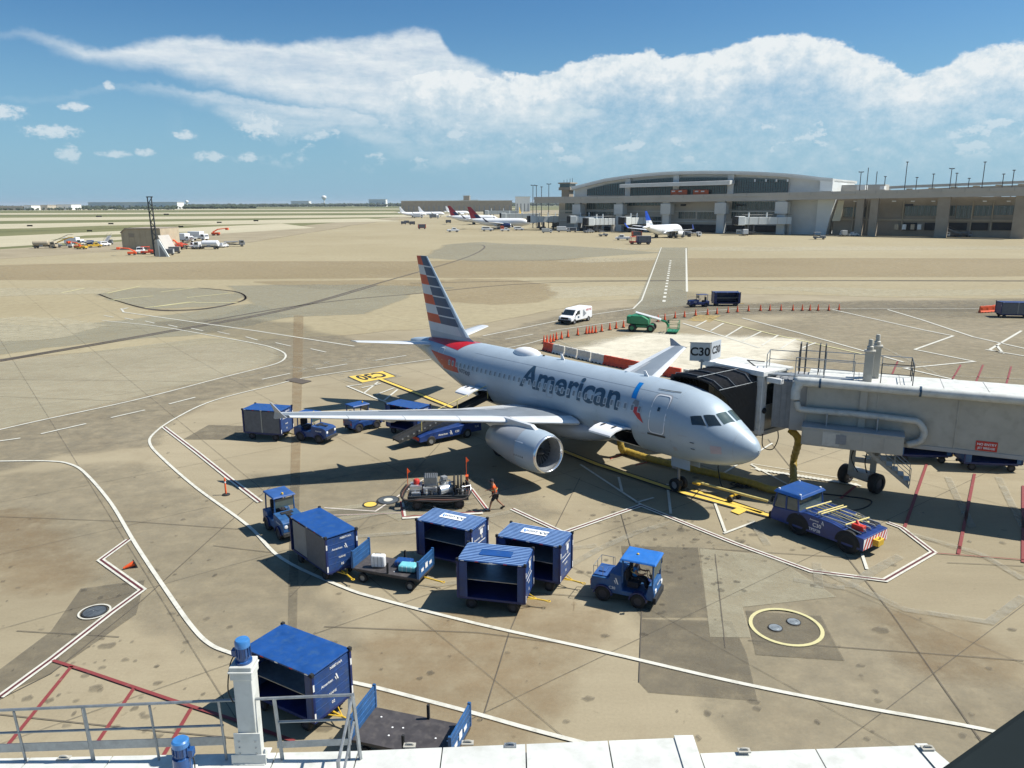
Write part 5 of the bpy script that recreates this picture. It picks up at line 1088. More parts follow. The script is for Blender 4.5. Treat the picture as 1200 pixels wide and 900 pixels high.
# ---- pushback tractor
def pushback():
    A, B = at(991.7, 649), at(933, 627); d = (B-A).normalized(); n = Vector((-d.y, d.x, 0)); n = n if n.y > 0 else -n; c = (A+B)/2+n*1.05+d*.42
    t = thing('pushback_tractor', 'large navy pushback tractor with tow poles on its deck by the nose wheel', 'tractor', (c.x, c.y, 0), math.atan2(d.y, d.x)); w = 1.05; L0, L1 = -2.45, 2.35
    g = MB(); g.extr([(x, -w, z) for x, z in [(L0, .38), (L1, .38), (L1, .75), (L1-.1, 1.05), (.75, 1.22), (.4, 1.28), (-.9, 1.22), (-1.9, 1.02), (L0, .98)]], (0, 2*w, 0)); g.obj('body', M['navyt'], t, bevel=.03)
    g = MB(); g.extr([(x, -w+.04, z) for x, z in [(.85, 1.15), (L1-.1, 1.05), (L1-.25, 1.75), (.95, 1.80)]], (0, 2*w-.08, 0)); g.obj('cab', M['cglass'], t, bevel=.02)
    for x, x2 in ((.85, .95), (L1-.1, L1-.25), (1.55, 1.56)):
        for s in (1, -1): g = MB(); g.tube([(x, s*(w-.03), 1.05), (x2, s*(w-.05), 1.86)], .045, 6); g.obj('cab_pillar', M['blue'], t)
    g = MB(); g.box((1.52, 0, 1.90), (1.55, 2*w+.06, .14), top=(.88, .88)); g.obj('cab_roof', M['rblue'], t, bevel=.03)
    for x, y in ((.95, -.85), (.95, .85), (2.1, -.85), (2.1, .85)): g = MB(); g.lathe([(0, .06), (.06, .05), (.08, .01)], (x, y, 1.96), (0, 0, 1), 10); g.obj('cab_light', M['boxw'], t)
    g = MB(); g.b2(1.2, 1.6, .15, .6, 1.2, 1.35); g.b2(1.1, 1.22, .15, .6, 1.3, 1.75); g.obj('seat', M['cloth'], t)
    for i in range(9):
        y = -w+.18+i*.215; g = MB(); g.b2(-2.25, .55, y-.03, y+.03, 1.235 if False else 1.20, 1.27) if i % 2 else g.tube([(.6, y, 1.34), (-.9, y, 1.30), (-2.2, y, 1.10)], .025, 6); g.obj('deck_rail', M['grey'] if i % 2 else M['steel'], t)
    for (x, y0, y1, z) in ((.45, -.9, .95, 1.42), (-.15, -.95, .9, 1.40), (-.35, -.9, .95, 1.42), (-1.55, -.8, .9, 1.28)):
        g = MB(); g.cyl((x-.1, y0, z), (x+.1, y1, z+.02), .035, 8); g.obj('pole', M['yellowpale'], t)
    for k in range(3): g = MB(); g.cyl((.5, -.4+.3*k, 1.40), (-1.7, -.5+.35*k, 1.24), .022, 6); g.obj('pole', M['yellowpale'], t)
    def stripes(nm, o, ex, ey, Wd, H, k, ma, mb):
        o, ex, ey = Vector(o), Vector(ex).normalized(), Vector(ey).normalized(); nn = ex.cross(ey)*.008
        g = MB(); g.add([o+nn, o+nn+ex*Wd, o+nn+ex*Wd+ey*H, o+nn+ey*H], [(0, 1, 2, 3)], 0)
        for i in range(k):
            a = Wd*i/k; b_ = a+Wd/k*.5; sh = Wd/k*.9
            pts = [(a, 0), (b_, 0), (min(Wd, b_+sh), H), (min(Wd, a+sh), H)]; g.add([o+nn*1.6+ex*x+ey*y for x, y in pts], [(0, 1, 2, 3)], 1)
        return g.obj(nm, [M[ma], M[mb]], t)
    stripes('hazard_stripes', (L0, w-.02, .42), (0, -1, 0), (0, 0, 1), 2*w-.04, .52, 8, 'boxw', 'red'); stripes('hazard_stripes', (-1.05, -w+.04, 1.235), (-1, 0, -.2), (0, 1, 0), .55, .55, 4, 'yellow', 'black') if False else stripes('hazard_stripes', (-1.75, -w+.05, 1.10), (1, 0, .2), (0, 1, 0), .75, .5, 4, 'yellowpale', 'black')
    for s in (1, -1):
        for x, r in ((.85, .52), (-1.69, .52)):
            wheel_obj(t, x, s*(w-.17), r, .36, 'dark'); g = MB(); a = [PI_*k/10 for k in range(11)]; g.extr([(x+.62*math.cos(q), s*(w-.34), .5+.62*math.sin(q)) for q in a], (0, s*.345, 0)); g.obj('wheel_arch', M['dark'], t)
    g = MB(); g.box((L0-.14, 0, .62), (.28, .5, .30)); g.cyl((L0-.2, 0, .4), (L0-.2, 0, .9), .04, 8); g.obj('tow_hitch', M['yellow'], t, bevel=.03)
    g = MB(); g.box((-1.9, .55, 1.25), (.55, .3, .25)); g.cyl((-2.1, .7, 1.2), (-1.7, .4, 1.45), .07, 8); g.obj('strobe_unit', M['red'], t, bevel=.03)
    sd_ = 1; ex = (-1, 0, 0); y = w+.004                     # the camera sees the side of local +y
    logo('emblem', t, (-.42, y, 1.04), ex, (0, 0, 1), .2); text_on('side_lettering', 'American', .12, M['boxw'], t, (.0, y, 1.06), ex, (0, 0, 1)); text_on('side_lettering', 'C30', .26, M['boxw'], t, (-.15, y, .83), ex, (0, 0, 1)); text_on('side_lettering', 'TPSP2B', .19, M['boxw'], t, (-.05, y, .58), ex, (0, 0, 1))
    for s in (1, -1): g = MB(); g.box((L1-.1, s*(w+.14), 1.45), (.06, .14, .26)); g.cyl((L1-.15, s*(w-.1), 1.4), (L1-.1, s*(w+.12), 1.45), .015, 5); g.obj('mirror', M['dark'], t)
    g = MB(); g.b2(L1-.02, L1+.12, -w, w, .36, .7); g.obj('bumper', M['dark'], t, bevel=.03)
    return t
M['navyt'] = mat('tractor_navy', (0.009, 0.036, 0.165), 0.4, var=0.25, scale=2.2, coat=.2); M['yellowpale'] = mat('pale_yellow_pole', (0.62, 0.52, 0.20), 0.5, var=.15, scale=6)
pb_ = pushback()

# ---- belt loader under the aft hold
def belt_loader():
    A, B = at(505, 522), at(547.5, 513); d = (B-A).normalized(); n = Vector((-d.y, d.x, 0)); c = (A+B)/2+n*.8
    t = thing('belt_loader', 'navy belt loader with its long black conveyor raised to the aft hold', 'belt loader', (c.x, c.y, 0), math.atan2(d.y, d.x)); w = .85
    g = MB(); g.extr([(x, -w, z) for x, z in [(-2.3, .35), (2.6, .35), (2.6, .95), (1.5, 1.0), (-1.6, .85), (-2.3, .7)]], (0, 2*w, 0)); g.obj('chassis', M['navyt'], t, bevel=.03)
    for s in (1, -1):
        for x in (1.42, -1.42): wheel_obj(t, x, s*(w-.08), .33, .24, 'hub')
    z0, z1 = .62, 2.75; x0, x1 = -3.6, 4.4; sl = (z1-z0)/(x1-x0)
    g = MB(); g.extr([(x0, -.38, z0), (x1, -.38, z1), (x1, -.38, z1-.12), (x0, -.38, z0-.12)], (0, .76, 0)); g.obj('belt', M['black'], t)
    for s in (1, -1):
        g = MB(); g.extr([(x0, s*.40, z0+.1), (x1, s*.40, z1+.1), (x1, s*.40, z1-.2), (x0, s*.40, z0-.2)], (0, s*.06, 0)); g.obj('side_rail', M['dsteel'], t)
        for k in range(7): x = x0+.25+k*.42; g = MB(); g.box((x, s*.47, z0+.02+sl*(x-x0)), (.12, .02, .09), ry=-math.atan(sl)); g.obj('rail_mark', M['grey'], t)
    g = MB()
    for x in (-2.0, .8, 3.3): g.cyl((x, -.62, z0+sl*(x-x0)), (x, -.62, z0+sl*(x-x0)+.95), .03, 6)
    g.tube([(-2.0, -.62, z0+sl*1.6+.95), (3.3, -.62, z0+sl*6.9+.95)], .03, 6); g.obj('handrail', M['yellowpale'], t)
    for x in (-1.0, 1.6): g = MB(); g.cyl((x-.4, -.3, .8), (x+.2, -.3, z0+sl*(x+.2-x0)-.1), .05, 8); g.cyl((x-.4, .3, .8), (x+.2, .3, z0+sl*(x+.2-x0)-.1), .05, 8); g.obj('lift_arm', M['steel'], t)
    g = MB(); g.b2(1.3, 1.8, -w+.05, -w+.5, .95, 1.3); g.obj('seat', M['cloth'], t, bevel=.03)
    y = -w-.003; text_on('side_lettering', 'American', .19, M['boxw'], t, (-.5, y, .62), (1, 0, 0), (0, 0, 1)); logo('emblem', t, (.1, y, .64), (1, 0, 0), (0, 0, 1), .3); text_on('side_lettering', 'C30', .19, M['boxw'], t, (.6, y, .64), (1, 0, 0), (0, 0, 1)); text_on('side_lettering', 'TUG', .17, M['boxw'], t, (1.15 if False else 2.2, y, .7), (1, 0, 0), (0, 0, 1))
    for x, w2 in ((-2.32, .02),): g = MB(); g.b2(x, x+w2, -w+.1, w-.1, .45, .65); g.obj('tail_reflector', M['red'], t)
    return t
belt_loader()

# ---- hydrant cart
def hydrant():
    A, B = at(476, 600), at(551, 598); d = (B-A).normalized(); n = Vector((-d.y, d.x, 0)); c = (A+B)/2+n*.95
    t = thing('hydrant_cart', 'fuel hydrant cart crowded with pipes, hoses, reels and orange flags', 'fuel cart', (c.x, c.y, 0), math.atan2(d.y, d.x)); random.seed(5)
    g = MB(); g.b2(-1.6, 1.6, -.75, .75, .48, .60); g.b2(-1.6, 1.6, -.75, -.68, .60, .78); g.obj('chassis', M['dsteel'], t, bevel=.01)
    for s in (1, -1):
        for x in (-1.1, 1.1): wheel_obj(t, x, s*.68, .27, .2)
    g = MB(); g.b2(-.75, -.05, -.3, .45, 1.15, 1.62); g.obj('meter_box', M['steel'], t, bevel=.02)
    g = MB()
    for k in range(7): g.b2(-.72+k*.1, -.68+k*.1, -.32, .47, 1.62, 1.65)
    g.obj('cooler_grille', M['dsteel'], t)
    g = MB(); g.b2(-.8, -.05, -.55, -.3, .75, 1.15); g.obj('valve_box', M['grey'], t, bevel=.02)
    g = MB(); g.b2(-1.5, -.85, -.35, .35, .95, 1.20); g.b2(-1.4, -.9, -.55, -.35, .7, .9); g.obj('control_panel', M['alu'], t, bevel=.02)
    g = MB(); g.lathe([(0, .17), (.2, .17), (.26, .12), (.28, .01)], (-1.15, .0, 1.2), (0, 0, 1), 14); g.obj('red_cap', M['red'], t, 40)
    g = MB(); g.lathe([(-.35, .01), (-.35, .26), (.35, .26), (.35, .01)], (.35, -.25, .95), (1, .6, 0), 16); g.obj('filter_vessel', M['alu'], t, 40)
    g = MB(); g.lathe([(0, .2), (.25, .2), (.33, .12), (.36, .01)], (.25, .1, 1.1), (0, 0, 1), 16); g.obj('air_eliminator', M['steel'], t, 40)
    g = MB(); g.box((.3, .0, 1.5), (.3, .3, .18), rz=.6); g.obj('register_head', M['grey'], t, bevel=.02)
    for x in (.85, 1.05, 1.22):
        g = MB(); g.tube([(x, .42*math.cos(a), 1.15+.42*math.sin(a)) for a in [2*PI_*k/20 for k in range(20)]], .05, 8, closed=True); g.tube([(x, .30*math.cos(a), 1.15+.30*math.sin(a)) for a in [2*PI_*k/16 for k in range(16)]], .05, 8, closed=True); g.obj('hose_reel', M['black'], t, True)
    for s in (0, 1, 2): 
        g = MB(); r = .85-.1*s; P = [(-1.65+.1*s, -.2, 1.25), (-1.95+.1*s, -.5, .9), (-1.75, -.75-.05*s, .62), (-.6, -.9+.06*s, .55+.06*s), (.5, -.95+.05*s, .50+.09*s), (1.45, -.8, .62), (1.75-.08*s, -.3, .95), (1.45, .1, 1.3-.1*s)]; g.tube(smoothpath(P, 4), .045, 8); g.obj('hose', M['black'] if s != 1 else M['pipe'], t, True)
    for k in range(34):
        x = random.uniform(-1.4, 1.4); y = random.uniform(-.65, .5); g = MB(); h = random.uniform(.25, .6); x2 = x+random.uniform(-.5, .5)
        g.tube([(x, y, .6), (x, y, .6+h), (x2, y+random.uniform(-.2, .2), .62+h), (x2, y, .6+h*.5)], random.choice([.03, .045, .06]), 8); g.lathe([(-.02, .01), (-.02, .09), (.02, .09), (.02, .01)], (x, y, .6+h*.6), (0, 0, 1), 10); g.obj('pipe', M[random.choice(['alu', 'dsteel', 'steel', 'dark', 'alu', 'red'])], t, 50)
    for x, y, h in ((-1.6, -.2, 2.15), (1.5, .35, 2.5)):
        g = MB(); g.cyl((x, y, .6), (x, y, h), .018, 6, 1); g.extr([(x, y, h), (x+.16, y+.03, h-.2), (x, y, h-.32)], (0, .012, 0), 0); g.obj('flag', [M['orange'], M['orange']], t)
    for x, z in ((1.5, 1.15),): g = MB(); g.b2(x-.05, x+.10, .1, .4, .8, 1.5); g.obj('orange_board', M['orange'], t)
    return t
M['pipe'] = mat('hose_brown', (0.12, 0.055, 0.04), .6, var=.2)
hydrant()

# ---- cargo van
def van(label, loc, rz, simple=False, m='acwhite', group=None):
    t = thing('cargo_van', label, 'van', loc, rz, group); w = 1.0
    g = MB(); P = [(-2.75, .42), (2.72, .42), (2.80, .75), (2.72, 1.02), (1.95, 1.18), (1.25, 1.86), (.9, 1.98), (-2.55, 2.02), (-2.75, 1.85)]
    n = len(P); vs = []
    for y, k in ((-w, 0), (-w*.98, 1), (w*.98, 1), (w, 0)):
        for x, z in P: ins = .10 if (z > 1.5 and k == 0) else 0; vs.append((x, (w-ins if y > 0 else -w+ins) if k == 0 else (y*.98 if z <= 1.5 else y*.9), z-(0.05 if z > 1.9 and k == 0 else 0)))
    g = MB(); g.extr([(x, -w, z) for x, z in P], (0, 2*w, 0)); g.obj('body', M[m], t, 35, bevel=.12, seg=3)
    g = MB(); g.add([(1.98, -w*.86, 1.20), (1.98, w*.86, 1.20), (1.33, w*.80, 1.82), (1.33, -w*.80, 1.82)], [(0, 1, 2, 3)]); 
    for i, v_ in enumerate(g.v): g.v[i] = (v_[0]+.03, v_[1], v_[2]+.02)
    g.obj('windscreen', M['glass'], t)
    for s in (1, -1):
        g = MB(); g.add([(1.68, s*(w+.004), 1.22), (.55, s*(w+.004), 1.22), (.55, s*(w+.004), 1.74), (1.18, s*(w+.004), 1.74)], [(0, 1, 2, 3)]); g.obj('side_window', M['glass'], t)
        for x in (1.85, -1.75): wheel_obj(t, x, s*(w-.1), .37, .25, 'hub')
        g = MB(); g.box((1.6, s*(w+.12), 1.3), (.1, .2, .25)); g.obj('mirror', M['dark'], t, bevel=.02)
        g = MB(); g.b2(2.76, 2.83, s*.75-.16, s*.75+.16, .78, .95); g.obj('headlight', M['boxw'], t)
        for x in (.5, -.6): g = MB(); g.b2(x-.01, x+.01, s*(w+.001)-.004, s*(w+.001)+.004, .55, 1.85); g.obj('door_seam', M['grey'], t)
    g = MB(); g.b2(2.74, 2.83, -.55, .55, .72, .98); g.obj('grille', M['dark'], t); g = MB(); g.b2(2.7, 2.92, -w+.02, w-.02, .38, .64); g.obj('bumper', M['dark'], t, bevel=.04)
    g = MB(); g.b2(-2.8, -2.72, -w+.02, w-.02, .38, .6); g.obj('rear_bumper', M['dark'], t)
    if not simple:
        g = MB()
        for s in (1,):
            y = s*(w+.006); text_on('side_lettering', 'AEROTEC', .34, M['red'], t, (-1.75, y, 1.62), (-1, 0, 0), (0, 0, 1)); 
            for k in range(5): g.b2(-.35-.18*k, -.25-.18*k, y-.002, y+.003, .80+.07*k, 1.75-.12*k)
        g.obj('side_graphic', M['letter'], t); g = MB(); g.b2(.7, 1.1, w+.003, w+.008, .75, 1.0); g.obj('door_sign', M['letter'], t)
    return t
A, B = at(691, 376), at(672.5, 380.5); d = (B-A).normalized(); n = Vector((-d.y, d.x, 0)); n = n if n.y > 0 else -n; c = (A+B)/2+n
van('white cargo van with black grille driving on the service road behind the cones', (c.x, c.y, 0), math.atan2(d.y, d.x))

# ---- boom lift
def boom_lift():
    c = at(754, 389); t = thing('boom_lift', 'green boom lift with its basket lowered inside the coned area', 'boom lift', (c.x, c.y+.8, 0), R(-18))
    g = MB(); g.b2(-1.3, 1.3, -.75, .75, .5, .85); g.obj('chassis', M['green'], t, bevel=.05)
    for s in (1, -1):
        for x in (-1.15, 1.15): wheel_obj(t, x, s*.95, .48, .38, 'green')
    g = MB(); g.extr([(x, -.95, z) for x, z in [(-1.7, .95), (.9, .95), (.8, 1.6), (0, 2.0), (-1.3, 2.0), (-1.75, 1.6)]], (0, 1.9, 0)); g.obj('turret', M['green'], t, bevel=.08)
    g = MB(); g.tube([(-.9, 0, 2.3), (2.3, -.2, 1.55)], .17, 4, 0); g.obj('boom', M['boxw'], t); g = MB(); g.tube([(-.6, .2, 1.95), (1.4, .1, 1.7), (2.9, -.2, 1.3), (3.3, -.2, .75)], .14, 6); g.obj('lower_boom', M['green'], t); g = MB(); g.b2(-1.9, -1.5, -.8, .8, 1.0, 1.9); g.obj('counterweight', M['green'], t, bevel=.05)
    g = MB(); x0, x1, y0, y1, z0, z1 = 3.2, 4.5, -1.5, .8, .30, 1.40
    for x in (x0, x1):
        for y in (y0, (y0+y1)/2, y1): g.cyl((x, y, z0), (x, y, z1), .035, 5)
    for z in (z0+.05, (z0+z1)/2, z1):
        g.tube([(x0, y0, z), (x1, y0, z), (x1, y1, z), (x0, y1, z)], .035, 5, closed=True)
    g.obj('basket_rail', M['green'], t); g = MB(); g.b2(x0, x1, y0, y1, z0-.06, z0); g.obj('basket_floor', M['green'], t); g = MB(); g.b2(3.1, 3.3, -.6, 0, 1.2, 1.55); g.obj('control_box', M['dark'], t)
boom_lift()

# ---- cones, barriers
def cone_mesh():
    t = thing('traffic_cone', 'orange traffic cone in the long row around the new concrete', 'traffic cone', (0, 0, 0), 0, 'traffic cones around the new concrete')
    g = MB(); g.box((0, 0, .03), (.42, .42, .06)); g.obj('base', M['black'], t); g = MB(); g.lathe([(.06, .17), (.50, .10), (.51, .098)], (0, 0, 0), (0, 0, 1), 10); g.lathe([(.68, .075), (.92, .035), (.93, .001)], (0, 0, 0), (0, 0, 1), 10); g.obj('cone', M['orange'], t, 50)
    g = MB(); g.lathe([(.51, .102), (.68, .077)], (0, 0, 0), (0, 0, 1), 10); g.obj('collar', M['wred'], t, True); return t
cpx = [(637.5, 402.5), (641, 402), (645, 401.5), (648.5, 400.5), (652, 398.5), (658, 397.5), (665.5, 395.5), (677, 393), (687, 391.5), (690.5, 391), (694, 390.7), (698, 390.2), (705, 388.7), (714.5, 387), (722, 385.5), (730.5, 384), (739.5, 381.5), (771, 377), (779, 375.5), (791, 373), (802, 372), (815, 370.2), (829, 369.2), (840, 368.2), (853, 366.8), (864, 366), (877, 365), (891, 364.5), (902, 364.3), (915, 364.2), (929, 364.2), (940, 364.2), (949, 364.2), (958.5, 364.2), (971, 364.2), (983, 363.8)]
cone0 = cone_mesh()
for i, q in enumerate(cpx):
    p = at(*q); o = cone0 if i == 0 else copy_tree(cone0); o.location = (p.x, p.y, 0.03); o.rotation_euler.z = random.uniform(0, 1.5); o['label'] = f'{ordn(i+1)} orange cone along the curved row, counted from the red barrier corner'
def barrier(label, loc, rz, m, L=1.85, group='water-filled barriers beside the gate'):
    t = thing('plastic_barrier', label, 'barrier', loc, rz, group); h = L/2-.02
    g = MB(); P = [(-.28, 0), (.28, 0), (.28, .12), (.16, .32), (.10, .95), (-.10, .95), (-.16, .32), (-.28, .12)]; g.extr([(-h, y, z) for y, z in P], (2*h, 0, 0)); g.obj('body', M[m], t, bevel=.03)
    for x in (-.55, 0, .55): g = MB(); g.b2(x-.09, x+.09, -.30, .30, -.001+.01, .12); g.obj('fork_slot', M['dark'], t)
    for x in (-.45, .45): g = MB(); g.box((x, -.135, .62), (.22, .06, .30)); g.obj('recess', M['curtain'] if False else M[m], t, bevel=.02)
    g = MB(); g.lathe([(0, .07), (.05, .07), (.06, .01)], (0, 0, .95), (0, 0, 1), 10); g.obj('filler_cap', M['wwhite'], t); return t
path = [at(638, 410), at(648, 413), at(709, 427), at(752, 436), at(800, 444), at(846, 452)]
b0 = {'wred': barrier('faded red water-filled barrier beyond the fuselage', (0, 0, 0), 0, 'wred'), 'wwhite': barrier('dirty white water-filled barrier beyond the fuselage', (0, 0, 0), 0, 'wwhite')}; used = set()
tot = 0; segs = [(a, c_) for a, c_ in zip(path[:-1], path[1:])]; pos = []
for si, (a, c_) in enumerate(segs):
    L_ = (c_-a).length; k = max(1, round(L_/1.87)); d = (c_-a)/k
    for j in range(k): pos.append((a+d*(j+.5), math.atan2(d.y, d.x), 'wred' if si in (0, 2) or (si == 3 and False) else 'wwhite' if si in (1, 4) else 'wred'))
for bi, (p, rz, m) in enumerate(pos):
    if m in used: o = copy_tree(b0[m])
    else: o = b0[m]; used.add(m)
    o.location = p; o.rotation_euler.z = rz+random.uniform(-.05, .05); o['label'] = f"{'faded red' if m == 'wred' else 'dirty white'} water-filled barrier, {ordn(bi+1)} in the row from its cone end"
cps = [(1153, 366.5), (1160, 366), (1168, 365), (1176, 364.3), (1183, 363.6)]
for i, q in enumerate(cps):
    p = at(*q); o = barrier('bright orange-red barrier in the short row at the far right edge', (p.x, p.y, 0.03), R(12), 'red' if False else 'orange', 1.6, 'orange barriers at the right edge') if i == 0 else copy_tree(ob0); ob0 = o if i == 0 else ob0; o.location = (p.x, p.y, .03); o['label'] = f'orange-red barrier in the short row at the right edge, {ordn(i+1)} from its left end'
# delineator post and the fallen one
p = at(265, 580); t = thing('delineator_post', 'thin orange post on a black base left of the small tug', 'post', (p.x, p.y, 0))
g = MB(); g.lathe([(0, .22), (.05, .21), (.09, .10), (.1, .01)], (0, 0, 0), (0, 0, 1), 14); g.obj('base', M['black'], t); g = MB(); g.lathe([(.08, .05), (.95, .045), (1.02, .02), (1.03, .001)], (0, 0, 0), (0, 0, 1), 10); g.obj('post', M['orange'], t, True)
g = MB(); g.lathe([(.7, .048), (.8, .048)], (0, 0, 0), (0, 0, 1), 10); g.obj('collar', M['boxw'], t)
p = at(152, 666); t = thing('traffic_cone', 'orange and black cone lying knocked over beside the zigzag line', 'traffic cone', (p.x, p.y, 0), R(215)); t.scale = (.75, .75, .75)
g = MB(); g.box((-.32, 0, .2), (.06, .44, .44), ry=.35); g.obj('base', M['black'], t); g = MB(); g.lathe([(-.28, .16), (.35, .06), (.37, .001)], (0, 0, .19), (1, 0, -.28), 12); g.obj('cone', M['orange'], t, 50)

# ---- ground power cable, hoses, tow bar
def tubeobj(name, label, cat, pts, r, m, n=10, ribs=0):
    P = smoothpath(pts, 5); g = MB(); g.tube(P, r, n)
    if ribs:
        acc = 0
        for a, c_ in zip(P[:-1], P[1:]):
            Ln = (c_-a).length; acc += Ln
            if acc > ribs: d = (c_-a)/Ln; g.lathe([(-.02, r*.98), (-.012, r*1.10), (.012, r*1.10), (.02, r*.98)], a, d, n); acc = 0
    return tag(g.obj(name, M[m], None, 50), label, cat)
p0 = at(726, 534); h_ = [Vector((p0.x, p0.y, 2.1)), Vector((p0.x, p0.y, .9)), Vector((p0.x+.05, p0.y-.05, .35))]
g3 = [at(732, 528, .26), at(760, 537, .26), at(800, 547, .26), at(840, 556, .26), at(880, 566, .26), at(905, 574, .26), at(925, 572, .26), at(931, 563, .4)]
tubeobj('air_hose', 'fat yellow ribbed air hose lying under the nose and up to the belly', 'hose', [at(726, 500, 1.9), at(727, 520, .9), at(730, 528, .32)]+g3, .21, 'hose', 12, .28)
tubeobj('air_hose', 'yellow air hose hanging down from the jet bridge underside', 'hose', [Vector((15.8, 41.9, 3.1)), Vector((16.2, 41.6, 2.6)), at(930, 540, .9)+Vector((0, 0, 0)), at(930, 562, .25)], .20, 'hose', 12, .25)
for k, (u, v, r) in enumerate([(862, 572, .45), (872, 570, .5), (880, 568, .38)]):
    pass
c_ = at(870, 570); P = [Vector((c_.x+.42*(1+.12*math.sin(i*1.3))*math.cos(i*.62)+.25*math.sin(i*.2), c_.y+.38*math.sin(i*.62), .05+.012*(i % 7)+.05*math.sin(i*.9)**2)) for i in range(52)]
g = MB(); g.tube(P, .035, 6); tag(g.obj('power_cable', M['black'], None, True), 'black ground power cable coiled in loops under the nose', 'cable')
g = MB(); g.tube(smoothpath([Vector((12.6, 37.9, 2.1))+Vector((-1.6, 1.0, 0)), at(842, 552, .6), at(848, 572, .1), c_+Vector((0, 0, .1))], 5), .03, 6); tag(g.obj('power_cable', M['black'], None, True), 'black power cable hanging from the nose to the ground', 'cable')
g = MB(); g.tube(smoothpath([at(905, 582, .04), at(950, 590, .04), at(1000, 598, .04), at(1020, 586, .04), at(960, 578, .04), at(940, 574, .04)], 6), .035, 6); tag(g.obj('power_cable', M['black'], None, True), 'black cable snaking on the ground behind the pushback tractor', 'cable')
g = MB(); g.tube(smoothpath([at(715, 538, .03), at(735, 530, .03), at(748, 533, .03), at(760, 540, .03), at(745, 545, .03)], 6), .02, 6); tag(g.obj('fuel_line', M['red'], None, True), 'thin red line curling on the ground under the forward hold', 'cable')
a, b_ = at(816, 573), at(893, 597); d = (b_-a).normalized(); n = Vector((-d.y, d.x, 0)); t = thing('tow_bar', 'long yellow tow bar between the nose wheel and the pushback tractor', 'tow bar', (a.x, a.y, 0), math.atan2(d.y, d.x)); L_ = (b_-a).length+.3
g = MB(); g.cyl((0.2, 0, .42), (L_, 0, .55), .07, 10); g.obj('shaft', M['yellowpale'], t, 40)
g = MB(); g.box((.1, 0, .40), (.45, .55, .12)); g.obj('head', M['yellow'], t, bevel=.03)
g = MB(); g.box((L_*.55, 0, .33), (.10, .8, .08)); g.obj('axle', M['yellow'], t)
for s in (1, -1): wheel_obj(t, L_*.55, s*.42, .17, .1)
g = MB(); g.tube([(L_+.1+.09*math.cos(2*PI_*k/10), .09*math.sin(2*PI_*k/10), .55) for k in range(10)], .025, 6, closed=True); g.obj('towing_eye', M['dsteel'], t)
# ============================================================ THE JET BRIDGE AT THE GATE
M['boxy'] = mat('duct_wrap', (0.50, 0.49, 0.44), 0.5, var=.12, scale=1.5, dirt=(0.36, 0.35, 0.30)); M['bellow'] = mat('bellows_fabric', (0.022, 0.022, 0.024), 0.7, var=.3, scale=3, bump=.3)
JO = Vector((14.24, 41.14, 0)); JU = Vector((11.3, -5.1, 0)).normalized(); JR = math.atan2(JU.y, JU.x); JN = Vector((-JU.y, JU.x, 0))
def jl(u, v, off=0.0):            # pixel -> local (x, z) on the camera-side face of the tunnel, moved off towards the camera
    a = JO-JN*off; p = onplane(u, v, a, a+JU); return (p-a).dot(JU), p.z
jb = thing('jet_bridge', 'white jet bridge with side ducts docked at the nose of the big airliner', 'jet bridge', JO, JR); Z0, Z1 = 3.32, 6.32; XE = 27.0
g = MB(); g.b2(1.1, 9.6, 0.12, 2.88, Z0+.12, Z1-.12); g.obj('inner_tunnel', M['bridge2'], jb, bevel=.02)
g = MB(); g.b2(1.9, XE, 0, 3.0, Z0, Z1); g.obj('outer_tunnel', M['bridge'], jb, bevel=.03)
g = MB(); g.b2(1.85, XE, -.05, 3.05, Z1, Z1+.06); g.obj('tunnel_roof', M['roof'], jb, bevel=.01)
g = MB(); g.b2(0.15, 1.9, 0.25, 2.75, Z0+.15, Z1-.2)
for k in range(6): g.b2(.2+k*.3, .26+k*.3, .21, 2.79, Z0+.15, Z1-.16)
g.obj('dark_gasket', M['grey'], jb)
for x in (1.95, 5.4, 9.1, 12.8, 16.6, 20.4): g = MB(); g.b2(x-.04, x+.04, -.035, 0, Z0, Z1); g.obj('wall_rib', M['bridge'], jb)
for k in range(12): g = MB(); x = 2.4+k*2.0; g.b2(x-.015, x+.015, -.06, 3.06, Z1+.06, Z1+.075); g.obj('roof_seam', M['bridge2'], jb)
g = MB(); g.b2(1.9, XE, -.04, 0, Z0-.12, Z0+.1); g.b2(1.9, XE, 3.0, 3.04, Z0-.12, Z0+.1); g.obj('bottom_rail', M['bridge2'], jb, bevel=.01)
# ducts on the near side
x, z = jl(934, 444, .3); XD = x
g = MB(); g.tube(smoothpath([(XD, -.30, jl(934, 472, .3)[1]+.2), (XD, -.30, Z1-.45), (XD+.18, -.30, Z1-.12), (XD+.6, -.30, Z1+.0), (9, -.30, Z1-.02), (XE, -.30, Z1-.02)], 5), .25, 14); g.obj('upper_duct', M['roof'], jb, True)
pts = [(934, 470), (935, 476), (942, 480), (1000, 485), (1062, 492), (1076, 495), (1083, 506), (1078, 517), (1062, 521)]
P = [(jl(u, v, .3)[0], -.30, jl(u, v, .3)[1]) for u, v in pts]; g = MB(); g.tube(smoothpath(P, 5), .17, 14); g.obj('lower_duct', M['boxy'], jb, True)
for u in (962, 1081): x = jl(u, 440, .3)[0]; g = MB(); g.lathe([(-.05, .26), (-.05, .275), (.05, .275), (.05, .26)], (x, -.3, Z1-.02), (1, 0, 0), 14); g.obj('duct_clamp', M['letter'], jb)
for u in (970, 1030): x = jl(u, 480, .3)[0]; g = MB(); g.b2(x-.03, x+.03, -.5, -.1, 3.9, 4.7); g.obj('duct_bracket', M['bridge2'], jb)
x0, zt = jl(941, 497, .5); x1, zt2 = jl(1059, 511, .5); zb = jl(941, 517, .5)[1]
g = MB(); g.b2(x0, x1, -1.15, .05, zb, zt); g.obj('air_conditioner', M['bridge'], jb, bevel=.03)
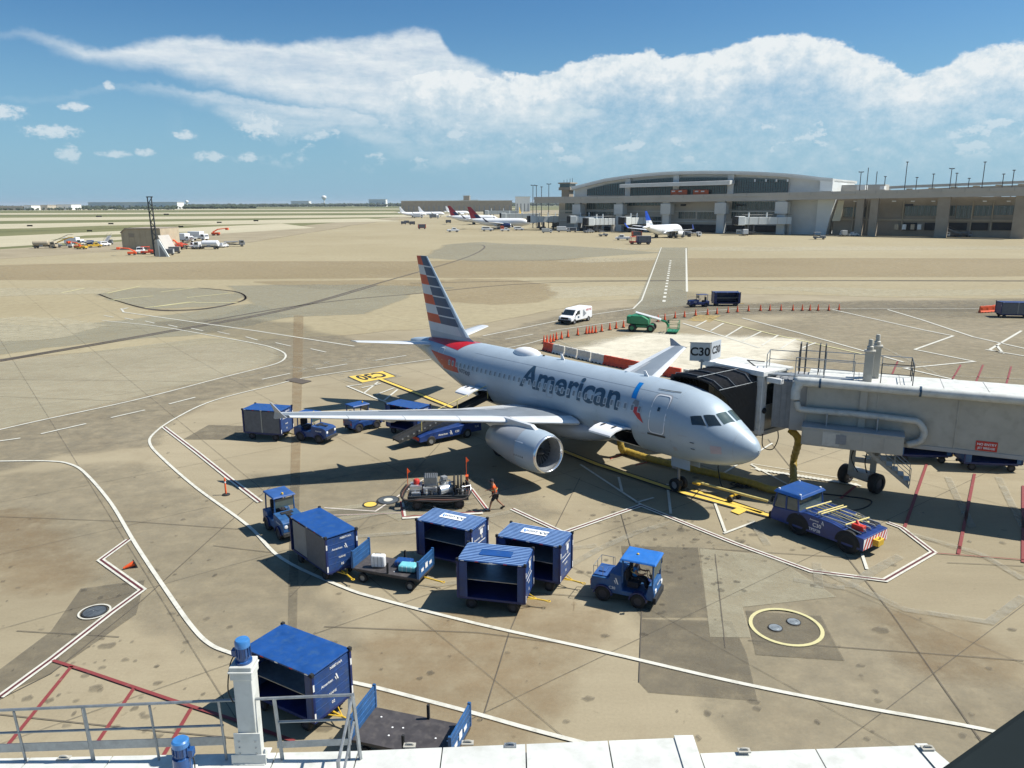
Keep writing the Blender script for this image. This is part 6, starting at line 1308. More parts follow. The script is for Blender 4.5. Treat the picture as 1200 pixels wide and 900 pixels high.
g = MB(); g.b2(x0-.03, x1+.03, -1.18, .02, zt, zt+.05); g.obj('air_conditioner_lid', M['bridge2'], jb)
for k in range(5): xx = x0+(x1-x0)*(k+.5)/5; g = MB(); g.b2(xx-.42, xx+.42, -1.17, -1.15, zb+.1, zt-.1); g.obj('access_panel', M['bridge' if k != 1 else 'boxy'], jb, bevel=.005)
g = MB(); g.b2(x0+1.7, x0+2.2, -1.19, -1.17, zb+.25, zt-.2); g.obj('vent_grille', M['grey'], jb)
x = jl(1013, 460)[0]; g = MB(); g.b2(x-.18, x+.18, -.12, 0, Z0, Z1+.05); g.obj('wall_post', M['bridge'], jb, bevel=.01)
xa, za = jl(1144, 516); xb, zb_ = jl(1168, 530); g = MB(); g.b2(xa, xb, -.03, -.005, zb_, za); sg = g.obj('warning_sign', M['red'], jb)
text_on('sign_lettering', 'NO ENTRY', .17, M['boxw'], jb, ((xa+xb)/2, -.03, za-.17), (1, 0, 0), (0, 0, 1)); text_on('sign_lettering', 'JET BRIDGE', .15, M['boxw'], jb, ((xa+xb)/2, -.03, zb_+.14), (1, 0, 0), (0, 0, 1))
# roof posts with drive motors
for u, v, y, h in ((1017, 440, .8, 2.35), (1026, 437, 1.9, 2.5)):
    x = jl(u, v)[0]; g = MB(); g.b2(x-.22, x+.22, y-.22, y+.22, Z1, Z1+h*.72); g.b2(x-.28, x+.28, y-.28, y+.28, Z1+h*.70, Z1+h*.74); g.obj('lift_column', M['bridge'], jb, bevel=.02)
    g = MB(); g.lathe([(0, .17), (.2, .17), (.24, .12), (.5, .12), (.58, .1), (.6, .01)], (x, y, Z1+h*.74), (0, 0, 1), 12); g.obj('lift_motor', M['bridge'], jb, 40)
# handrails on the roof
def rail(parent, P, h, m='steel', posts=1.4, r=.028, toe=0.0, name='handrail'):
    g = MB(); up = Vector((0, 0, h)); P = [Vector(p) for p in P]
    g.tube([p+up for p in P], r, 6); g.tube([p+up*.5 for p in P], r*.8, 6)
    if toe: g.extr([P[0], P[-1], P[-1]+Vector((0, 0, toe)), P[0]+Vector((0, 0, toe))], (0, .01, 0))
    o = g.obj(name, M[m], parent)
    for a, b_ in zip(P[:-1], P[1:]):
        n = max(1, round((b_-a).length/posts))
        for i in range(n+1):
            if i == 0 and a is not P[0]: continue
            q = a.lerp(b_, i/n); g = MB(); g.tube([q, q+up], r, 6); g.obj('rail_post', M[m], parent)
xl = 1.2; xm = jl(1013, 440)[0]-.5; xr = jl(1071, 443)[0]
rail(jb, [(xl, .35, Z1+.1), (xm, .35, Z1+.1)], 1.05); rail(jb, [(xl, 2.7, Z1+.1), (xr, 2.7, Z1+.1)], 1.05); rail(jb, [(xm+1.3, .35, Z1+.1), (xr, .35, Z1+.1), (xr, 2.7, Z1+.1)], 1.05, 'dsteel'); rail(jb, [(-.4, 1.2, Z1), (-.4, 2.7, Z1), (xl, 2.7, Z1)], 1.05)
for x in (1.3, 1.6, 2.3, 2.6): g = MB(); g.cyl((x, 2.2, Z1), (x, 2.2, Z1+1.7), .03, 6); g.cyl((x, 1.5, Z1), (x, 1.5, Z1+1.7), .03, 6); g.cyl((x, 2.2, Z1+1.7), (x, 1.5, Z1+1.7), .03, 6); g.obj('cage_hoop', M['dsteel'], jb)
g = MB(); g.b2(-.3, xm, .3, .9, Z1+.08, Z1+.14); g.obj('roof_walkway', M['steel'], jb)
# wheel carriage
wc = (at(1024, 577)+at(992, 566))/2; wl = Vector(((wc-JO).dot(JU), (wc-JO).dot(JN), 0)); wd = (at(1024, 577)-at(992, 566)).normalized(); wr = math.atan2(wd.y, wd.x)-JR; ax = Vector((math.cos(wr), math.sin(wr), 0)); fw = Vector((-ax.y, ax.x, 0))
for s in (-.95, .95):
    c_ = wl+ax*s; g = MB(); g.lathe([(-.22, .3), (-.22, .50), (-.16, .56), (.16, .56), (.22, .50), (.22, .3)], c_+Vector((0, 0, .56)), ax, 22, 0); g.lathe([(-.2, .01), (-.16, .32), (-.24, .34), (.24, .34), (.16, .32), (.2, .01)], c_+Vector((0, 0, .56)), ax, 22, 1); g.obj('wheel', [M['black'], M['dhub']], jb, 50)
g = MB(); g.tube([wl-ax*.7+Vector((0, 0, .6)), wl+ax*.7+Vector((0, 0, .6))], .16, 8); g.box(wl+Vector((0, 0, .85)), (1.3, .7, .35), rz=wr); g.obj('axle_housing', M['bridge2'], jb, bevel=.03)
for s in (-.55, .55): g = MB(); g.b2(wl.x+s-.16, wl.x+s+.16, wl.y-.16, wl.y+.16, .95, Z0); g.obj('lift_leg', M['bridge'], jb, bevel=.02)
g = MB(); g.b2(wl.x-.9, wl.x+.9, -.1, 3.1, Z0-.32, Z0-.02); g.b2(wl.x-.6, wl.x+.6, wl.y-.12, wl.y+.12, 1.5, 1.75); g.obj('cross_beam', M['bridge2'], jb, bevel=.02)
g = MB(); g.tube(smoothpath([wl+Vector((.3, -.3, 2.8)), wl+Vector((.1, -.6, 1.8)), wl+Vector((.3, -.3, .9))], 5), .035, 6); g.tube(smoothpath([wl+Vector((-.3, -.3, 2.9)), wl+Vector((-.6, -.6, 1.9)), wl+Vector((-.2, -.3, 1.0))], 5), .03, 6); g.obj('carriage_hose', M['black'], jb)
# service stairs
sx0, sz0 = wl.x-.1, Z0-.25; st = thing('service_stairs', 'steel service stairs slung under the jet bridge beside its wheels', 'stairs', JO+JU*sx0+JN*.1, JR); n = 8
for i in range(n):
    g = MB(); x = i*.30; z = sz0-.1-i*.23; g.b2(x, x+.30, 0, .8, z-.03, z); g.obj('tread', M['steel'], st)
for y in (0, .8): 
    g = MB(); g.extr([(-.1, y-.02, sz0), (n*.30, y-.02, sz0-.1-n*.23), (n*.30, y-.02, sz0-.32-n*.23), (-.1, y-.02, sz0-.22)], (0, .04, 0)); g.obj('stringer', M['steel'], st)
    g = MB(); a = Vector((0, y, sz0)); b_ = Vector((n*.30, y, sz0-.1-n*.23)); g.tube([a+Vector((0, 0, .9)), b_+Vector((0, 0, .9)), b_], .022, 6); g.tube([a+Vector((0, 0, .5)), b_+Vector((0, 0, .5))], .018, 6)
    for k in range(4): q = a.lerp(b_, k/3); g.tube([q, q+Vector((0, 0, .9))], .018, 6)
    g.obj('stair_rail', M['steel'], st)
# cab, bellows canopy
cr = math.atan2(.609, .793); CO = Vector((10.88, 41.68, 0)); cab_ = jb
def cw_(x, y, z):            # cab frame -> bridge local
    p = CO+Vector((.793, .609, 0))*x+Vector((.609, -.793, 0))*y-JO; return Vector((p.dot(JU), p.dot(JN), z))
def cwbox(g, x0, x1, y0, y1, z0, z1, mi=0):
    P = [cw_(x, y, z) for z in (z0, z1) for x, y in ((x0, y0), (x1, y0), (x1, y1), (x0, y1))]; g.add(P, [(0, 3, 2, 1), (4, 5, 6, 7), (0, 1, 5, 4), (1, 2, 6, 5), (2, 3, 7, 6), (3, 0, 4, 7)], mi)
NR = 21
ringp = [(-1.75, 3.1), (-1.75, 3.9), (-1.75, 4.7), (-1.75, 5.4), (-1.7, 5.95), (-1.3, 6.40), (-.5, 6.5), (.5, 6.5), (1.3, 6.40), (1.7, 5.95), (1.75, 5.4), (1.75, 4.7), (1.75, 3.9), (1.75, 3.1)]
vs = []
for k in range(NR):
    t = k/(NR-1); ins = 0.93 if k % 2 else 1.0
    for y, z in ringp:
        zz = min(abs((z-3.84)/2.3), .98); x0 = -(1.95-1.95*math.sqrt(1-zz*zz))-.0 if z > 3.84 else 0
        vs.append(cw_(x0+.05+(2.35-x0)*t, y*ins, 4.0+(z-4.0)*(ins if z > 4 else 1)))
n = len(ringp); g = MB(); g.add(vs, [(k*n+i, k*n+i+1, (k+1)*n+i+1, (k+1)*n+i) for k in range(NR-1) for i in range(n-1)]); g.obj('bellows', M['bellow'], jb)
for t in (.12, .45, .78):
    k = round(t*(NR-1)/2)*2; g = MB(); g.tube([Vector(vs[k*n+i])+Vector((0, 0, .03)) for i in range(4, 10)], .02, 5); g.obj('canopy_bow', M['steel'], jb)
g = MB()
for i in (4, 7, 9): g.tube([Vector(vs[k*n+i])+Vector((0, 0, .03)) for k in range(0, NR, 2)], .018, 5)
g.obj('canopy_strap', M['steel'], jb)
g = MB(); cwbox(g, 2.3, 2.75, -2.0, 2.0, 2.9, 3.2); cwbox(g, 2.3, 2.75, -2.0, -1.6, 3.2, 6.3); cwbox(g, 2.3, 2.75, 1.6, 2.0, 3.2, 6.3); g.obj('cab_frame', M['white'], jb, bevel=.03)
g = MB(); cwbox(g, 2.1, 3.2, -2.1, 2.15, 6.3, 6.6); g.obj('cab_header', M['white'], jb, bevel=.04)
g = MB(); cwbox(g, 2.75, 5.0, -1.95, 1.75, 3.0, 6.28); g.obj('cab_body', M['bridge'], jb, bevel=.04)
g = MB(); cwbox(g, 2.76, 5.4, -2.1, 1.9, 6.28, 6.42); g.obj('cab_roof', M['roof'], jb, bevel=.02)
g = MB(); cwbox(g, 3.0, 4.2, 1.752, 1.765, 4.5, 5.7); g.obj('cab_window', M['glass'], jb)
g = MB(); cwbox(g, 2.4, 2.7, 2.15, 3.05, 6.0, 6.28); g.obj('floodlight_arm', M['white'], jb, bevel=.03)
g = MB(); c_ = cw_(2.55, 2.02, 4.3); d_2 = cw_(2.55, 3.02, 4.3)-c_; g.lathe([(0, .17), (.06, .17), (.07, .10), (.12, .08), (.13, .01)], c_, d_2, 14); g.obj('hose_reel_disc', M['dark'], jb)
g = MB(); cwbox(g, 2.6, 5.4, -1.9, 1.9, 2.75, 3.0); cwbox(g, 2.8, 4.6, -.6, 1.2, 2.45, 2.75); g.obj('cab_underframe', M['bridge2'], jb, bevel=.02)
g = MB(); g.tube(smoothpath([cw_(2.8, 1.9, 2.9), cw_(2.6, 2.1, 2.2), cw_(3.4, 2.2, 1.9), cw_(4.2, 2.0, 2.3), cw_(4.4, 1.8, 2.8)], 6), .03, 6); g.obj('hanging_cable', M['black'], jb)
g = MB(); g.tube(smoothpath([cw_(3.0, 1.2, 6.5), cw_(3.4, .2, 6.75), cw_(4.2, -.3, 6.6), cw_(5.0, .2, 6.5)], 6), .035, 6); g.obj('roof_cable', M['black'], jb)
# gate sign
p = onplane(822, 427, (12.2, 43.2), (13.2, 43.2)); t = thing('gate_sign', 'V-shaped gate sign on a short post over the jet bridge canopy', 'sign', (p.x, p.y, 0), R(-12)); zt = onplane(822, 402, (12.2, 43.2), (13.2, 43.2)).z; zb = onplane(822, 423, (12.2, 43.2), (13.2, 43.2)).z
g = MB(); g.cyl((0, 0, 6.4), (0, 0, zb+.1), .06, 8); g.box((0, 0, zb+.02), (.34, .12, .14), top=(.4, 1)); g.obj('post', M['steel'], t)
g = MB(); g.b2(-.68, .46, -.04, .04, zb, zt); pn = g.obj('panel', M['lgrey'], t, bevel=.01); text_on('gate_number', 'C30', .66, M['black'], t, (-.11, -.041, (zt+zb)/2), (1, 0, 0), (0, 0, 1), bold=.03)
g = MB(); g.box((.78, .55, (zt+zb)/2+.06), (1.25, .05, zt-zb), rz=R(62)); g.obj('panel', M['wframe'], t, bevel=.01)
d1 = Vector((math.cos(R(62)), math.sin(R(62)), 0)); text_on('gate_number', 'C30', .6, M['black'], t, Vector((.78, .55, (zt+zb)/2+.06))+Vector((d1.y, -d1.x, 0))*.03, d1, (0, 0, 1), bold=.03)
g = MB(); g.b2(-.72, .50, -.05, .05, zt, zt+.03); g.obj('frame_cap', M['steel'], t)

# ============================================================ PEOPLE
def skinned(name, chain, edges, m, parent, sub=1):
    me = bpy.data.meshes.new(name); me.from_pydata([c[0] for c in chain], edges, []); o = bpy.data.objects.new(name, me); COL.objects.link(o); o.parent = parent
    sk = o.modifiers.new('skin', 'SKIN'); sk.use_smooth_shade = True
    for i, c in enumerate(chain): me.skin_vertices[0].data[i].radius = c[1] if isinstance(c[1], tuple) else (c[1], c[1])
    me.skin_vertices[0].data[0].use_root = True
    sb = o.modifiers.new('sub', 'SUBSURF'); sb.levels = sub; sb.render_levels = sub; me.materials.append(m); return o
def person(label, loc, rz, J, vestm, shorts=True):
    # J: joints in local metres, x forward
    t = thing('person', label, 'person', loc, rz); V = {k: Vector(v) for k, v in J.items()}; lv = V.get
    ch = [(V['pelvis'], (.15, .12)), (V['waist'], (.13, .10)), (V['chest'], (.165, .12)), (V['neck'], .055), (V['head0'], .065), (V['head'], .095), (V['crown'], .085)]
    E_ = [(0, 1), (1, 2), (2, 3), (3, 4), (4, 5), (5, 6)]
    for s in ('l', 'r'):
        i = len(ch); ch += [(V['sh'+s], .06), (V['el'+s], .042), (V['wr'+s], .028), (V['ha'+s], (.042, .018))]; E_ += [(2, i), (i, i+1), (i+1, i+2), (i+2, i+3)]
        d = (V['ha'+s]-V['wr'+s]).normalized(); sd = d.orthogonal().normalized(); k = len(ch)
        for f in range(4): a = V['ha'+s]+sd*(f-1.5)*.022+d*.03; L_ = (.07, .085, .08, .06)[f]; ch += [(a, .009), (a+d*L_*.55, .008), (a+d*L_+sd.cross(d)*.02, .007)]; E_ += [(i+3, k), (k, k+1), (k+1, k+2)]; k += 3
        a = V['wr'+s].lerp(V['ha'+s], .45)+sd*-.04; ch += [(a, .011), (a+d*.035-sd*.02, .009)]; E_ += [(i+2, k), (k, k+1)]
        i = len(ch); ch += [(V['hip'+s], .09), (V['kn'+s], .062), (V['an'+s], .042), (V['he'+s], .045), (V['to'+s], .035)]; E_ += [(0, i), (i, i+1), (i+1, i+2), (i+2, i+3), (i+3, i+4)]
    skinned('body', ch, E_, M['skin'], t, 1)
    tr = [(V['pelvis']+Vector((0, 0, .02)), (.175, .14)), (V['waist'], (.165, .13)), (V['chest'], (.20, .15)), (V['neck']-Vector((0, 0, .06)), (.11, .09))]; e2 = [(0, 1), (1, 2), (2, 3)]
    for s in ('l', 'r'): k = len(tr); tr += [(V['sh'+s], .08), (V['sh'+s].lerp(V['el'+s], .45), .062)]; e2 += [(2, k), (k, k+1)]
    skinned('vest', tr, e2, M[vestm], t, 1)
    tr = [(V['pelvis'], (.17, .14))]; e2 = []
    for s in ('l', 'r'):
        k = len(tr); tr += [(V['hip'+s], .115), (V['hip'+s].lerp(V['kn'+s], .9 if shorts else 1), .09)]; e2 += [(0, k), (k, k+1)]
        if not shorts: tr += [(V['an'+s]+Vector((0, 0, .03)), .062)]; e2 += [(k+1, k+2)]
    skinned('shorts' if shorts else 'trousers', tr, e2, M['cloth'], t, 1)
    g = MB(); g.lathe([(-.02, .108), (.05, .105), (.10, .07), (.118, .01)], V['head']+Vector((0, 0, .03)), (0, 0, 1), 14); g.box(V['head']+Vector((.12, 0, .035)), (.10, .13, .015)); g.obj('cap', M['cloth'], t, 40)
    g = MB(); h = V['head']
    for s in (1, -1): g.box(h+Vector((.092, s*.035, .005)), (.014, .022, .012))
    g.box(h+Vector((.105, 0, -.03)), (.03, .022, .035)); g.box(h+Vector((.092, 0, -.07)), (.012, .05, .01))
    g.obj('face', M['pipe'], t)
    for s in ('l', 'r'):
        g = MB(); a, b_ = V['he'+s], V['to'+s]; d = (b_-a); rz2 = math.atan2(d.y, d.x); g.box((a+b_)/2+Vector((.02, 0, .005)), (.27, .10, .09), rz=rz2, ry=-math.atan2(d.z, max(.01, math.hypot(d.x, d.y)))); g.obj('boot', M['black'], t, bevel=.02)
        g = MB(); g.lathe([(0, .118), (.03, .118)], V['waist']+Vector((0, 0, .05+.0)), (0, 0, 1), 12) if False else None
    for z in (0.06, ): g = MB(); c_ = V['waist'].lerp(V['chest'], .4); g.lathe([(0, .19), (.05, .195)], c_, (V['chest']-V['waist']), 14); bd = g.obj('reflective_band', M['yellowpale'], t, True); bd.scale = (1, 1, 1)
    return t
walk = dict(pelvis=(0, 0, .93), waist=(.03, 0, 1.08), chest=(.08, 0, 1.30), neck=(.12, 0, 1.46), head0=(.14, 0, 1.53), head=(.17, 0, 1.62), crown=(.17, 0, 1.70), shl=(.08, .20, 1.40), ell=(.02, .27, 1.13), wrl=(.20, .26, .95), hal=(.26, .25, .90), shr=(.08, -.20, 1.40), elr=(.12, -.27, 1.12), wrr=(.36, -.24, 1.06), har=(.43, -.22, 1.05), hipl=(0, .10, .88), knl=(.24, .11, .50), anl=(.32, .11, .11), hel=(.27, .11, .06), tol=(.50, .12, .05), hipr=(0, -.10, .88), knr=(-.14, -.11, .50), anr=(-.44, -.10, .20), her=(-.50, -.10, .16), tor=(-.33, -.12, .05))
p = at(580.5, 598); person('worker in orange vest and dark shorts striding across the apron', (p.x, p.y, 0), R(188), walk, 'vest')
stand = dict(walk); stand.update(hipl=(0, .10, .88), knl=(.04, .12, .48), anl=(0, .13, .10), hel=(-.03, .13, .05), tol=(.18, .15, .04), knr=(-.02, -.12, .48), anr=(-.08, -.13, .10), her=(-.1, -.13, .05), tor=(.12, -.15, .04), ell=(.12, .28, 1.15), wrl=(.34, .22, 1.15), hal=(.42, .20, 1.17))
p = at(478, 503); person('worker in lime vest at the cart behind the near wing', (p.x, p.y+.4, 0), R(120), stand, 'hiv', False)
p = at(737, 700); 
drv = thing('person', 'driver sitting in the open cab of the cab-over tug', 'person', (0, 0, 0))
sit = dict(pelvis=(0, 0, .06), waist=(-.02, 0, .22), chest=(.02, 0, .46), neck=(.05, 0, .62), head0=(.06, 0, .68), head=(.08, 0, .77), crown=(.08, 0, .85), shl=(.02, .2, .56), ell=(.12, .24, .32), wrl=(.34, .18, .34), hal=(.40, .16, .36), shr=(.02, -.2, .56), elr=(.12, -.24, .32), wrr=(.34, -.18, .34), har=(.40, -.16, .36), hipl=(.02, .1, .04), knl=(.42, .12, .08), anl=(.50, .12, -.30), hel=(.46, .12, -.34), tol=(.64, .13, -.35), hipr=(.02, -.1, .04), knr=(.42, -.12, .08), anr=(.52, -.12, -.30), her=(.48, -.12, -.34), tor=(.66, -.13, -.35))
bpy.data.objects.remove(drv)
tg = [o for o in COL.objects if o.get('label', '').startswith('blue cab-over tug')][0]; sl_ = Matrix.Translation(tg.location) @ Matrix.Rotation(tg.rotation_euler.z, 4, 'Z') @ Vector((.42, 0, .92))
person('driver sitting in the open cab of the cab-over tug', sl_, tg.rotation_euler.z, sit, 'flagb', False)

# ============================================================ FOREGROUND BRIDGE ROOF
ZR = 6.1
fg = thing('jet_bridge', 'white jet bridge roof running along the bottom of the picture', 'jet bridge', (0, 0, 0))
e = [at(u, v, ZR) for u, v in [(-160, 892), (420, 880), (808, 864), (820, 880), (1090, 870), (1108, 889), (1180, 960)]]
def roofseg(name, a, b_, drop, m, nseg, near=8.2, z=ZR):
    for i in range(nseg):
        p0 = a.lerp(b_, i/nseg); p1 = a.lerp(b_, (i+1)/nseg); g = MB(); w_ = .012
        g.add([(p0.x+w_, near, z), (p1.x-w_, near, z), (p1.x-w_, p1.y, z), (p0.x+w_, p0.y, z), (p0.x+w_, near, z-.12), (p1.x-w_, near, z-.12), (p1.x-w_, p1.y, z-.12), (p0.x+w_, p0.y, z-.12)], [(0, 1, 2, 3), (7, 6, 5, 4), (3, 2, 6, 7), (0, 3, 7, 4), (1, 5, 6, 2), (0, 4, 5, 1)])
        g.obj(name, M[m], fg)
roofseg('roof_panel', e[0], e[1], .1, 'roof', 6); roofseg('roof_panel', e[1], e[2], .1, 'roof', 4); roofseg('roof_panel', e[3], e[4], .1, 'roof', 2, z=ZR-.05)
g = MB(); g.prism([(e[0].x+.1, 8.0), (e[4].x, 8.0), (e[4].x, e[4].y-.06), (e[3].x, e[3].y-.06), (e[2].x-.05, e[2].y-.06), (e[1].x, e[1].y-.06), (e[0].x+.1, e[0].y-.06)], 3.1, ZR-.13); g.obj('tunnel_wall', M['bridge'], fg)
g = MB(); pr_ = [at(790, 864, ZR), at(812, 863, ZR)]; g.b2(pr_[0].x, pr_[1].x, 8.2, pr_[0].y+.02, ZR, ZR+.03); g.obj('cover_strip', M['roof'], fg)
pr_ = [at(1072, 870, ZR), at(1108, 886, ZR)]; g = MB(); g.add([(pr_[0].x, pr_[0].y, ZR-.02), (pr_[0].x+.3, 8.2, ZR-.02), (pr_[1].x+1.0, 8.2, ZR-.02), (pr_[1].x-.05, pr_[1].y, ZR-.02), (pr_[0].x+.22, pr_[0].y, ZR-.02)], [(0, 1, 2, 3, 4)]); o_ = g.obj('end_strip', M['roof'], fg)
for u, v in ((75, 889), (480, 874), (548, 871), (598, 874), (872, 880), (1087, 877)):
    q = at(u, v, ZR); g = MB(); g.tube(smoothpath([(q.x-.07, q.y, ZR), (q.x-.05, q.y, ZR+.05), (q.x+.05, q.y, ZR+.05), (q.x+.08, q.y, ZR)], 3), .018, 6); g.box((q.x, q.y, ZR+.01), (.22, .12, .02)); g.obj('lifting_lug', M['bridge' if u != 598 else 'steel'], fg)
def onY(u, v, Y): return onplane(u, v, (0, Y), (1, Y))
YR = 11.75
tp = [onY(-60, 834, YR), onY(0, 832, YR), onY(240, 820, YR), onY(415, 815, YR)]; zr0 = tp[1].z
g = MB(); g.tube([onY(-60, 835, YR), onY(120, 827, YR), onY(415, 814, YR)], .026, 8); g.obj('top_rail', M['steel'], fg)
g = MB(); g.tube([onY(-60, 861, YR), onY(262, 850, YR)], .022, 8); g.tube([onY(326, 846, YR), onY(412, 843, YR)], .022, 8); g.obj('mid_rail', M['steel'], fg)
g = MB(); a, b_ = onY(-60, 884, YR), onY(265, 873, YR); g.extr([a, b_, b_+Vector((0, 0, .17)), a+Vector((0, 0, .17))], (0, .012, 0)); a, b_ = onY(325, 877, YR), onY(412, 873, YR); g.extr([a, b_, b_+Vector((0, 0, .13)), a+Vector((0, 0, .13))], (0, .012, 0)); g.obj('toe_board', M['steel'], fg)
for (u0, v0, u1, v1, r) in [(16, 834, 29, 884, .022), (97, 829, 108, 881, .04), (175, 827, 185, 877, .022), (256, 822, 264, 875, .022), (321, 818, 330, 878, .035), (413, 814, 422, 880, .035), (409, 818, 409, 880, .022)]:
    g = MB(); a, b_ = onY(u0, v0, YR), onY(u1, v1, YR); b_.z = min(b_.z, ZR+.0); g.tube([a, b_], r, 4 if r > .03 else 6); g.obj('rail_post', M['steel'], fg)
g = MB(); a = onY(413, 815, YR); g.tube([a, a+Vector((.1, -1.6, -.05))], .026, 6); g.tube([a+Vector((.0, 0, -.5)), a+Vector((.1, -1.6, -.55))], .022, 6); g.tube([a+Vector((.1, -1.6, 0)), a+Vector((.1, -1.6, -.95))], .03, 6); g.obj('end_rail', M['steel'], fg)
def motor_post(label, u, vbase, vtop, vm, Y, wdt):
    b0_ = onY(u, vbase, Y); t1 = onY(u, vtop, Y); t = thing('motor_post', label, 'motor', (b0_.x, Y, 0)); zb, zt = min(b0_.z, ZR+.01), t1.z; w_ = wdt/2
    g = MB(); g.b2(-w_*1.75, w_*1.75, -.22, .22, ZR, ZR+.02); g.b2(-w_*1.9, w_*1.9, -.2, -.17, ZR, ZR+.2); 
    for x in (-w_*1.5, -w_*.5, w_*.5, w_*1.5): g.extr([(x-.01, -.2, ZR), (x-.01, .1, ZR), (x-.01, -.02, ZR+.2), (x-.01, -.12, ZR+.2)], (.02, 0, 0))
    g.obj('base_bracket', M['roof'], t, bevel=.006)
    g = MB(); g.b2(-w_, w_, -w_, w_, ZR, zt-.12); g.obj('column', M['roof'], t, bevel=.012)
    g = MB(); g.b2(-w_*1.45, w_*1.45, -w_-.03, -w_-.005, ZR+.14, ZR+.62); g.obj('bolt_plate', M['roof'], t, bevel=.004)
    g = MB(); 
    for x in (-w_*.9, w_*.9):
        for z in (ZR+.22, ZR+.34, ZR+.46): g.lathe([(0, .016), (.012, .016), (.014, .001)], (x, -w_-.03, z), (0, -1, 0), 8)
    tag(g.obj('bolts', M['steel'], t), kind='stuff')
    g = MB(); g.b2(-w_*1.25, w_*1.15, -w_*1.2, w_*1.1, zt-.30, zt-.05); g.b2(-w_*1.4, w_*1.25, -w_*1.35, w_*1.2, zt-.16, zt-.13); g.obj('gearbox', M['roof'], t, bevel=.02)
    g = MB(); r = w_*.72; zz = zt-.05; g.lathe([(0, r*1.25), (.04, r*1.25), (.05, r*.95), (.12, r*.95)], (0, 0, zz), (0, 0, 1), 20); g.lathe([(.12, r), (.30, r)], (0, 0, zz), (0, 0, 1), 20)
    g.obj('motor_body', M['motor'], t, 40)
    for k in range(14): a = 2*PI_*k/14; g = MB(); g.box((math.cos(a)*r*1.04, math.sin(a)*r*1.04, zz+.21), (.03, .008, .18), rz=a); g.obj('cooling_fin', M['motor'], t)
    g = MB(); g.lathe([(.30, r*1.12), (.40, r*1.12), (.43, r*.95), (.44, .001)], (0, 0, zz), (0, 0, 1), 20); g.obj('fan_cover', M['motorl'], t, 40)
    g = MB(); g.box((-r*1.2, -r*.2, zz+.2), (.08, .11, .12)); g.obj('terminal_box', M['motor'], t, bevel=.01)
    g = MB(); g.tube(smoothpath([(-r*1.2, -r*.2, zz+.15), (-r*2.0, -r*.4, zz-.05), (-w_*1.6, -w_, zt-.5), (-w_*1.1, -w_*1.05, zt-.75)], 5), .012, 6); g.obj('motor_cable', M['black'], t)
    return t
M['motor'] = mat('motor_blue', (0.015, 0.07, 0.22), .35, var=.2, scale=6, coat=.3); M['motorl'] = mat('motor_cover_blue', (0.04, 0.17, 0.42), .35, var=.15, scale=6, coat=.3)
motor_post('tall white post with a blue electric motor on top at the roof edge', 296, 883, 772, 740, 11.82, .32)
p = onY(213, 885, 10.9); t = thing('motor_post', 'blue electric motor cut by the bottom edge in front of the railing', 'motor', (p.x, 10.9, 0)); zz = onY(213, 866, 10.9).z-.34; r = .125
g = MB(); g.lathe([(-.3, r*1.2), (.02, r*1.2), (.03, r*.95), (.08, r)], (0, 0, zz), (0, 0, 1), 20); g.lathe([(.08, r), (.22, r)], (0, 0, zz), (0, 0, 1), 20); g.obj('motor_body', M['motor'], t, 40); g = MB(); g.lathe([(.22, r*1.1), (.31, r*1.1), (.335, r*.9), (.34, .001)], (0, 0, zz), (0, 0, 1), 20); g.obj('fan_cover', M['motorl'], t, 40)
for k in range(14): a = 2*PI_*k/14; g = MB(); g.box((math.cos(a)*r*1.04, math.sin(a)*r*1.04, zz+.15), (.03, .008, .14), rz=a); g.obj('cooling_fin', M['motor'], t)
g = MB(); g.b2(-.17, .17, -.17, .17, ZR-.05, zz-.28); g.obj('column', M['roof'], t, bevel=.012); g = MB(); g.box((r*1.3, 0, zz+.1), (.09, .12, .13)); g.obj('terminal_box', M['motor'], t, bevel=.01)
g = MB(); g.tube(smoothpath([(r*1.3, 0, zz+.04), (.22, -.05, zz-.1), (.2, -.1, ZR)], 5), .012, 6); g.obj('motor_cable', M['black'], t)
# dark sloping edge of the building close to the window
a, b_ = at(1215, 816, 12.6), at(1070, 918, 12.6); d = (b_-a); q = Vector((-d.y, d.x, 0)).normalized(); q = q if q.y < 0 else -q; a -= d*1.5; b_ += d*0.6
g = MB(); g.extr([a, b_, b_+q*1.2, a+q*1.2], (0, 0, -.35)); tag(g.obj('parapet', mat('dark_parapet', (0.012, 0.018, 0.02), .95, var=.2, scale=.6, spec=.1), None, bevel=.05), 'dark sloping parapet edge filling the bottom right corner', 'parapet')
# ============================================================ THE TERMINAL BEHIND
D0, D1 = Vector((15, 470, 0)), Vector((225, 325, 0)); DU = (D1-D0).normalized(); DN = Vector((-DU.y, DU.x, 0)); DN = DN if DN.y > 0 else -DN
def pl(off): a = D0+DN*off; return a, a+DU
def tx_(u, off=0.0, v=250): return (onplane(u, v, *pl(off))-pl(off)[0]).dot(DU)       # distance along the facade
def tz(u, v, off=0.0): return onplane(u, v, *pl(off)).z
TR = math.atan2(DU.y, DU.x)
tm = thing('terminal', 'long grey terminal with arched glass hall and raised track in front', 'building', D0, TR)
def bx(g, u0, u1, v0, v1, off, depth, mi=0, z0=None, z1=None):      # box whose front face spans the pixels, off metres behind the track line
    x0, x1 = tx_(u0, off), tx_(u1, off); za = tz((u0+u1)/2, v0, off) if z1 is None else z1; zb = tz((u0+u1)/2, v1, off) if z0 is None else z0
    g.b2(x0, x1, off, off+depth, zb, za, mi)
OH = 22.0                                            # the hall stands this far behind the track
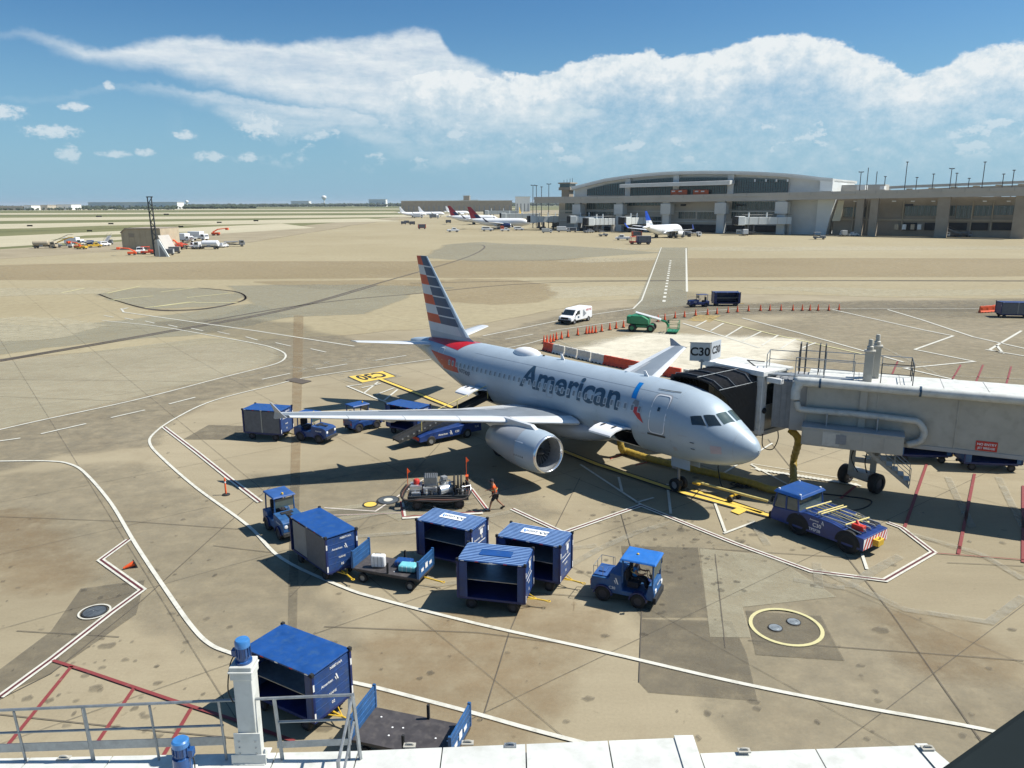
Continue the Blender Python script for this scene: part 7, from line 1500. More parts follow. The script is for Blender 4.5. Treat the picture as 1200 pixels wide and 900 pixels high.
# arched roof of the hall
top = [(672, 219.5), (690, 215), (710, 210), (735, 206.3), (757, 203.8), (780, 202), (803, 201.2), (826, 200.8), (850, 201), (875, 201.6), (897, 202.6), (920, 204), (940, 206), (960, 208.5), (974, 209.6)]
P = [(tx_(u, OH), tz(u, v, OH)) for u, v in top]; g = MB(); n = len(P); vs = []
for (x, z), tt in zip(P, [1.0]*n): vs += [(x, OH-3, z), (x, OH-3, z-1.5), (x, OH+55, z-1.5), (x, OH+55, z)]
fs = [(i*4+k, i*4+(k+1) % 4, (i+1)*4+(k+1) % 4, (i+1)*4+k) for i in range(n-1) for k in range(4)]+[(0, 1, 2, 3), ((n-1)*4+3, (n-1)*4+2, (n-1)*4+1, (n-1)*4)]
g.add(vs, fs); g.obj('arched_roof', M['lgrey'], tm)
g = MB(); vs = []
for (x, z) in P: vs += [(x, OH-3.06, z+.25), (x, OH-3.06, z-.45), (x, OH-2.9, z-.45), (x, OH-2.9, z+.25)]
g.add(vs, fs); g.obj('roof_edge', M['wwall'], tm)
zb = 18.0
g = MB(); g.add([(P[0][0], OH+.6, 4), (P[-1][0], OH+.6, 4)]+[(x, OH+.6, z-1.4) for x, z in reversed(P)], [tuple(range(n+2))]); g.obj('hall_wall', M['lgrey'], tm)
g = MB(); g.b2(P[-1][0]-.5, P[-1][0], OH-2.5, OH+50, 0, P[-1][1]-.8); g.obj('end_wall', M['wwall'], tm)
g = MB(); g.b2(tx_(959.5, OH), P[-1][0]+.05, OH-2.6, OH-.4, tz(965, 224, OH), P[-1][1]-.9); g.obj('white_end_panel', M['wwall'], tm)
def hroof(x):
    for (a, b_), (c_, d_) in zip(P[:-1], P[1:]):
        if x <= c_: return b_+(d_-b_)*(x-a)/(c_-a)
    return P[-1][1]
def bay(u0, u1, vb, off, name='curtain_glazing', nm=14, dark='gglass', rows=3):
    x0, x1 = tx_(u0, off), tx_(u1, off); zb = tz((u0+u1)/2, vb, off); k = nm; zt = [max(zb+.3, hroof(x0+(x1-x0)*i/k)-3.2) for i in range(k+1)]
    g = MB(); g.add([(x0, off, zb), (x1, off, zb)]+[(x0+(x1-x0)*i/k, off, zt[i]) for i in range(k, -1, -1)], [tuple(range(k+3))]); w_ = g.obj('glazing', M[dark], tm)
    for i in range(k+1): x = x0+(x1-x0)*i/k; g = MB(); g.b2(x-.12, x+.12, off-.25, off-.02, zb, zt[i]); g.obj('mullion', M['dsteel'], w_)
    for r_ in range(1, rows): z = zb+(max(zt)-zb)*r_/rows; xs = [x0+(x1-x0)*i/k for i in range(k+1) if zt[i] > z]; g = MB(); g.b2(min(xs), max(xs), off-.2, off-.02, z-.1, z+.1); g.obj('transom', M['dsteel'], w_)
bay(688, 731, 229, OH-.5, nm=16); bay(738, 787, 229, OH-.5, nm=18); bay(794.5, 850, 229, OH-.5, nm=20); bay(858.5, 921, 226, OH-.5, nm=22)
for u in (734.5, 790.5, 854): g = MB(); x = tx_(u, OH-1.5); w_ = 1.7; g.b2(x-w_, x+w_, OH-1.5, OH+.5, 16, hroof(x)-1.6); g.obj('pier', M['lgrey'], tm, bevel=.1)
# canopy and orange banner
g = MB(); x0, x1 = tx_(725, OH-9), tx_(853, OH-9); za, zc_ = tz(725, 216.5, OH-9), tz(853, 212, OH-9)
vs = [(x0, OH-9, za-1.7), (x1, OH-9, zc_-2.0), (x1, OH-9, zc_+.2), (x0, OH-9, za+.2), (x0, OH-.8, za-1.2), (x1, OH-.8, zc_-1.2), (x1, OH-.8, zc_+.6), (x0, OH-.8, za+.6)]; g.add(vs, [(0, 1, 2, 3), (7, 6, 5, 4), (3, 2, 6, 7), (1, 0, 4, 5), (0, 3, 7, 4), (2, 1, 5, 6)]); g.obj('entrance_canopy', M['lgrey'], tm, bevel=.15)
for a, b_ in ((785, 804), (811, 829)): g = MB(); bx(g, a, b_, 222.5, 228, OH-3, .4); g.obj('banner', M['ban'] if 'ban' in M else M.setdefault('ban', mat('orange_banner', (0.50, 0.10, 0.03), .6, var=.3, scale=.4)), tm)
for a, b_ in ((786, 790), (794, 798), (813, 817), (820, 824)): g = MB(); bx(g, a, b_, 223.5, 225, OH-3.1, .2); g.obj('banner_panel', M['boxw'], tm)
for u in (882, 895, 907, 920): g = MB(); bx(g, u-.8, u+.8, 210, 213, OH-1.6, .5); g.obj('wall_light', M['boxw'], tm)
# the raised track: a long slab following the line, bending towards the right
def slabline(name, pts, m, th, dz_top, w0=0.0, w1=9.0):
    g = MB(); vs = []
    for (x, y, z) in pts: vs += [(x, y+w0, z), (x, y+w0, z-th), (x, y+w1, z-th), (x, y+w1, z)]
    k = len(pts); g.add(vs, [(i*4+j, i*4+(j+1) % 4, (i+1)*4+(j+1) % 4, (i+1)*4+j) for i in range(k-1) for j in range(4)]+[(0, 1, 2, 3), (k*4-1, k*4-2, k*4-3, k*4-4)]); return g.obj(name, M[m], tm)
tp_ = [(626, 230.8), (700, 230.2), (800, 228.4), (900, 226), (1000, 223.8), (1100, 221.4), (1215, 218.8)]
TP = [(tx_(u, 0), 0, tz(u, v, 0)) for u, v in tp_]
slabline('track_parapet', TP, 'conc', 1.5, 0, -.3, .2); slabline('track_deck', [(x, y, z-1.4) for x, y, z in TP], 'conc', 2.2, 0, 0, 9)
for k in range(len(TP)-1):
    for j in range(4):
        t_ = j/4; a, b_ = Vector(TP[k]), Vector(TP[k+1]); q = a.lerp(b_, t_); g = MB(); g.b2(q.x-.06, q.x+.06, -.36, -.3, q.z-1.5, q.z-.02); g.obj('parapet_joint', M['grey'], tm)
def trackz(x):
    for a, b_ in zip(TP[:-1], TP[1:]):
        if x <= b_[0]: return a[2]+(b_[2]-a[2])*(x-a[0])/(b_[0]-a[0])
    return TP[-1][2]
for u, w_, m in [(677, 3.6, 'lgrey'), (726, 3.6, 'lgrey'), (781, 3.8, 'lgrey'), (845, 4.0, 'lgrey'), (916, 4.0, 'lgrey'), (1007.5, 3.2, 'brown'), (1024, 3.4, 'brown'), (1105, 5.0, 'brown'), (1196, 5.0, 'brown')]:
    x = tx_(u, 2); zt = trackz(x)-3.6; g = MB(); g.b2(x-w_/2, x+w_/2, 1, 4.2, 0, zt); g.obj('column', M[m], tm, bevel=.08)
    if m == 'lgrey': g = MB(); g.b2(x-w_*.75, x+w_*.75, .2, 6, zt-6.5, zt-.8); g.obj('column_head', M['lgrey'], tm, bevel=.1)
# facade below the track: bands of glass and panels
FO = 10.0
g = MB(); bx(g, 655, 925, 236, 275, FO, 8, z0=0); g.obj('lower_wall', M['conc'], tm)
def winrow(u0, u1, v0, v1, off, k, m='gglass', name='window'):
    for i in range(k):
        a, b_ = u0+(u1-u0)*i/k, u0+(u1-u0)*(i+1)/k; g = MB(); bx(g, a+.25, b_-.25, v0, v1, off-.35, .3); w_ = g.obj(name, M[m], tm)
        x = (tx_(a, off)+tx_(b_, off))/2; g = MB(); z0_, z1_ = tz(a, v1, off-.4), tz(a, v0, off-.4); g.b2(x-.08, x+.08, off-.45, off-.35, z0_, z1_); g.obj('glazing_bar', M['grey'], w_)
for (u0, u1, v0, v1, k) in [(687, 722, 238, 245, 7), (732, 775, 254, 264, 6), (732, 775, 237.5, 241, 5), (795, 815, 248, 256, 4), (817, 841, 248, 257, 5), (857, 910, 236, 246, 9), (857, 910, 248, 256, 9), (687, 722, 248, 255, 6), (662, 673, 238, 250, 3)]: winrow(u0, u1, v0, v1, FO, k)
for (u0, u1, v0, v1) in [(687, 775, 266, 273), (795, 840, 263, 272), (852, 912, 264, 272)]: g = MB(); bx(g, u0, u1, v0, v1, FO-.5, .3); g.obj('service_opening', M['dark'], tm)
for v in (247, 259): g = MB(); bx(g, 656, 924, v, v+1.2, FO-.9, .8); g.obj('ledge', M['lgrey'], tm)
# grey block under the hall end, then the tan and brown pier
g = MB(); bx(g, 923, 959, 233, 275, FO-2, 20, z0=0); g.obj('grey_block', M['lgrey'], tm)
g = MB(); x0, x1 = tx_(957, FO-3), tx_(977, FO-3); z1 = tz(965, 233.5, FO-3); g.extr([(x0, FO-3, 0), (x0+.1, FO-3, z1), (x1, FO-3, z1), (x1-3.0, FO-3, 0)], (0, 12, 0)); g.obj('white_tower', M['wwall'], tm)
g = MB(); x0, x1 = tx_(973, FO-3.4), tx_(988, FO-3.4); z1 = tz(980, 235, FO-3); z0 = tz(980, 259, FO-3); g.extr([(x0+1, FO-3.4, z0), (x0+3.2, FO-3.4, z1), (x1, FO-3.4, z1), (x1-1, FO-3.4, z0)], (0, .5, 0)); g.obj('cream_panel', M['cream'] if 'cream' in M else M.setdefault('cream', mat('cream_panel', (0.60, 0.56, 0.42), .6)), tm)
g = MB(); bx(g, 977, 1225, 231, 277, FO+1, 14, z0=0); g.obj('brown_wall', M['brown'], tm)
for (u0, u1, v0, v1, k) in [(988, 1004, 243, 254, 2), (1008, 1014, 243, 254, 1), (1060, 1098, 241, 253, 5), (1110, 1119, 241, 253, 2), (1120, 1139, 241, 256, 3), (1141, 1162, 241, 253, 3), (1164, 1195, 241, 252, 4)]: winrow(u0, u1, v0, v1, FO+1, k)
g = MB(); bx(g, 978, 1225, 257, 259, FO, 1); g.obj('ledge', M['tan'], tm)
for (u0, u1) in [(1085, 1100), (1110, 1135), (1140, 1160), (1165, 1198), (1060, 1076)]: g = MB(); bx(g, u0, u1, 261, 270, FO+.6, .3); g.obj('service_opening', M['dark'], tm)
for u in (1000, 1016, 1058, 1139, 1163): g = MB(); bx(g, u-.6, u+.6, 236, 271, FO, 1.2); g.obj('pilaster', M['tan'], tm)
for u in (1001, 1046, 1068, 1092, 1152, 1180): g = MB(); bx(g, u-2.2, u+2.2, 235.2, 236.4, 4, 1.0); g.obj('soffit_light', M['boxw'], tm)
for u in (1066, 1062, 800, 783, 865): g = MB(); bx(g, u-3, u+3, 239, 241.5, 5, .6); g.obj('gate_display', M['dark'], tm)
for i, u in enumerate((1052, 1061, 1071, 1079)): g = MB(); bx(g, u-2.2, u+2.2, 263, 269, 6, 2.2); g.obj('equipment_box', M['wwall'] if i % 2 else M['tan'], tm)
# things on the roof line right of the hall
g = MB(); bx(g, 976, 1034, 216.5, 224, 40, 12); g.obj('roof_block', M['conc'], tm)
g = MB(); bx(g, 1001, 1011, 217, 222.5, 30, 6); g.obj('plant_box', M['wwall'], tm); g = MB(); bx(g, 1028, 1033, 218, 222, 30, 6); g.obj('plant_box', M['wwall'], tm)
# small control tower at the left end
p = onplane(665, 240, *pl(40)); ct = thing('ramp_tower', 'small brown ramp control tower left of the arched hall', 'tower', (p.x, p.y, 0), TR); s_ = p.length/900; zt = lambda v: onplane(665, v, *pl(40)).z
g = MB(); g.b2(-5*s_, 5*s_, -5*s_, 5*s_, 0, zt(223)); g.obj('shaft', M['brown'], ct); g = MB(); g.b2(-6.5*s_, 6.5*s_, -6.5*s_, 6.5*s_, zt(219.5), zt(215.5)); g.obj('cab_glazing', M['gglass'], ct)
g = MB(); g.b2(-7.5*s_, 7.5*s_, -7.5*s_, 7.5*s_, zt(223), zt(219.5)); g.b2(-8*s_, 8*s_, -8*s_, 8*s_, zt(215.5), zt(214)); g.obj('gallery', M['brown'], ct, bevel=.1)
for k in (-5, -1, 3, 6): g = MB(); g.cyl((k*s_, 0, zt(214)), (k*s_, 0, zt(210-k*.2)), .15, 5); g.obj('aerial', M['dsteel'], ct)
# elevated road beyond, light masts
P2 = [(onplane(u, v, (0, 700), (100, 690))) for u, v in ((1018, 219.5), (1060, 217.3), (1130, 214.5), (1230, 210.5))]
g = MB(); vs = []
for p in P2: vs += [tuple(p), (p.x, p.y, p.z-2.2), (p.x, p.y+12, p.z-2.2), (p.x, p.y+12, p.z)]
k = len(P2); g.add(vs, [(i*4+j, i*4+(j+1) % 4, (i+1)*4+(j+1) % 4, (i+1)*4+j) for i in range(k-1) for j in range(4)]+[(0, 1, 2, 3), (k*4-1, k*4-2, k*4-3, k*4-4)])
vd = thing('flyover', 'grey elevated road passing behind the right end of the terminal', 'bridge', (0, 0, 0)); g.obj('deck', M['conc'], vd)
for i in range(9):
    q = P2[0].lerp(P2[-1], i/8); z_ = P2[0].z+(P2[-1].z-P2[0].z)*i/8; g = MB(); g.b2(q.x-1.5, q.x+1.5, q.y+3, q.y+8, 0, z_-2.4); g.obj('pier', M['conc'], vd)
P3 = [(onplane(u, v, (0, 620), (100, 612))) for u, v in ((1066, 222.5), (1110, 220), (1230, 215.5))]; g = MB(); vs = []
for p in P3: vs += [tuple(p), (p.x, p.y, p.z-2.0), (p.x, p.y+10, p.z-2.0), (p.x, p.y+10, p.z)]
k = 3; g.add(vs, [(i*4+j, i*4+(j+1) % 4, (i+1)*4+(j+1) % 4, (i+1)*4+j) for i in range(k-1) for j in range(4)]); g.obj('ramp_deck', M['brown'], vd)
def mast(u, vb, vt, off, label, head=2, grp='light masts on the skyline'):
    p = onplane(u, vb, *pl(off)); t = thing('light_mast', label, 'light mast', (p.x, p.y, 0), 0, grp); z1 = onplane(u, vt, *pl(off)).z; r = p.length/900*.45
    g = MB(); g.tube([(0, 0, 0), (0, 0, z1)], [r*1.2, r*.8], 6); g.obj('pole', M['dsteel'], t)
    if head == 2:
        g = MB(); g.cyl((-4.5*r/.45*.45, 0, z1-.2), (4.5*r, 0, z1-.2), r*.5, 5)
        for s in (-1, 1): g.box((s*4.2*r, 0, z1), (3.6*r, 2*r, 1.6*r))
        g.box((0, 0, z1-.3*r), (1.5*r, 2*r, 2.2*r)); g.obj('lamp_head', M['dsteel'], t)
    elif head == 1: g = MB(); g.lathe([(-1.2*r, r), (-.6*r, 3.2*r), (.6*r, 3.2*r), (1*r, r)], (0, 0, z1), (0, 0, 1), 8); g.obj('lamp_head', M['dsteel'], t)
for args in [(1006, 235, 201.5, 8, 'double-headed light mast, tallest one just right of the white hall end', 2), (1014, 235, 196.5, 10, 'plain tall mast beside the first double-headed light', 0), (1024.5, 235, 201, 60, 'thin bare mast second to the right of the white hall end', 0), (1058.5, 235, 190, 30, 'tallest light mast with small crown over the middle of the brown pier', 1), (1111, 235, 197.5, 8, 'double-headed light mast above the third brown column', 2), (1118, 232, 203, 90, 'short crowned mast just right of the double-headed light', 1), (1091, 232, 204, 120, 'small far crowned mast between the two big masts', 1), (1149, 232, 190, 30, 'tall thick mast with small top right of the double-headed light', 1), (1172.5, 232, 204, 100, 'short crowned mast at the far right, left one', 1), (1184, 232, 199.5, 60, 'crowned mast nearest the right edge', 1), (1035, 232, 207, 200, 'tiny far mast over the cream roof block', 1), (1072, 232, 208, 220, 'tiny far mast right of the tallest crowned mast', 1), (1133, 232, 209, 200, 'tiny far mast between flyover piers', 1),
             (624.5, 245, 217, 30, 'leftmost dark double-headed light mast at the left end of the terminal', 2), (628.5, 245, 217.5, 60, 'thin light mast second from the left of the terminal', 1), (643, 245, 215.5, 20, 'tall light mast left of the ramp control tower', 2), (634.5, 245, 219, 90, 'faint lattice mast between the two tall lights left of the tower', 1)]:
    mast(*args)

# ============================================================ DISTANT BRIDGES, AIRCRAFT, VEHICLES
def far_bridge(label, u, v, length, rz, z=5.2, m='wwall', s=1.0):
    p = at(u, v); t = thing('jet_bridge', label, 'jet bridge', (p.x, p.y, 0), R(rz), 'jet bridges along the terminal'); t.scale = (1.12, 1.2, 1.12)
    g = MB(); g.b2(-length/2, length/2, -1.5*s, 1.5*s, z-1.5, z+1.6); g.obj('tunnel', M[m], t, bevel=.05)
    for k in range(5): x = -length/2+length*(k+.5)/5; g = MB(); g.b2(x-.08, x+.08, -1.56*s, 1.56*s, z-1.55, z+1.65); g.obj('rib', M['conc'], t)
    g = MB(); g.b2(-length/2-3.2, -length/2, -2, 2, z-1.8, z+2.0); g.obj('cab', M[m], t, bevel=.2); g = MB(); g.b2(-length/2-4.2, -length/2-3.2, -1.9, 1.9, z-1.6, z+1.9); g.obj('bellows', M['dark'], t)
    g = MB(); g.b2(-length/2+1.5, -length/2+2.3, -1.4, 1.4, .9, z-1.5); g.b2(-length/2+4.2, -length/2+4.8, -1.4, 1.4, .9, z-1.5); g.b2(-length/2+1, -length/2+5.4, -1.6, 1.6, .8, 1.6); g.obj('lift_frame', M['dsteel'], t)
    for y in (-1.5, 1.5): wheel_obj(t, -length/2+3.2, y, .6, .4)
    g = MB(); g.lathe([(0, 2.0), (z+2, 2.0), (z+2.3, 1.2)], (length/2+1.2, 0, 0), (0, 0, 1), 12) if False else g.b2(length/2-.6, length/2+.6, -1, 1, 0, z-1.5); g.obj('column', M['conc'], t)
    for x in (-length/2+2.5, 0): g = MB(); g.cyl((x, 0, z+1.6), (x, 0, z+3.6), .3, 6); g.obj('lift_mast', M[m], t)
    g = MB(); g.tube([(-length/2, 1.4, z+2.6), (length/2, 1.4, z+2.6)], .06, 4); g.tube([(-length/2, -1.4, z+2.6), (length/2, -1.4, z+2.6)], .06, 4); g.obj('roof_rail', M['dsteel'], t)
far_bridge('far jet bridge facing left just right of the white and blue-tailed airliner', 897, 275, 22, 10, 6.0)
far_bridge('short far jet bridge pointing straight out under the brown pier', 1040, 275, 10, 78, 6.5)
far_bridge('far jet bridge at the right edge reaching over a parked wing', 1196, 277, 22, 4, 6.2)
far_bridge('far jet bridge beside the first light column, right of the white cab', 706, 272, 12, 25, 5.0)
far_bridge('far jet bridge docked to the nearer red-tailed airliner', 642, 269, 14, 12, 5.4)
far_bridge('far jet bridge docked to the farther red-tailed airliner', 612, 263, 22, 4, 5.6)
far_bridge('smallest far jet bridge left of the terminal end', 590, 257.5, 26, 0, 6)
far_bridge('far jet bridge just left of the white and blue-tailed airliner', 746, 272, 14, 40, 5.4)
far_bridge('far jet bridge with white tunnel between the first two light columns', 690, 270.5, 14, 8, 5.6)
far_bridge('pale far jet bridge left of the ramp control tower', 655, 268, 14, 60, 5.2)
for i_, (u_, lb_) in enumerate(((985, 'white ground power box left of the short far bridge'), (1017, 'white ground power box at the fourth brown column'), (1084, 'white ground power box right of the short far bridge'), (1141, 'white ground power box left of the last brown column'), (866, 'white ground power box by the far bridge column'), (770, 'white ground power box behind the blue-tailed airliner'))):
    p = at(u_, 274.5); t = thing('power_box', lb_, 'cabinet', (p.x, p.y, 0), R(-30), 'ground power boxes along the terminal'); g = MB(); g.b2(-1.3, 1.3, -.8, .8, .2, 2.4); g.obj('cabinet', M['wwall'], t, bevel=.05); g = MB(); g.b2(-.9, .9, -.85, -.8, .8, 1.6); g.obj('vent', M['grey'], t)
wn = airliner('white airliner with blue tail and globe stripes parked under the arched hall', (0, 0, 0), R(48), False, dict(fus='acwhite', eng='acwhite', fin=lambda i, f: 0 if i < 3 else (1 if (i+f) % 2 else 2), finm=['ublue', 'acwhite', 'lpal'], le='acwhite', wing='lpal', winglet='ublue'))
c_ = at(779, 278.5); wn.location = c_+Vector((math.cos(R(48)), math.sin(R(48)), 0))*15; 
d1 = airliner('white airliner with dark red tail and blue engines, the nearer of two', (0, 0, 0), R(-8), False, dict(fus='acwhite', eng='dnavy', fin=lambda i, f: (0 if (i < 3 or f) else 1), finm=['dred', 'dnavy'], winglet='dnavy'), 'two red-tailed airliners beyond the terminal end'); p = at(622, 268.5); d1.location = p; d1.scale = (1.22, 1.12, 1.12)
d2 = airliner('white airliner with dark red tail partly hidden behind the nearer red-tailed one', (0, 0, 0), R(-4), False, dict(fus='acwhite', eng='dnavy', fin=lambda i, f: (0 if (i < 3 or f) else 1), finm=['dred', 'dnavy'], winglet='dnavy'), 'two red-tailed airliners beyond the terminal end'); p = at(585, 263); d2.location = p; d2.scale = (1.2, 1.15, 1.15)
d3 = airliner('airliner with bright yellow tail among the far jet bridges', (0, 0, 0), R(75), False, dict(fus='yellow', eng='yellow', fin=lambda i, f: 0, finm=['yellow'], winglet='yellow')); p = at(618, 257); d3.location = p
for u, v, lb in ((500, 254.5, 'tiny white airliner parked far off left of the red tails'), (521, 254, 'tiny white airliner parked far off, right one of the two small ones'), (550, 252.5, 'tiny white airliner seen just over the farther red tail')):
    q = airliner(lb, (0, 0, 0), R(20), False, dict(fus='acwhite', eng='acwhite', fin=lambda i, f: 0, finm=['acwhite'], winglet='acwhite'), 'small airliners far away'); p = at(u, v); q.location = p
wq = airliner('white airliner wing and tail cut by the right edge beside the far jet bridge', (0, 0, 0), R(95), False, dict(fus='acwhite', eng='acwhite', fin=lambda i, f: 0, finm=['acwhite'], winglet='acwhite')); p = at(1225, 279); wq.location = p+Vector((3, 22, 0))

def vehicle(kind, label, u, v, rz, m='acwhite', s=1.0, grp=None, m2='grey', cat=None):
    p = at(u, v); names = {'pickup': 'pickup_truck', 'box': 'box_truck', 'tank': 'tank_truck', 'stair': 'stair_truck', 'cart': 'baggage_cart', 'tractor': 'ramp_tractor', 'lift': 'platform_lift', 'van': 'service_van', 'loader': 'cargo_loader'}
    t = thing(names[kind], label, cat or {'pickup': 'truck', 'box': 'truck', 'tank': 'truck', 'stair': 'truck', 'cart': 'baggage cart', 'tractor': 'tractor', 'lift': 'lift', 'van': 'van', 'loader': 'loader'}[kind], (p.x, p.y, .02), R(rz), grp); t.scale = (s, s, s)
    def part(nm, mm, fn, bv=.05): g = MB(); fn(g); return g.obj(nm, M[mm], t, bevel=bv)
    L = {'pickup': 5.2, 'box': 7.0, 'tank': 8.0, 'stair': 7.5, 'cart': 3.6, 'tractor': 3.2, 'lift': 4.0, 'van': 4.8, 'loader': 7.0}[kind]; w = {'cart': .9, 'tractor': .85}.get(kind, 1.05); r = .42 if kind not in ('cart', 'tractor') else .3
    if kind in ('pickup', 'van'):
        part('body', m, lambda g: g.extr([(x, -w, z) for x, z in ([(-L/2, .45), (L/2, .45), (L/2, 1.0), (L/2-.9, 1.12), (-L/2, 1.15)])], (0, 2*w, 0)))
        x0 = -L/2+.1 if kind == 'van' else -.5
        part('cabin', m, lambda g: g.extr([(x, -w*.9, z) for x, z in [(x0, 1.1), (L/2-.9, 1.1), (L/2-1.6, 1.85), (x0+.15, 1.85)]], (0, w*1.8, 0)))
        for sd in (1, -1): part('side_window', 'glass', lambda g: g.b2(x0+.4, L/2-1.6, sd*w*.905-.01, sd*w*.905+.01, 1.25, 1.7), 0)
        part('windscreen', 'glass', lambda g: g.add([(L/2-.93, -w*.8, 1.2), (L/2-.93, w*.8, 1.2), (L/2-1.5, w*.8, 1.8), (L/2-1.5, -w*.8, 1.8)], [(0, 1, 2, 3)]), 0)
    elif kind in ('box', 'tank', 'stair', 'loader'):
        part('chassis', 'dsteel', lambda g: g.b2(-L/2, L/2-.3, -w*.6, w*.6, .6, .85)); part('cab', m if kind != 'box' else 'acwhite', lambda g: g.extr([(x, -w, z) for x, z in [(L/2-1.8, .6), (L/2, .6), (L/2, 1.4), (L/2-.35, 2.25), (L/2-1.8, 2.25)]], (0, 2*w, 0)))
        part('windscreen', 'glass', lambda g: g.add([(L/2+.01, -w*.85, 1.42), (L/2+.01, w*.85, 1.42), (L/2-.32, w*.85, 2.15), (L/2-.32, -w*.85, 2.15)], [(0, 1, 2, 3)]), 0)
        for sd in (1, -1): part('side_window', 'glass', lambda g: g.b2(L/2-1.5, L/2-.45, sd*w-.02, sd*w+.02, 1.4, 2.05), 0)
        if kind == 'box': part('cargo_box', m, lambda g: g.b2(-L/2, L/2-2.0, -w*1.1, w*1.1, .9, 3.1), .06)
        if kind == 'tank': part('tank', m, lambda g: g.lathe([(-2.9, .01), (-2.85, .8), (-2.6, .95), (2.1, .95), (2.4, .8), (2.42, .01)], (-.9, 0, 1.75), (1, 0, 0), 14), 0); part('hose_cabinet', m2, lambda g: g.b2(-1.5, -.3, -w*1.02, w*1.02, .6, 1.2))
        if kind == 'stair':
            part('stair_flight', m2, lambda g: g.extr([(x, -.7, z) for x, z in [(-L/2, .9), (-L/2, 1.2), (L/2-1.2, 3.9), (L/2+.4, 3.9), (L/2+.4, 3.6), (L/2-1.0, 3.6)]], (0, 1.4, 0)), 0)
            for sd in (1, -1): part('handrail', 'dsteel', lambda g: g.tube([(-L/2, sd*.7, 2.1), (L/2-1.2, sd*.7, 4.8), (L/2+.4, sd*.7, 4.8)], .05, 5), 0)
        if kind == 'loader': part('platform', m2, lambda g: g.b2(-L/2, L/2-2.2, -w*1.2, w*1.2, 1.6, 1.9)); part('scissor', 'dsteel', lambda g: (g.tube([(-L/2+.4, .9, .8), (1.0, .9, 1.6)], .08, 5), g.tube([(1.0, -.9, .8), (-L/2+.4, -.9, 1.6)], .08, 5)), 0)
    elif kind == 'cart': part('deck', 'dsteel', lambda g: g.b2(-L/2, L/2, -w, w, .45, .6)); part('box', m, lambda g: g.b2(-L/2+.05, L/2-.05, -w, w, .6, 2.1)); part('roof', m2, lambda g: g.b2(-L/2, L/2, -w-.05, w+.05, 2.1, 2.18)); part('curtain', 'curtain', lambda g: g.b2(-L/2+.3, L/2-.3, -w-.03, -w, .7, 2.0), 0)
    elif kind == 'tractor':
        part('body', m, lambda g: g.extr([(x, -w, z) for x, z in [(-L/2, .35), (L/2, .35), (L/2, .95), (.2, 1.1), (.1, .7), (-L/2, .8)]], (0, 2*w, 0))); part('roof', m, lambda g: g.b2(-L/2+.1, .3, -w, w, 1.8, 1.9))
        for x in (-L/2+.2, .2): part('pillar', m, lambda g: (g.cyl((x, -w*.9, .8), (x, -w*.9, 1.8), .05, 5), g.cyl((x, w*.9, .8), (x, w*.9, 1.8), .05, 5)), 0)
    elif kind == 'lift':
        part('base', m, lambda g: g.b2(-1.6, 1.6, -w, w, .5, 1.3)); part('arm', m, lambda g: g.tube([(-1.2, 0, 1.4), (1.0, 0, 2.6), (4.6, 0, 3.0)], [.3, .25, .18], 6), 0); part('basket', m, lambda g: g.b2(4.3, 5.4, -.8, .8, 2.3, 3.2))
    for x in (L/2-1.0, -L/2+1.1):
        x = x if kind not in ('cart', 'tractor') else math.copysign(L/2-.6, x)
        for y in (-w+.12, w-.12): wheel_obj(t, x, y, r, .28, 'hub', n=12)
    return t
G1 = 'vehicles parked by the blast wall'; G2 = 'vehicles on the far stands'
V_ = vehicle
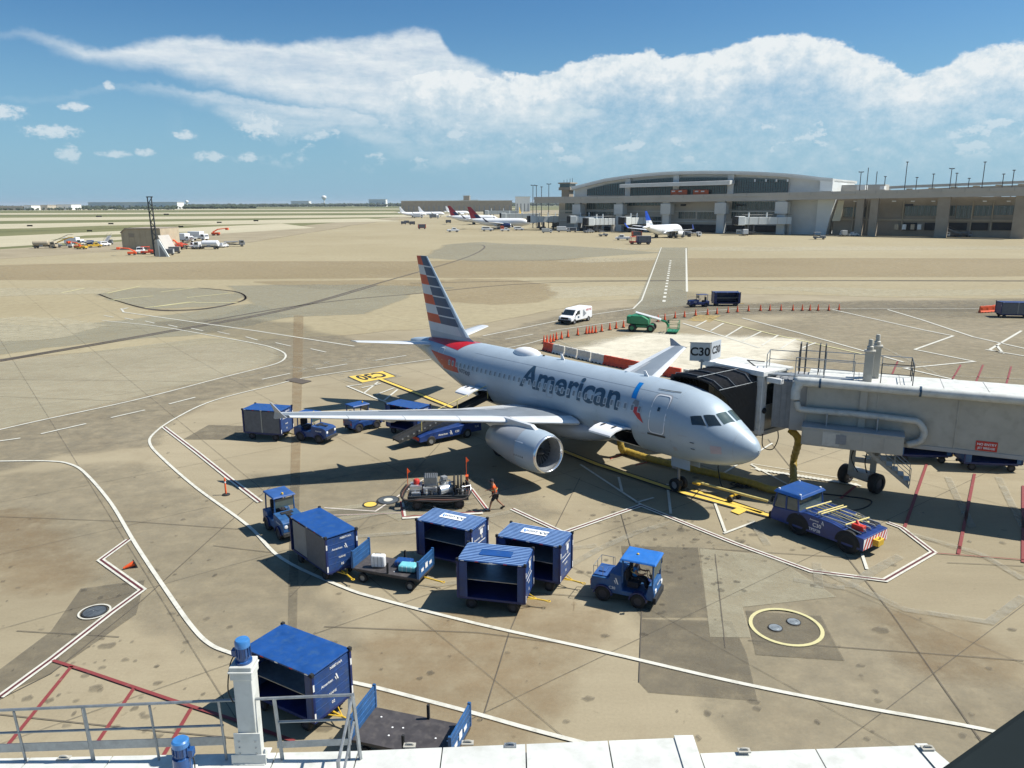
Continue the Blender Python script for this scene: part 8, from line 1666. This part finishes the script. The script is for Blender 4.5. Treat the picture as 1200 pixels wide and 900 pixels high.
for a in [('tank', 'cream tank truck, leftmost of the parked row', 53, 291, 5, 'tan', 1.05), ('pickup', 'grey pickup second in the left row behind the cream tanker', 64, 290, 30, 'grey', 1.0), ('stair', 'stair truck with yellow flight in the left row', 73, 290.5, 12, 'lgrey', 1.0, G1, 'yellow'), ('box', 'white box truck in the middle of the left row', 88, 288, -8, 'acwhite', 1.05), ('lift', 'orange lift in the left row in front of the white box truck', 92, 291, 170, 'orange', .8), ('loader', 'blue and white loader right of the white box truck', 103, 289, 95, 'fblue', 1.0), ('pickup', 'yellow pickup near the right end of the left row', 111, 290, 40, 'yellow', .95), ('van', 'white van at the right end of the left row', 122, 288.5, 70, 'acwhite', 1.0), ('tractor', 'yellow ramp tractor standing before the left row', 96, 292, 0, 'yellow', 1.1), ('stair', 'grey stair truck last in the left row', 127, 287, 100, 'grey', .9),
          ('van', 'white van parked against the tan blast wall', 165, 297, -70, 'acwhite', 1.1), ('lift', 'orange lift lying low at the left foot of the tan wall', 155, 299, 200, 'orange', .8), ('tractor', 'red tractor right of the white van at the tan wall', 174, 298, 10, 'wred', 1.3), ('box', 'white box truck with roof gear behind the mast', 168, 290, -60, 'lgrey', .9),
          ('lift', 'orange boom machine, left one right of the mast', 200, 290, 150, 'orange', 1.0), ('lift', 'orange boom machine, right one right of the mast', 207, 291, 145, 'orange', 1.1), ('loader', 'red and white loader between the orange machines', 213, 292, 130, 'wred', 1.0, G1, 'wred'), ('box', 'white box truck behind the orange machines', 217, 284, -30, 'acwhite', 1.2), ('box', 'tallest white box truck with open rear in the right cluster', 233, 282, -20, 'acwhite', 1.3), ('stair', 'white stair truck left of the white pickup', 222, 291, -30, 'acwhite', 1.0, G1, 'lgrey'), ('tank', 'white bowser with long tank at the right cluster front', 243, 292, 175, 'acwhite', 1.15), ('pickup', 'white pickup right behind the long white bowser', 232, 291.5, 5, 'acwhite', 1.05), ('cart', 'small tan cart left of the white bowser', 205, 297, 15, 'tan', 1.0), ('cart', 'small cream cart in front of the mast foot', 198, 299, 15, 'lgrey', .9), ('van', 'small white van alone right of the bowser', 262, 290, 80, 'acwhite', .9), ('loader', 'dark grey loader at the right end of the cluster', 275, 289, 25, 'grey', 1.05, G1, 'grey'), ('lift', 'orange boom lift standing apart behind the cluster', 253, 276, 5, 'orange', 1.2), ('pickup', 'white pickup behind the tan wall', 215, 279, 10, 'acwhite', 1.1)]:
    a = list(a); 
    if len(a) == 7: a.append(G1)
    V_(*a)
for a in [('pickup', 'white pickup parked left of the nearer red-tailed airliner', 531, 272, 12, 'acwhite', 1.3), ('van', 'white van left under the nearer red-tailed airliner wing', 571, 271, 5, 'acwhite', 1.4), ('cart', 'dark cart, leftmost of the loose ones on the far apron', 473, 263, 10, 'navy', 1.1), ('cart', 'black cart just right of the leftmost loose cart', 476.5, 262, 10, 'dark', 1.1), ('cart', 'black box cart third of the loose ones', 483, 263.5, 10, 'dark', 1.2), ('cart', 'dark red cart nearest of the loose ones on the far apron', 494.5, 268.5, 10, 'wred', 1.4), ('cart', 'black cart under the farther red tail', 525.5, 261.5, 10, 'dark', 1.2), ('loader', 'orange loader beneath the nearer red-tailed airliner', 583, 270, 10, 'orange', 1.1), ('pickup', 'blue and white truck beside the blue engine', 592, 271, 10, 'acwhite', 1.1), ('van', 'white van right of the blue engine', 608, 270, 10, 'acwhite', 1.2), ('box', 'grey box truck under the docked far jet bridge', 641, 273, 5, 'lgrey', .8), ('box', 'long white box truck left of the column', 660, 272, 2, 'acwhite', 1.0), ('cart', 'white container cart right of the long white truck', 671, 272, 2, 'acwhite', 1.2),
          ('pickup', 'white pickup driving left of the blue-tailed airliner', 730, 281.5, 172, 'acwhite', 1.25), ('tractor', 'dark red tractor in front of the blue-tailed airliner', 745, 286, 5, 'wred', 1.5), ('cart', 'navy covered cart behind the dark red tractor', 754, 286.5, 3, 'navy', 1.5), ('cart', 'orange cart near the tail of the blue-tailed airliner', 746, 278, 5, 'orange', 1.3), ('cart', 'white container cart, left one under the blue-tailed airliner', 788, 278.5, 5, 'acwhite', 1.2), ('cart', 'white container cart, middle one under the blue-tailed airliner', 796, 278.5, 5, 'lgrey', 1.2), ('cart', 'white container cart, right one under the blue-tailed airliner', 804, 277.5, 5, 'acwhite', 1.2), ('loader', 'white loader at the nose of the blue-tailed airliner', 813, 277.5, 15, 'acwhite', 1.0, G2, 'grey'), ('van', 'white van right of the blue-tailed airliner nose', 829, 272, 8, 'acwhite', 1.1), ('pickup', 'white pickup parked between the column and the far bridge', 841, 271, 5, 'acwhite', 1.2), ('box', 'white box truck in front of the far jet bridge', 873, 276, 80, 'acwhite', .95), ('van', 'small white van left of the far jet bridge', 861, 272, 5, 'acwhite', 1.0),
          ('tractor', 'dark tractor alone right of the far jet bridge', 960, 280.5, -20, 'grey', 1.6), ('box', 'pale box truck parked by the cream panel', 988, 277, 80, 'lgrey', .9), ('pickup', 'grey pickup parked right of the cream panel', 999, 277, 20, 'lgrey', 1.1), ('stair', 'grey stair truck under the third brown column', 1117, 278, 175, 'lgrey', 1.0, G2, 'grey'), ('loader', 'flat grey loader on the right far stand', 1128, 278, 5, 'grey', 1.1, G2, 'grey'), ('cart', 'grey cart left of the right edge far stand', 1157, 277.5, 5, 'grey', 1.2), ('pickup', 'black pickup among the bridges left of the terminal', 690, 273, 30, 'grey', 1.1), ('tractor', 'grey tractor left of the white pickup under the hall', 707, 277, 10, 'grey', 1.3), ('box', 'white box truck left of the tiny airliners', 490, 255.5, 5, 'acwhite', 1.6), ('box', 'dark box truck right of the tiny airliners', 509, 256, 5, 'grey', 1.5), ('van', 'white van behind the yellow-tailed airliner', 628, 262, 5, 'acwhite', 1.5), ('tank', 'white tanker behind the farther red-tailed airliner', 545, 259, 0, 'acwhite', 1.2)]:
    a = list(a)
    if len(a) == 7: a.append(G2)
    V_(*a)
# tan blast-wall building with the lattice mast
p = at(168, 292.5); t = thing('blast_wall_shed', 'tan windowless shed with sloping side walls beside the tall mast', 'building', (p.x, p.y, 0), R(-3)); s_ = p.length/900; hgt = 21*s_
g = MB(); g.extr([(-22*s_, 0, 0), (20*s_, 0, 0), (20*s_, 0, hgt), (-17*s_, 0, hgt), (-22*s_, 0, hgt*.8)], (0, 14, 0)); g.obj('wall', M['shed'] if 'shed' in M else M.setdefault('shed', mat('shed_tan', (0.44, 0.37, 0.26), .85, var=.12, scale=.3)), t)
g = MB(); g.extr([(-22.2*s_, -.3, hgt*.8), (-17*s_, -.3, hgt), (20*s_, -.3, hgt), (20*s_, -.3, hgt+.35), (-17.2*s_, -.3, hgt+.35), (-22.4*s_, -.3, hgt*.8+.35)], (0, 14.6, 0)); g.obj('roof', M['brown'], t)
for k in range(7): x = (-20+k*6)*s_; g = MB(); g.b2(x-.06, x+.06, -.08, -.001, 0, hgt*.85 if k == 0 else hgt-.1); g.obj('wall_rib', M['shed'], t)
g = MB(); g.b2(-14*s_, -8*s_, -.1, -.01, hgt*.60, hgt*.78); g.obj('louvre', M['brown'], t); g = MB(); g.extr([(20*s_, -2, 0), (27*s_, -2, 0), (20*s_, -2, hgt*.7)], (0, 8, 0)); g.obj('side_wall', M['conc'], t)
p = at(188, 301); t = thing('blast_fence', 'white concrete wedge wall standing at the foot of the tall mast', 'wall', (p.x, p.y, 0)); s_ = p.length/900
g = MB(); g.extr([(-1*s_, 0, 0), (9*s_, 0, 0), (0, 0, 18*s_), (-2*s_, 0, 18*s_)], (0, .5, 0)); g.obj('wedge', M['wwall'], t); g = MB(); g.extr([(-7*s_, 1, 0), (0, 1, 0), (0, 1, 17*s_), (-6*s_, 1, 17*s_)], (0, .5, 0)); g.obj('panel', M['conc'], t)
g = MB(); g.extr([(0, -.05, 0), (6*s_, -.05, 0), (6*s_, -.05, 2*s_), (0, -.05, 12*s_)], (0, .04, 0)); g.obj('opening', M['grey'], t)
p = at(184, 300); t = thing('lattice_mast', 'tall dark double mast rising left of the vehicle cluster', 'mast', (p.x, p.y, 0)); s_ = p.length/900
for x in (-3.5, .5):
    g = MB(); g.tube([(x*s_+1.2*s_, 0, 0), (x*s_, 0, 60*s_)], [.9*s_, .55*s_], 6); g.obj('leg', M['dsteel'], t)
g = MB(); g.b2(-4.5*s_, 2*s_, -.2, .2, 60*s_, 61*s_); g.b2(-3*s_, 1.6*s_, -.2, .2, 30*s_, 31*s_); g.obj('crosshead', M['dsteel'], t)
for k in range(12): z0, z1 = k*5*s_, (k+1)*5*s_; g = MB(); a, b_ = (-2.3*s_, 0, z0), (1.2*s_, 0, z1); g.cyl(a if k % 2 else (1.4*s_, 0, z0), (1.2*s_, 0, z1) if k % 2 else (-2.8*s_, 0, z1), .12, 4); g.obj('brace', M['dsteel'], t)

# ============================================================ HORIZON
M['leaf'] = mat('far_foliage', (0.035, 0.05, 0.022), .9, var=.35, scale=.02); M['fwh'] = mat('far_white_wall', (0.80, 0.80, 0.77), .7, var=.05, scale=.01); M['ftn'] = mat('far_tan_wall', (0.45, 0.40, 0.32), .8, var=.1, scale=.01)
def far_box(label, u0, u1, v0, v1, Y, m='fwh', name='warehouse', doors=0, cat='warehouse'):
    a, b_ = onplane(u0, v0, (0, Y), (1, Y)), onplane(u1, v1, (0, Y), (1, Y)); cx = (a.x+b_.x)/2; t = thing(name, label, cat, (cx, Y, 0)); w_ = (b_.x-a.x)/2
    g = MB(); g.b2(-w_, w_, 0, 60, 0, a.z); g.obj('wall', M[m], t); g = MB(); g.b2(-w_-1, w_+1, -1, 61, a.z, a.z+1); g.obj('roof', M['lgrey'], t)
    for k in range(doors): x = -w_+2*w_*(k+.5)/doors; g = MB(); g.b2(x-w_/doors*.25, x+w_/doors*.25, -.6, -.1, 0, a.z*.55); g.obj('dock_door', M['grey'], t)
far_box('longest white warehouse on the left horizon', 103, 208, 237.4, 243, 2900, doors=14)
far_box('white warehouse on the horizon left of the longest one', 56, 84, 240, 245, 2600, doors=5)
far_box('small white block at the far left horizon', 28, 37, 240.8, 245.5, 2500, doors=2)
far_box('tan low building on the far left horizon', -8, 27, 241.8, 245.5, 2500, 'ftn', doors=3); far_box('grey-tan hall between the two white warehouses', 36, 56, 240.5, 245, 2550, 'ftn', doors=2)
far_box('white hangar on the middle horizon left of the water tower', 341, 362, 235.8, 238.6, 5000, doors=4); far_box('small white hangar right of the water tower', 432, 452, 233.8, 237.6, 4300, doors=3); far_box('white warehouse on the horizon behind the red tails', 540, 560, 234.5, 237.8, 3800, doors=3)
far_box('white hall right of the yellow tail near the terminal end', 604, 621, 231.0, 236, 1500, doors=4); far_box('dark control building on the horizon over the red tails', 543, 550, 229.5, 235, 2400, 'brown', 'far_building', cat='building'); far_box('long low brown terminal far behind the red tails', 470, 600, 235.8, 240.5, 1500, 'brown', 'far_building', doors=22, cat='building')
p = onplane(380, 237, (0, 5200), (1, 5200)); t = thing('water_tower', 'pale bulb-shaped water tower on the far horizon', 'water tower', (p.x, p.y, 0)); z1 = onplane(380, 229, (0, 5200), (1, 5200)).z
g = MB(); g.cyl((0, 0, 0), (0, 0, z1-15), 4, 8); g.obj('stem', M['fwh'], t); g = MB(); g.lathe([(-30, 4), (-20, 14), (-10, 17), (-3, 12), (0, .1)], (0, 0, z1), (0, 0, 1), 12); g.obj('tank', M['fwh'], t, True)
p = onplane(219, 238, (0, 3600), (1, 3600)); t = thing('water_tower', 'small pale water tower right of the longest white warehouse', 'water tower', (p.x, p.y, 0)); z1 = onplane(219, 234.5, (0, 3600), (1, 3600)).z
g = MB(); g.cyl((0, 0, 0), (0, 0, z1-8), 2, 8); g.obj('stem', M['fwh'], t); g = MB(); g.lathe([(-14, 2), (-10, 7), (-4, 8), (0, .1)], (0, 0, z1), (0, 0, 1), 12); g.obj('tank', M['fwh'], t, True)
def wood(name, label, n, a0, a1, d0, d1, h0, h1, seed, lo=2):
    random.seed(seed); b = MB()
    for i in range(n):
        a = R(random.uniform(a0, a1)); d = random.uniform(d0, d1)/math.cos(min(abs(a), 1.2)); x, y = d*math.sin(a), d*math.cos(a); h = random.uniform(h0, h1); w_ = h*random.uniform(.7, 1.5)
        for j in range(lo):
            ox, oz = random.uniform(-w_*.5, w_*.5), random.uniform(0, h*.25); hw = w_*random.uniform(.35, .7); zc = h*random.uniform(.45, .62)+oz*.4; hh = h*.42
            vs = [(x+ox+hw*math.cos(k*PI_/2.5+i)*random.uniform(.8, 1.2), y+hw*math.sin(k*PI_/2.5+i), zc+random.uniform(-.3, .3)*hh) for k in range(5)]+[(x+ox, y, zc+hh), (x+ox, y, 0.0)]
            b.add(vs, [(k, (k+1) % 5, 5) for k in range(5)]+[((k+1) % 5, k, 6) for k in range(5)])
    return tag(b.obj(name, M['leaf'], None, recalc=False), label, 'trees', kind='stuff')
wood('far_woodland', 'dark belt of trees along the left horizon', 1500, -48, -18, 2750, 3500, 7, 14, 1); wood('far_woodland', 'hazy line of trees along the middle horizon', 2300, -25, 12, 4200, 7000, 9, 20, 2); wood('far_woodland', 'trees in front of the white warehouses', 220, -37, -23, 2350, 2550, 5, 8, 4); wood('far_woodland', 'trees low on the horizon behind the terminal', 900, 8, 60, 3500, 6000, 9, 18, 5)
random.seed(11)
for i, (u, v) in enumerate([(105, 271.5), (130, 263), (116, 254.5), (154, 268.5), (167, 269.5), (212, 266.5), (257, 261.5), (300, 259.5), (35, 265.5), (195, 252)]):
    p = at(u, v); s_ = p.length/900; t = thing('runway_sign', 'low dark taxiway sign '+['left of the tan shed roof, larger one', 'beyond the tan shed and left of it', 'far beyond the white-topped vehicle row', 'just over the tan shed roof, left one', 'just over the tan shed roof, right one', 'beyond the right vehicle cluster, nearest one', 'far right of the tall mast near the apron edge', 'rightmost in the far grass near the horizon', 'leftmost near the picture edge', 'farthest one straight above the tall mast'][i], 'sign', (p.x, p.y, 0), R(random.uniform(-10, 10)), 'taxiway signs in the grass')
    g = MB(); g.b2(-2.6*s_, 2.6*s_, -.2, .2, .2, .2+1.3*s_); g.obj('panel', M['dark'], t); g = MB(); 
    for x in (-1.8, 1.8): g.b2((x-.15)*s_, (x+.15)*s_, -.1, .1, 0, .25)
    g.obj('stand', M['dsteel'], t)
# ---- the air: pale haze over the whole scene
hzm = bpy.data.materials.new('haze_air'); hzm.use_nodes = True; nt2 = hzm.node_tree; nt2.nodes.remove(nt2.nodes['Principled BSDF']); pv = nt2.nodes.new('ShaderNodeVolumePrincipled'); pv.inputs['Color'].default_value = (0.80, 0.90, 0.98, 1); pv.inputs['Density'].default_value = 0.00005; pv.inputs['Anisotropy'].default_value = 0.2
nt2.links.new(pv.outputs[0], nt2.nodes['Material Output'].inputs['Volume'])
b = MB(); b.b2(-30000, 30000, -2000, 30000, -1.2, 72); tag(b.obj('haze', hzm), 'pale air haze over the airfield', 'haze', kind='stuff')
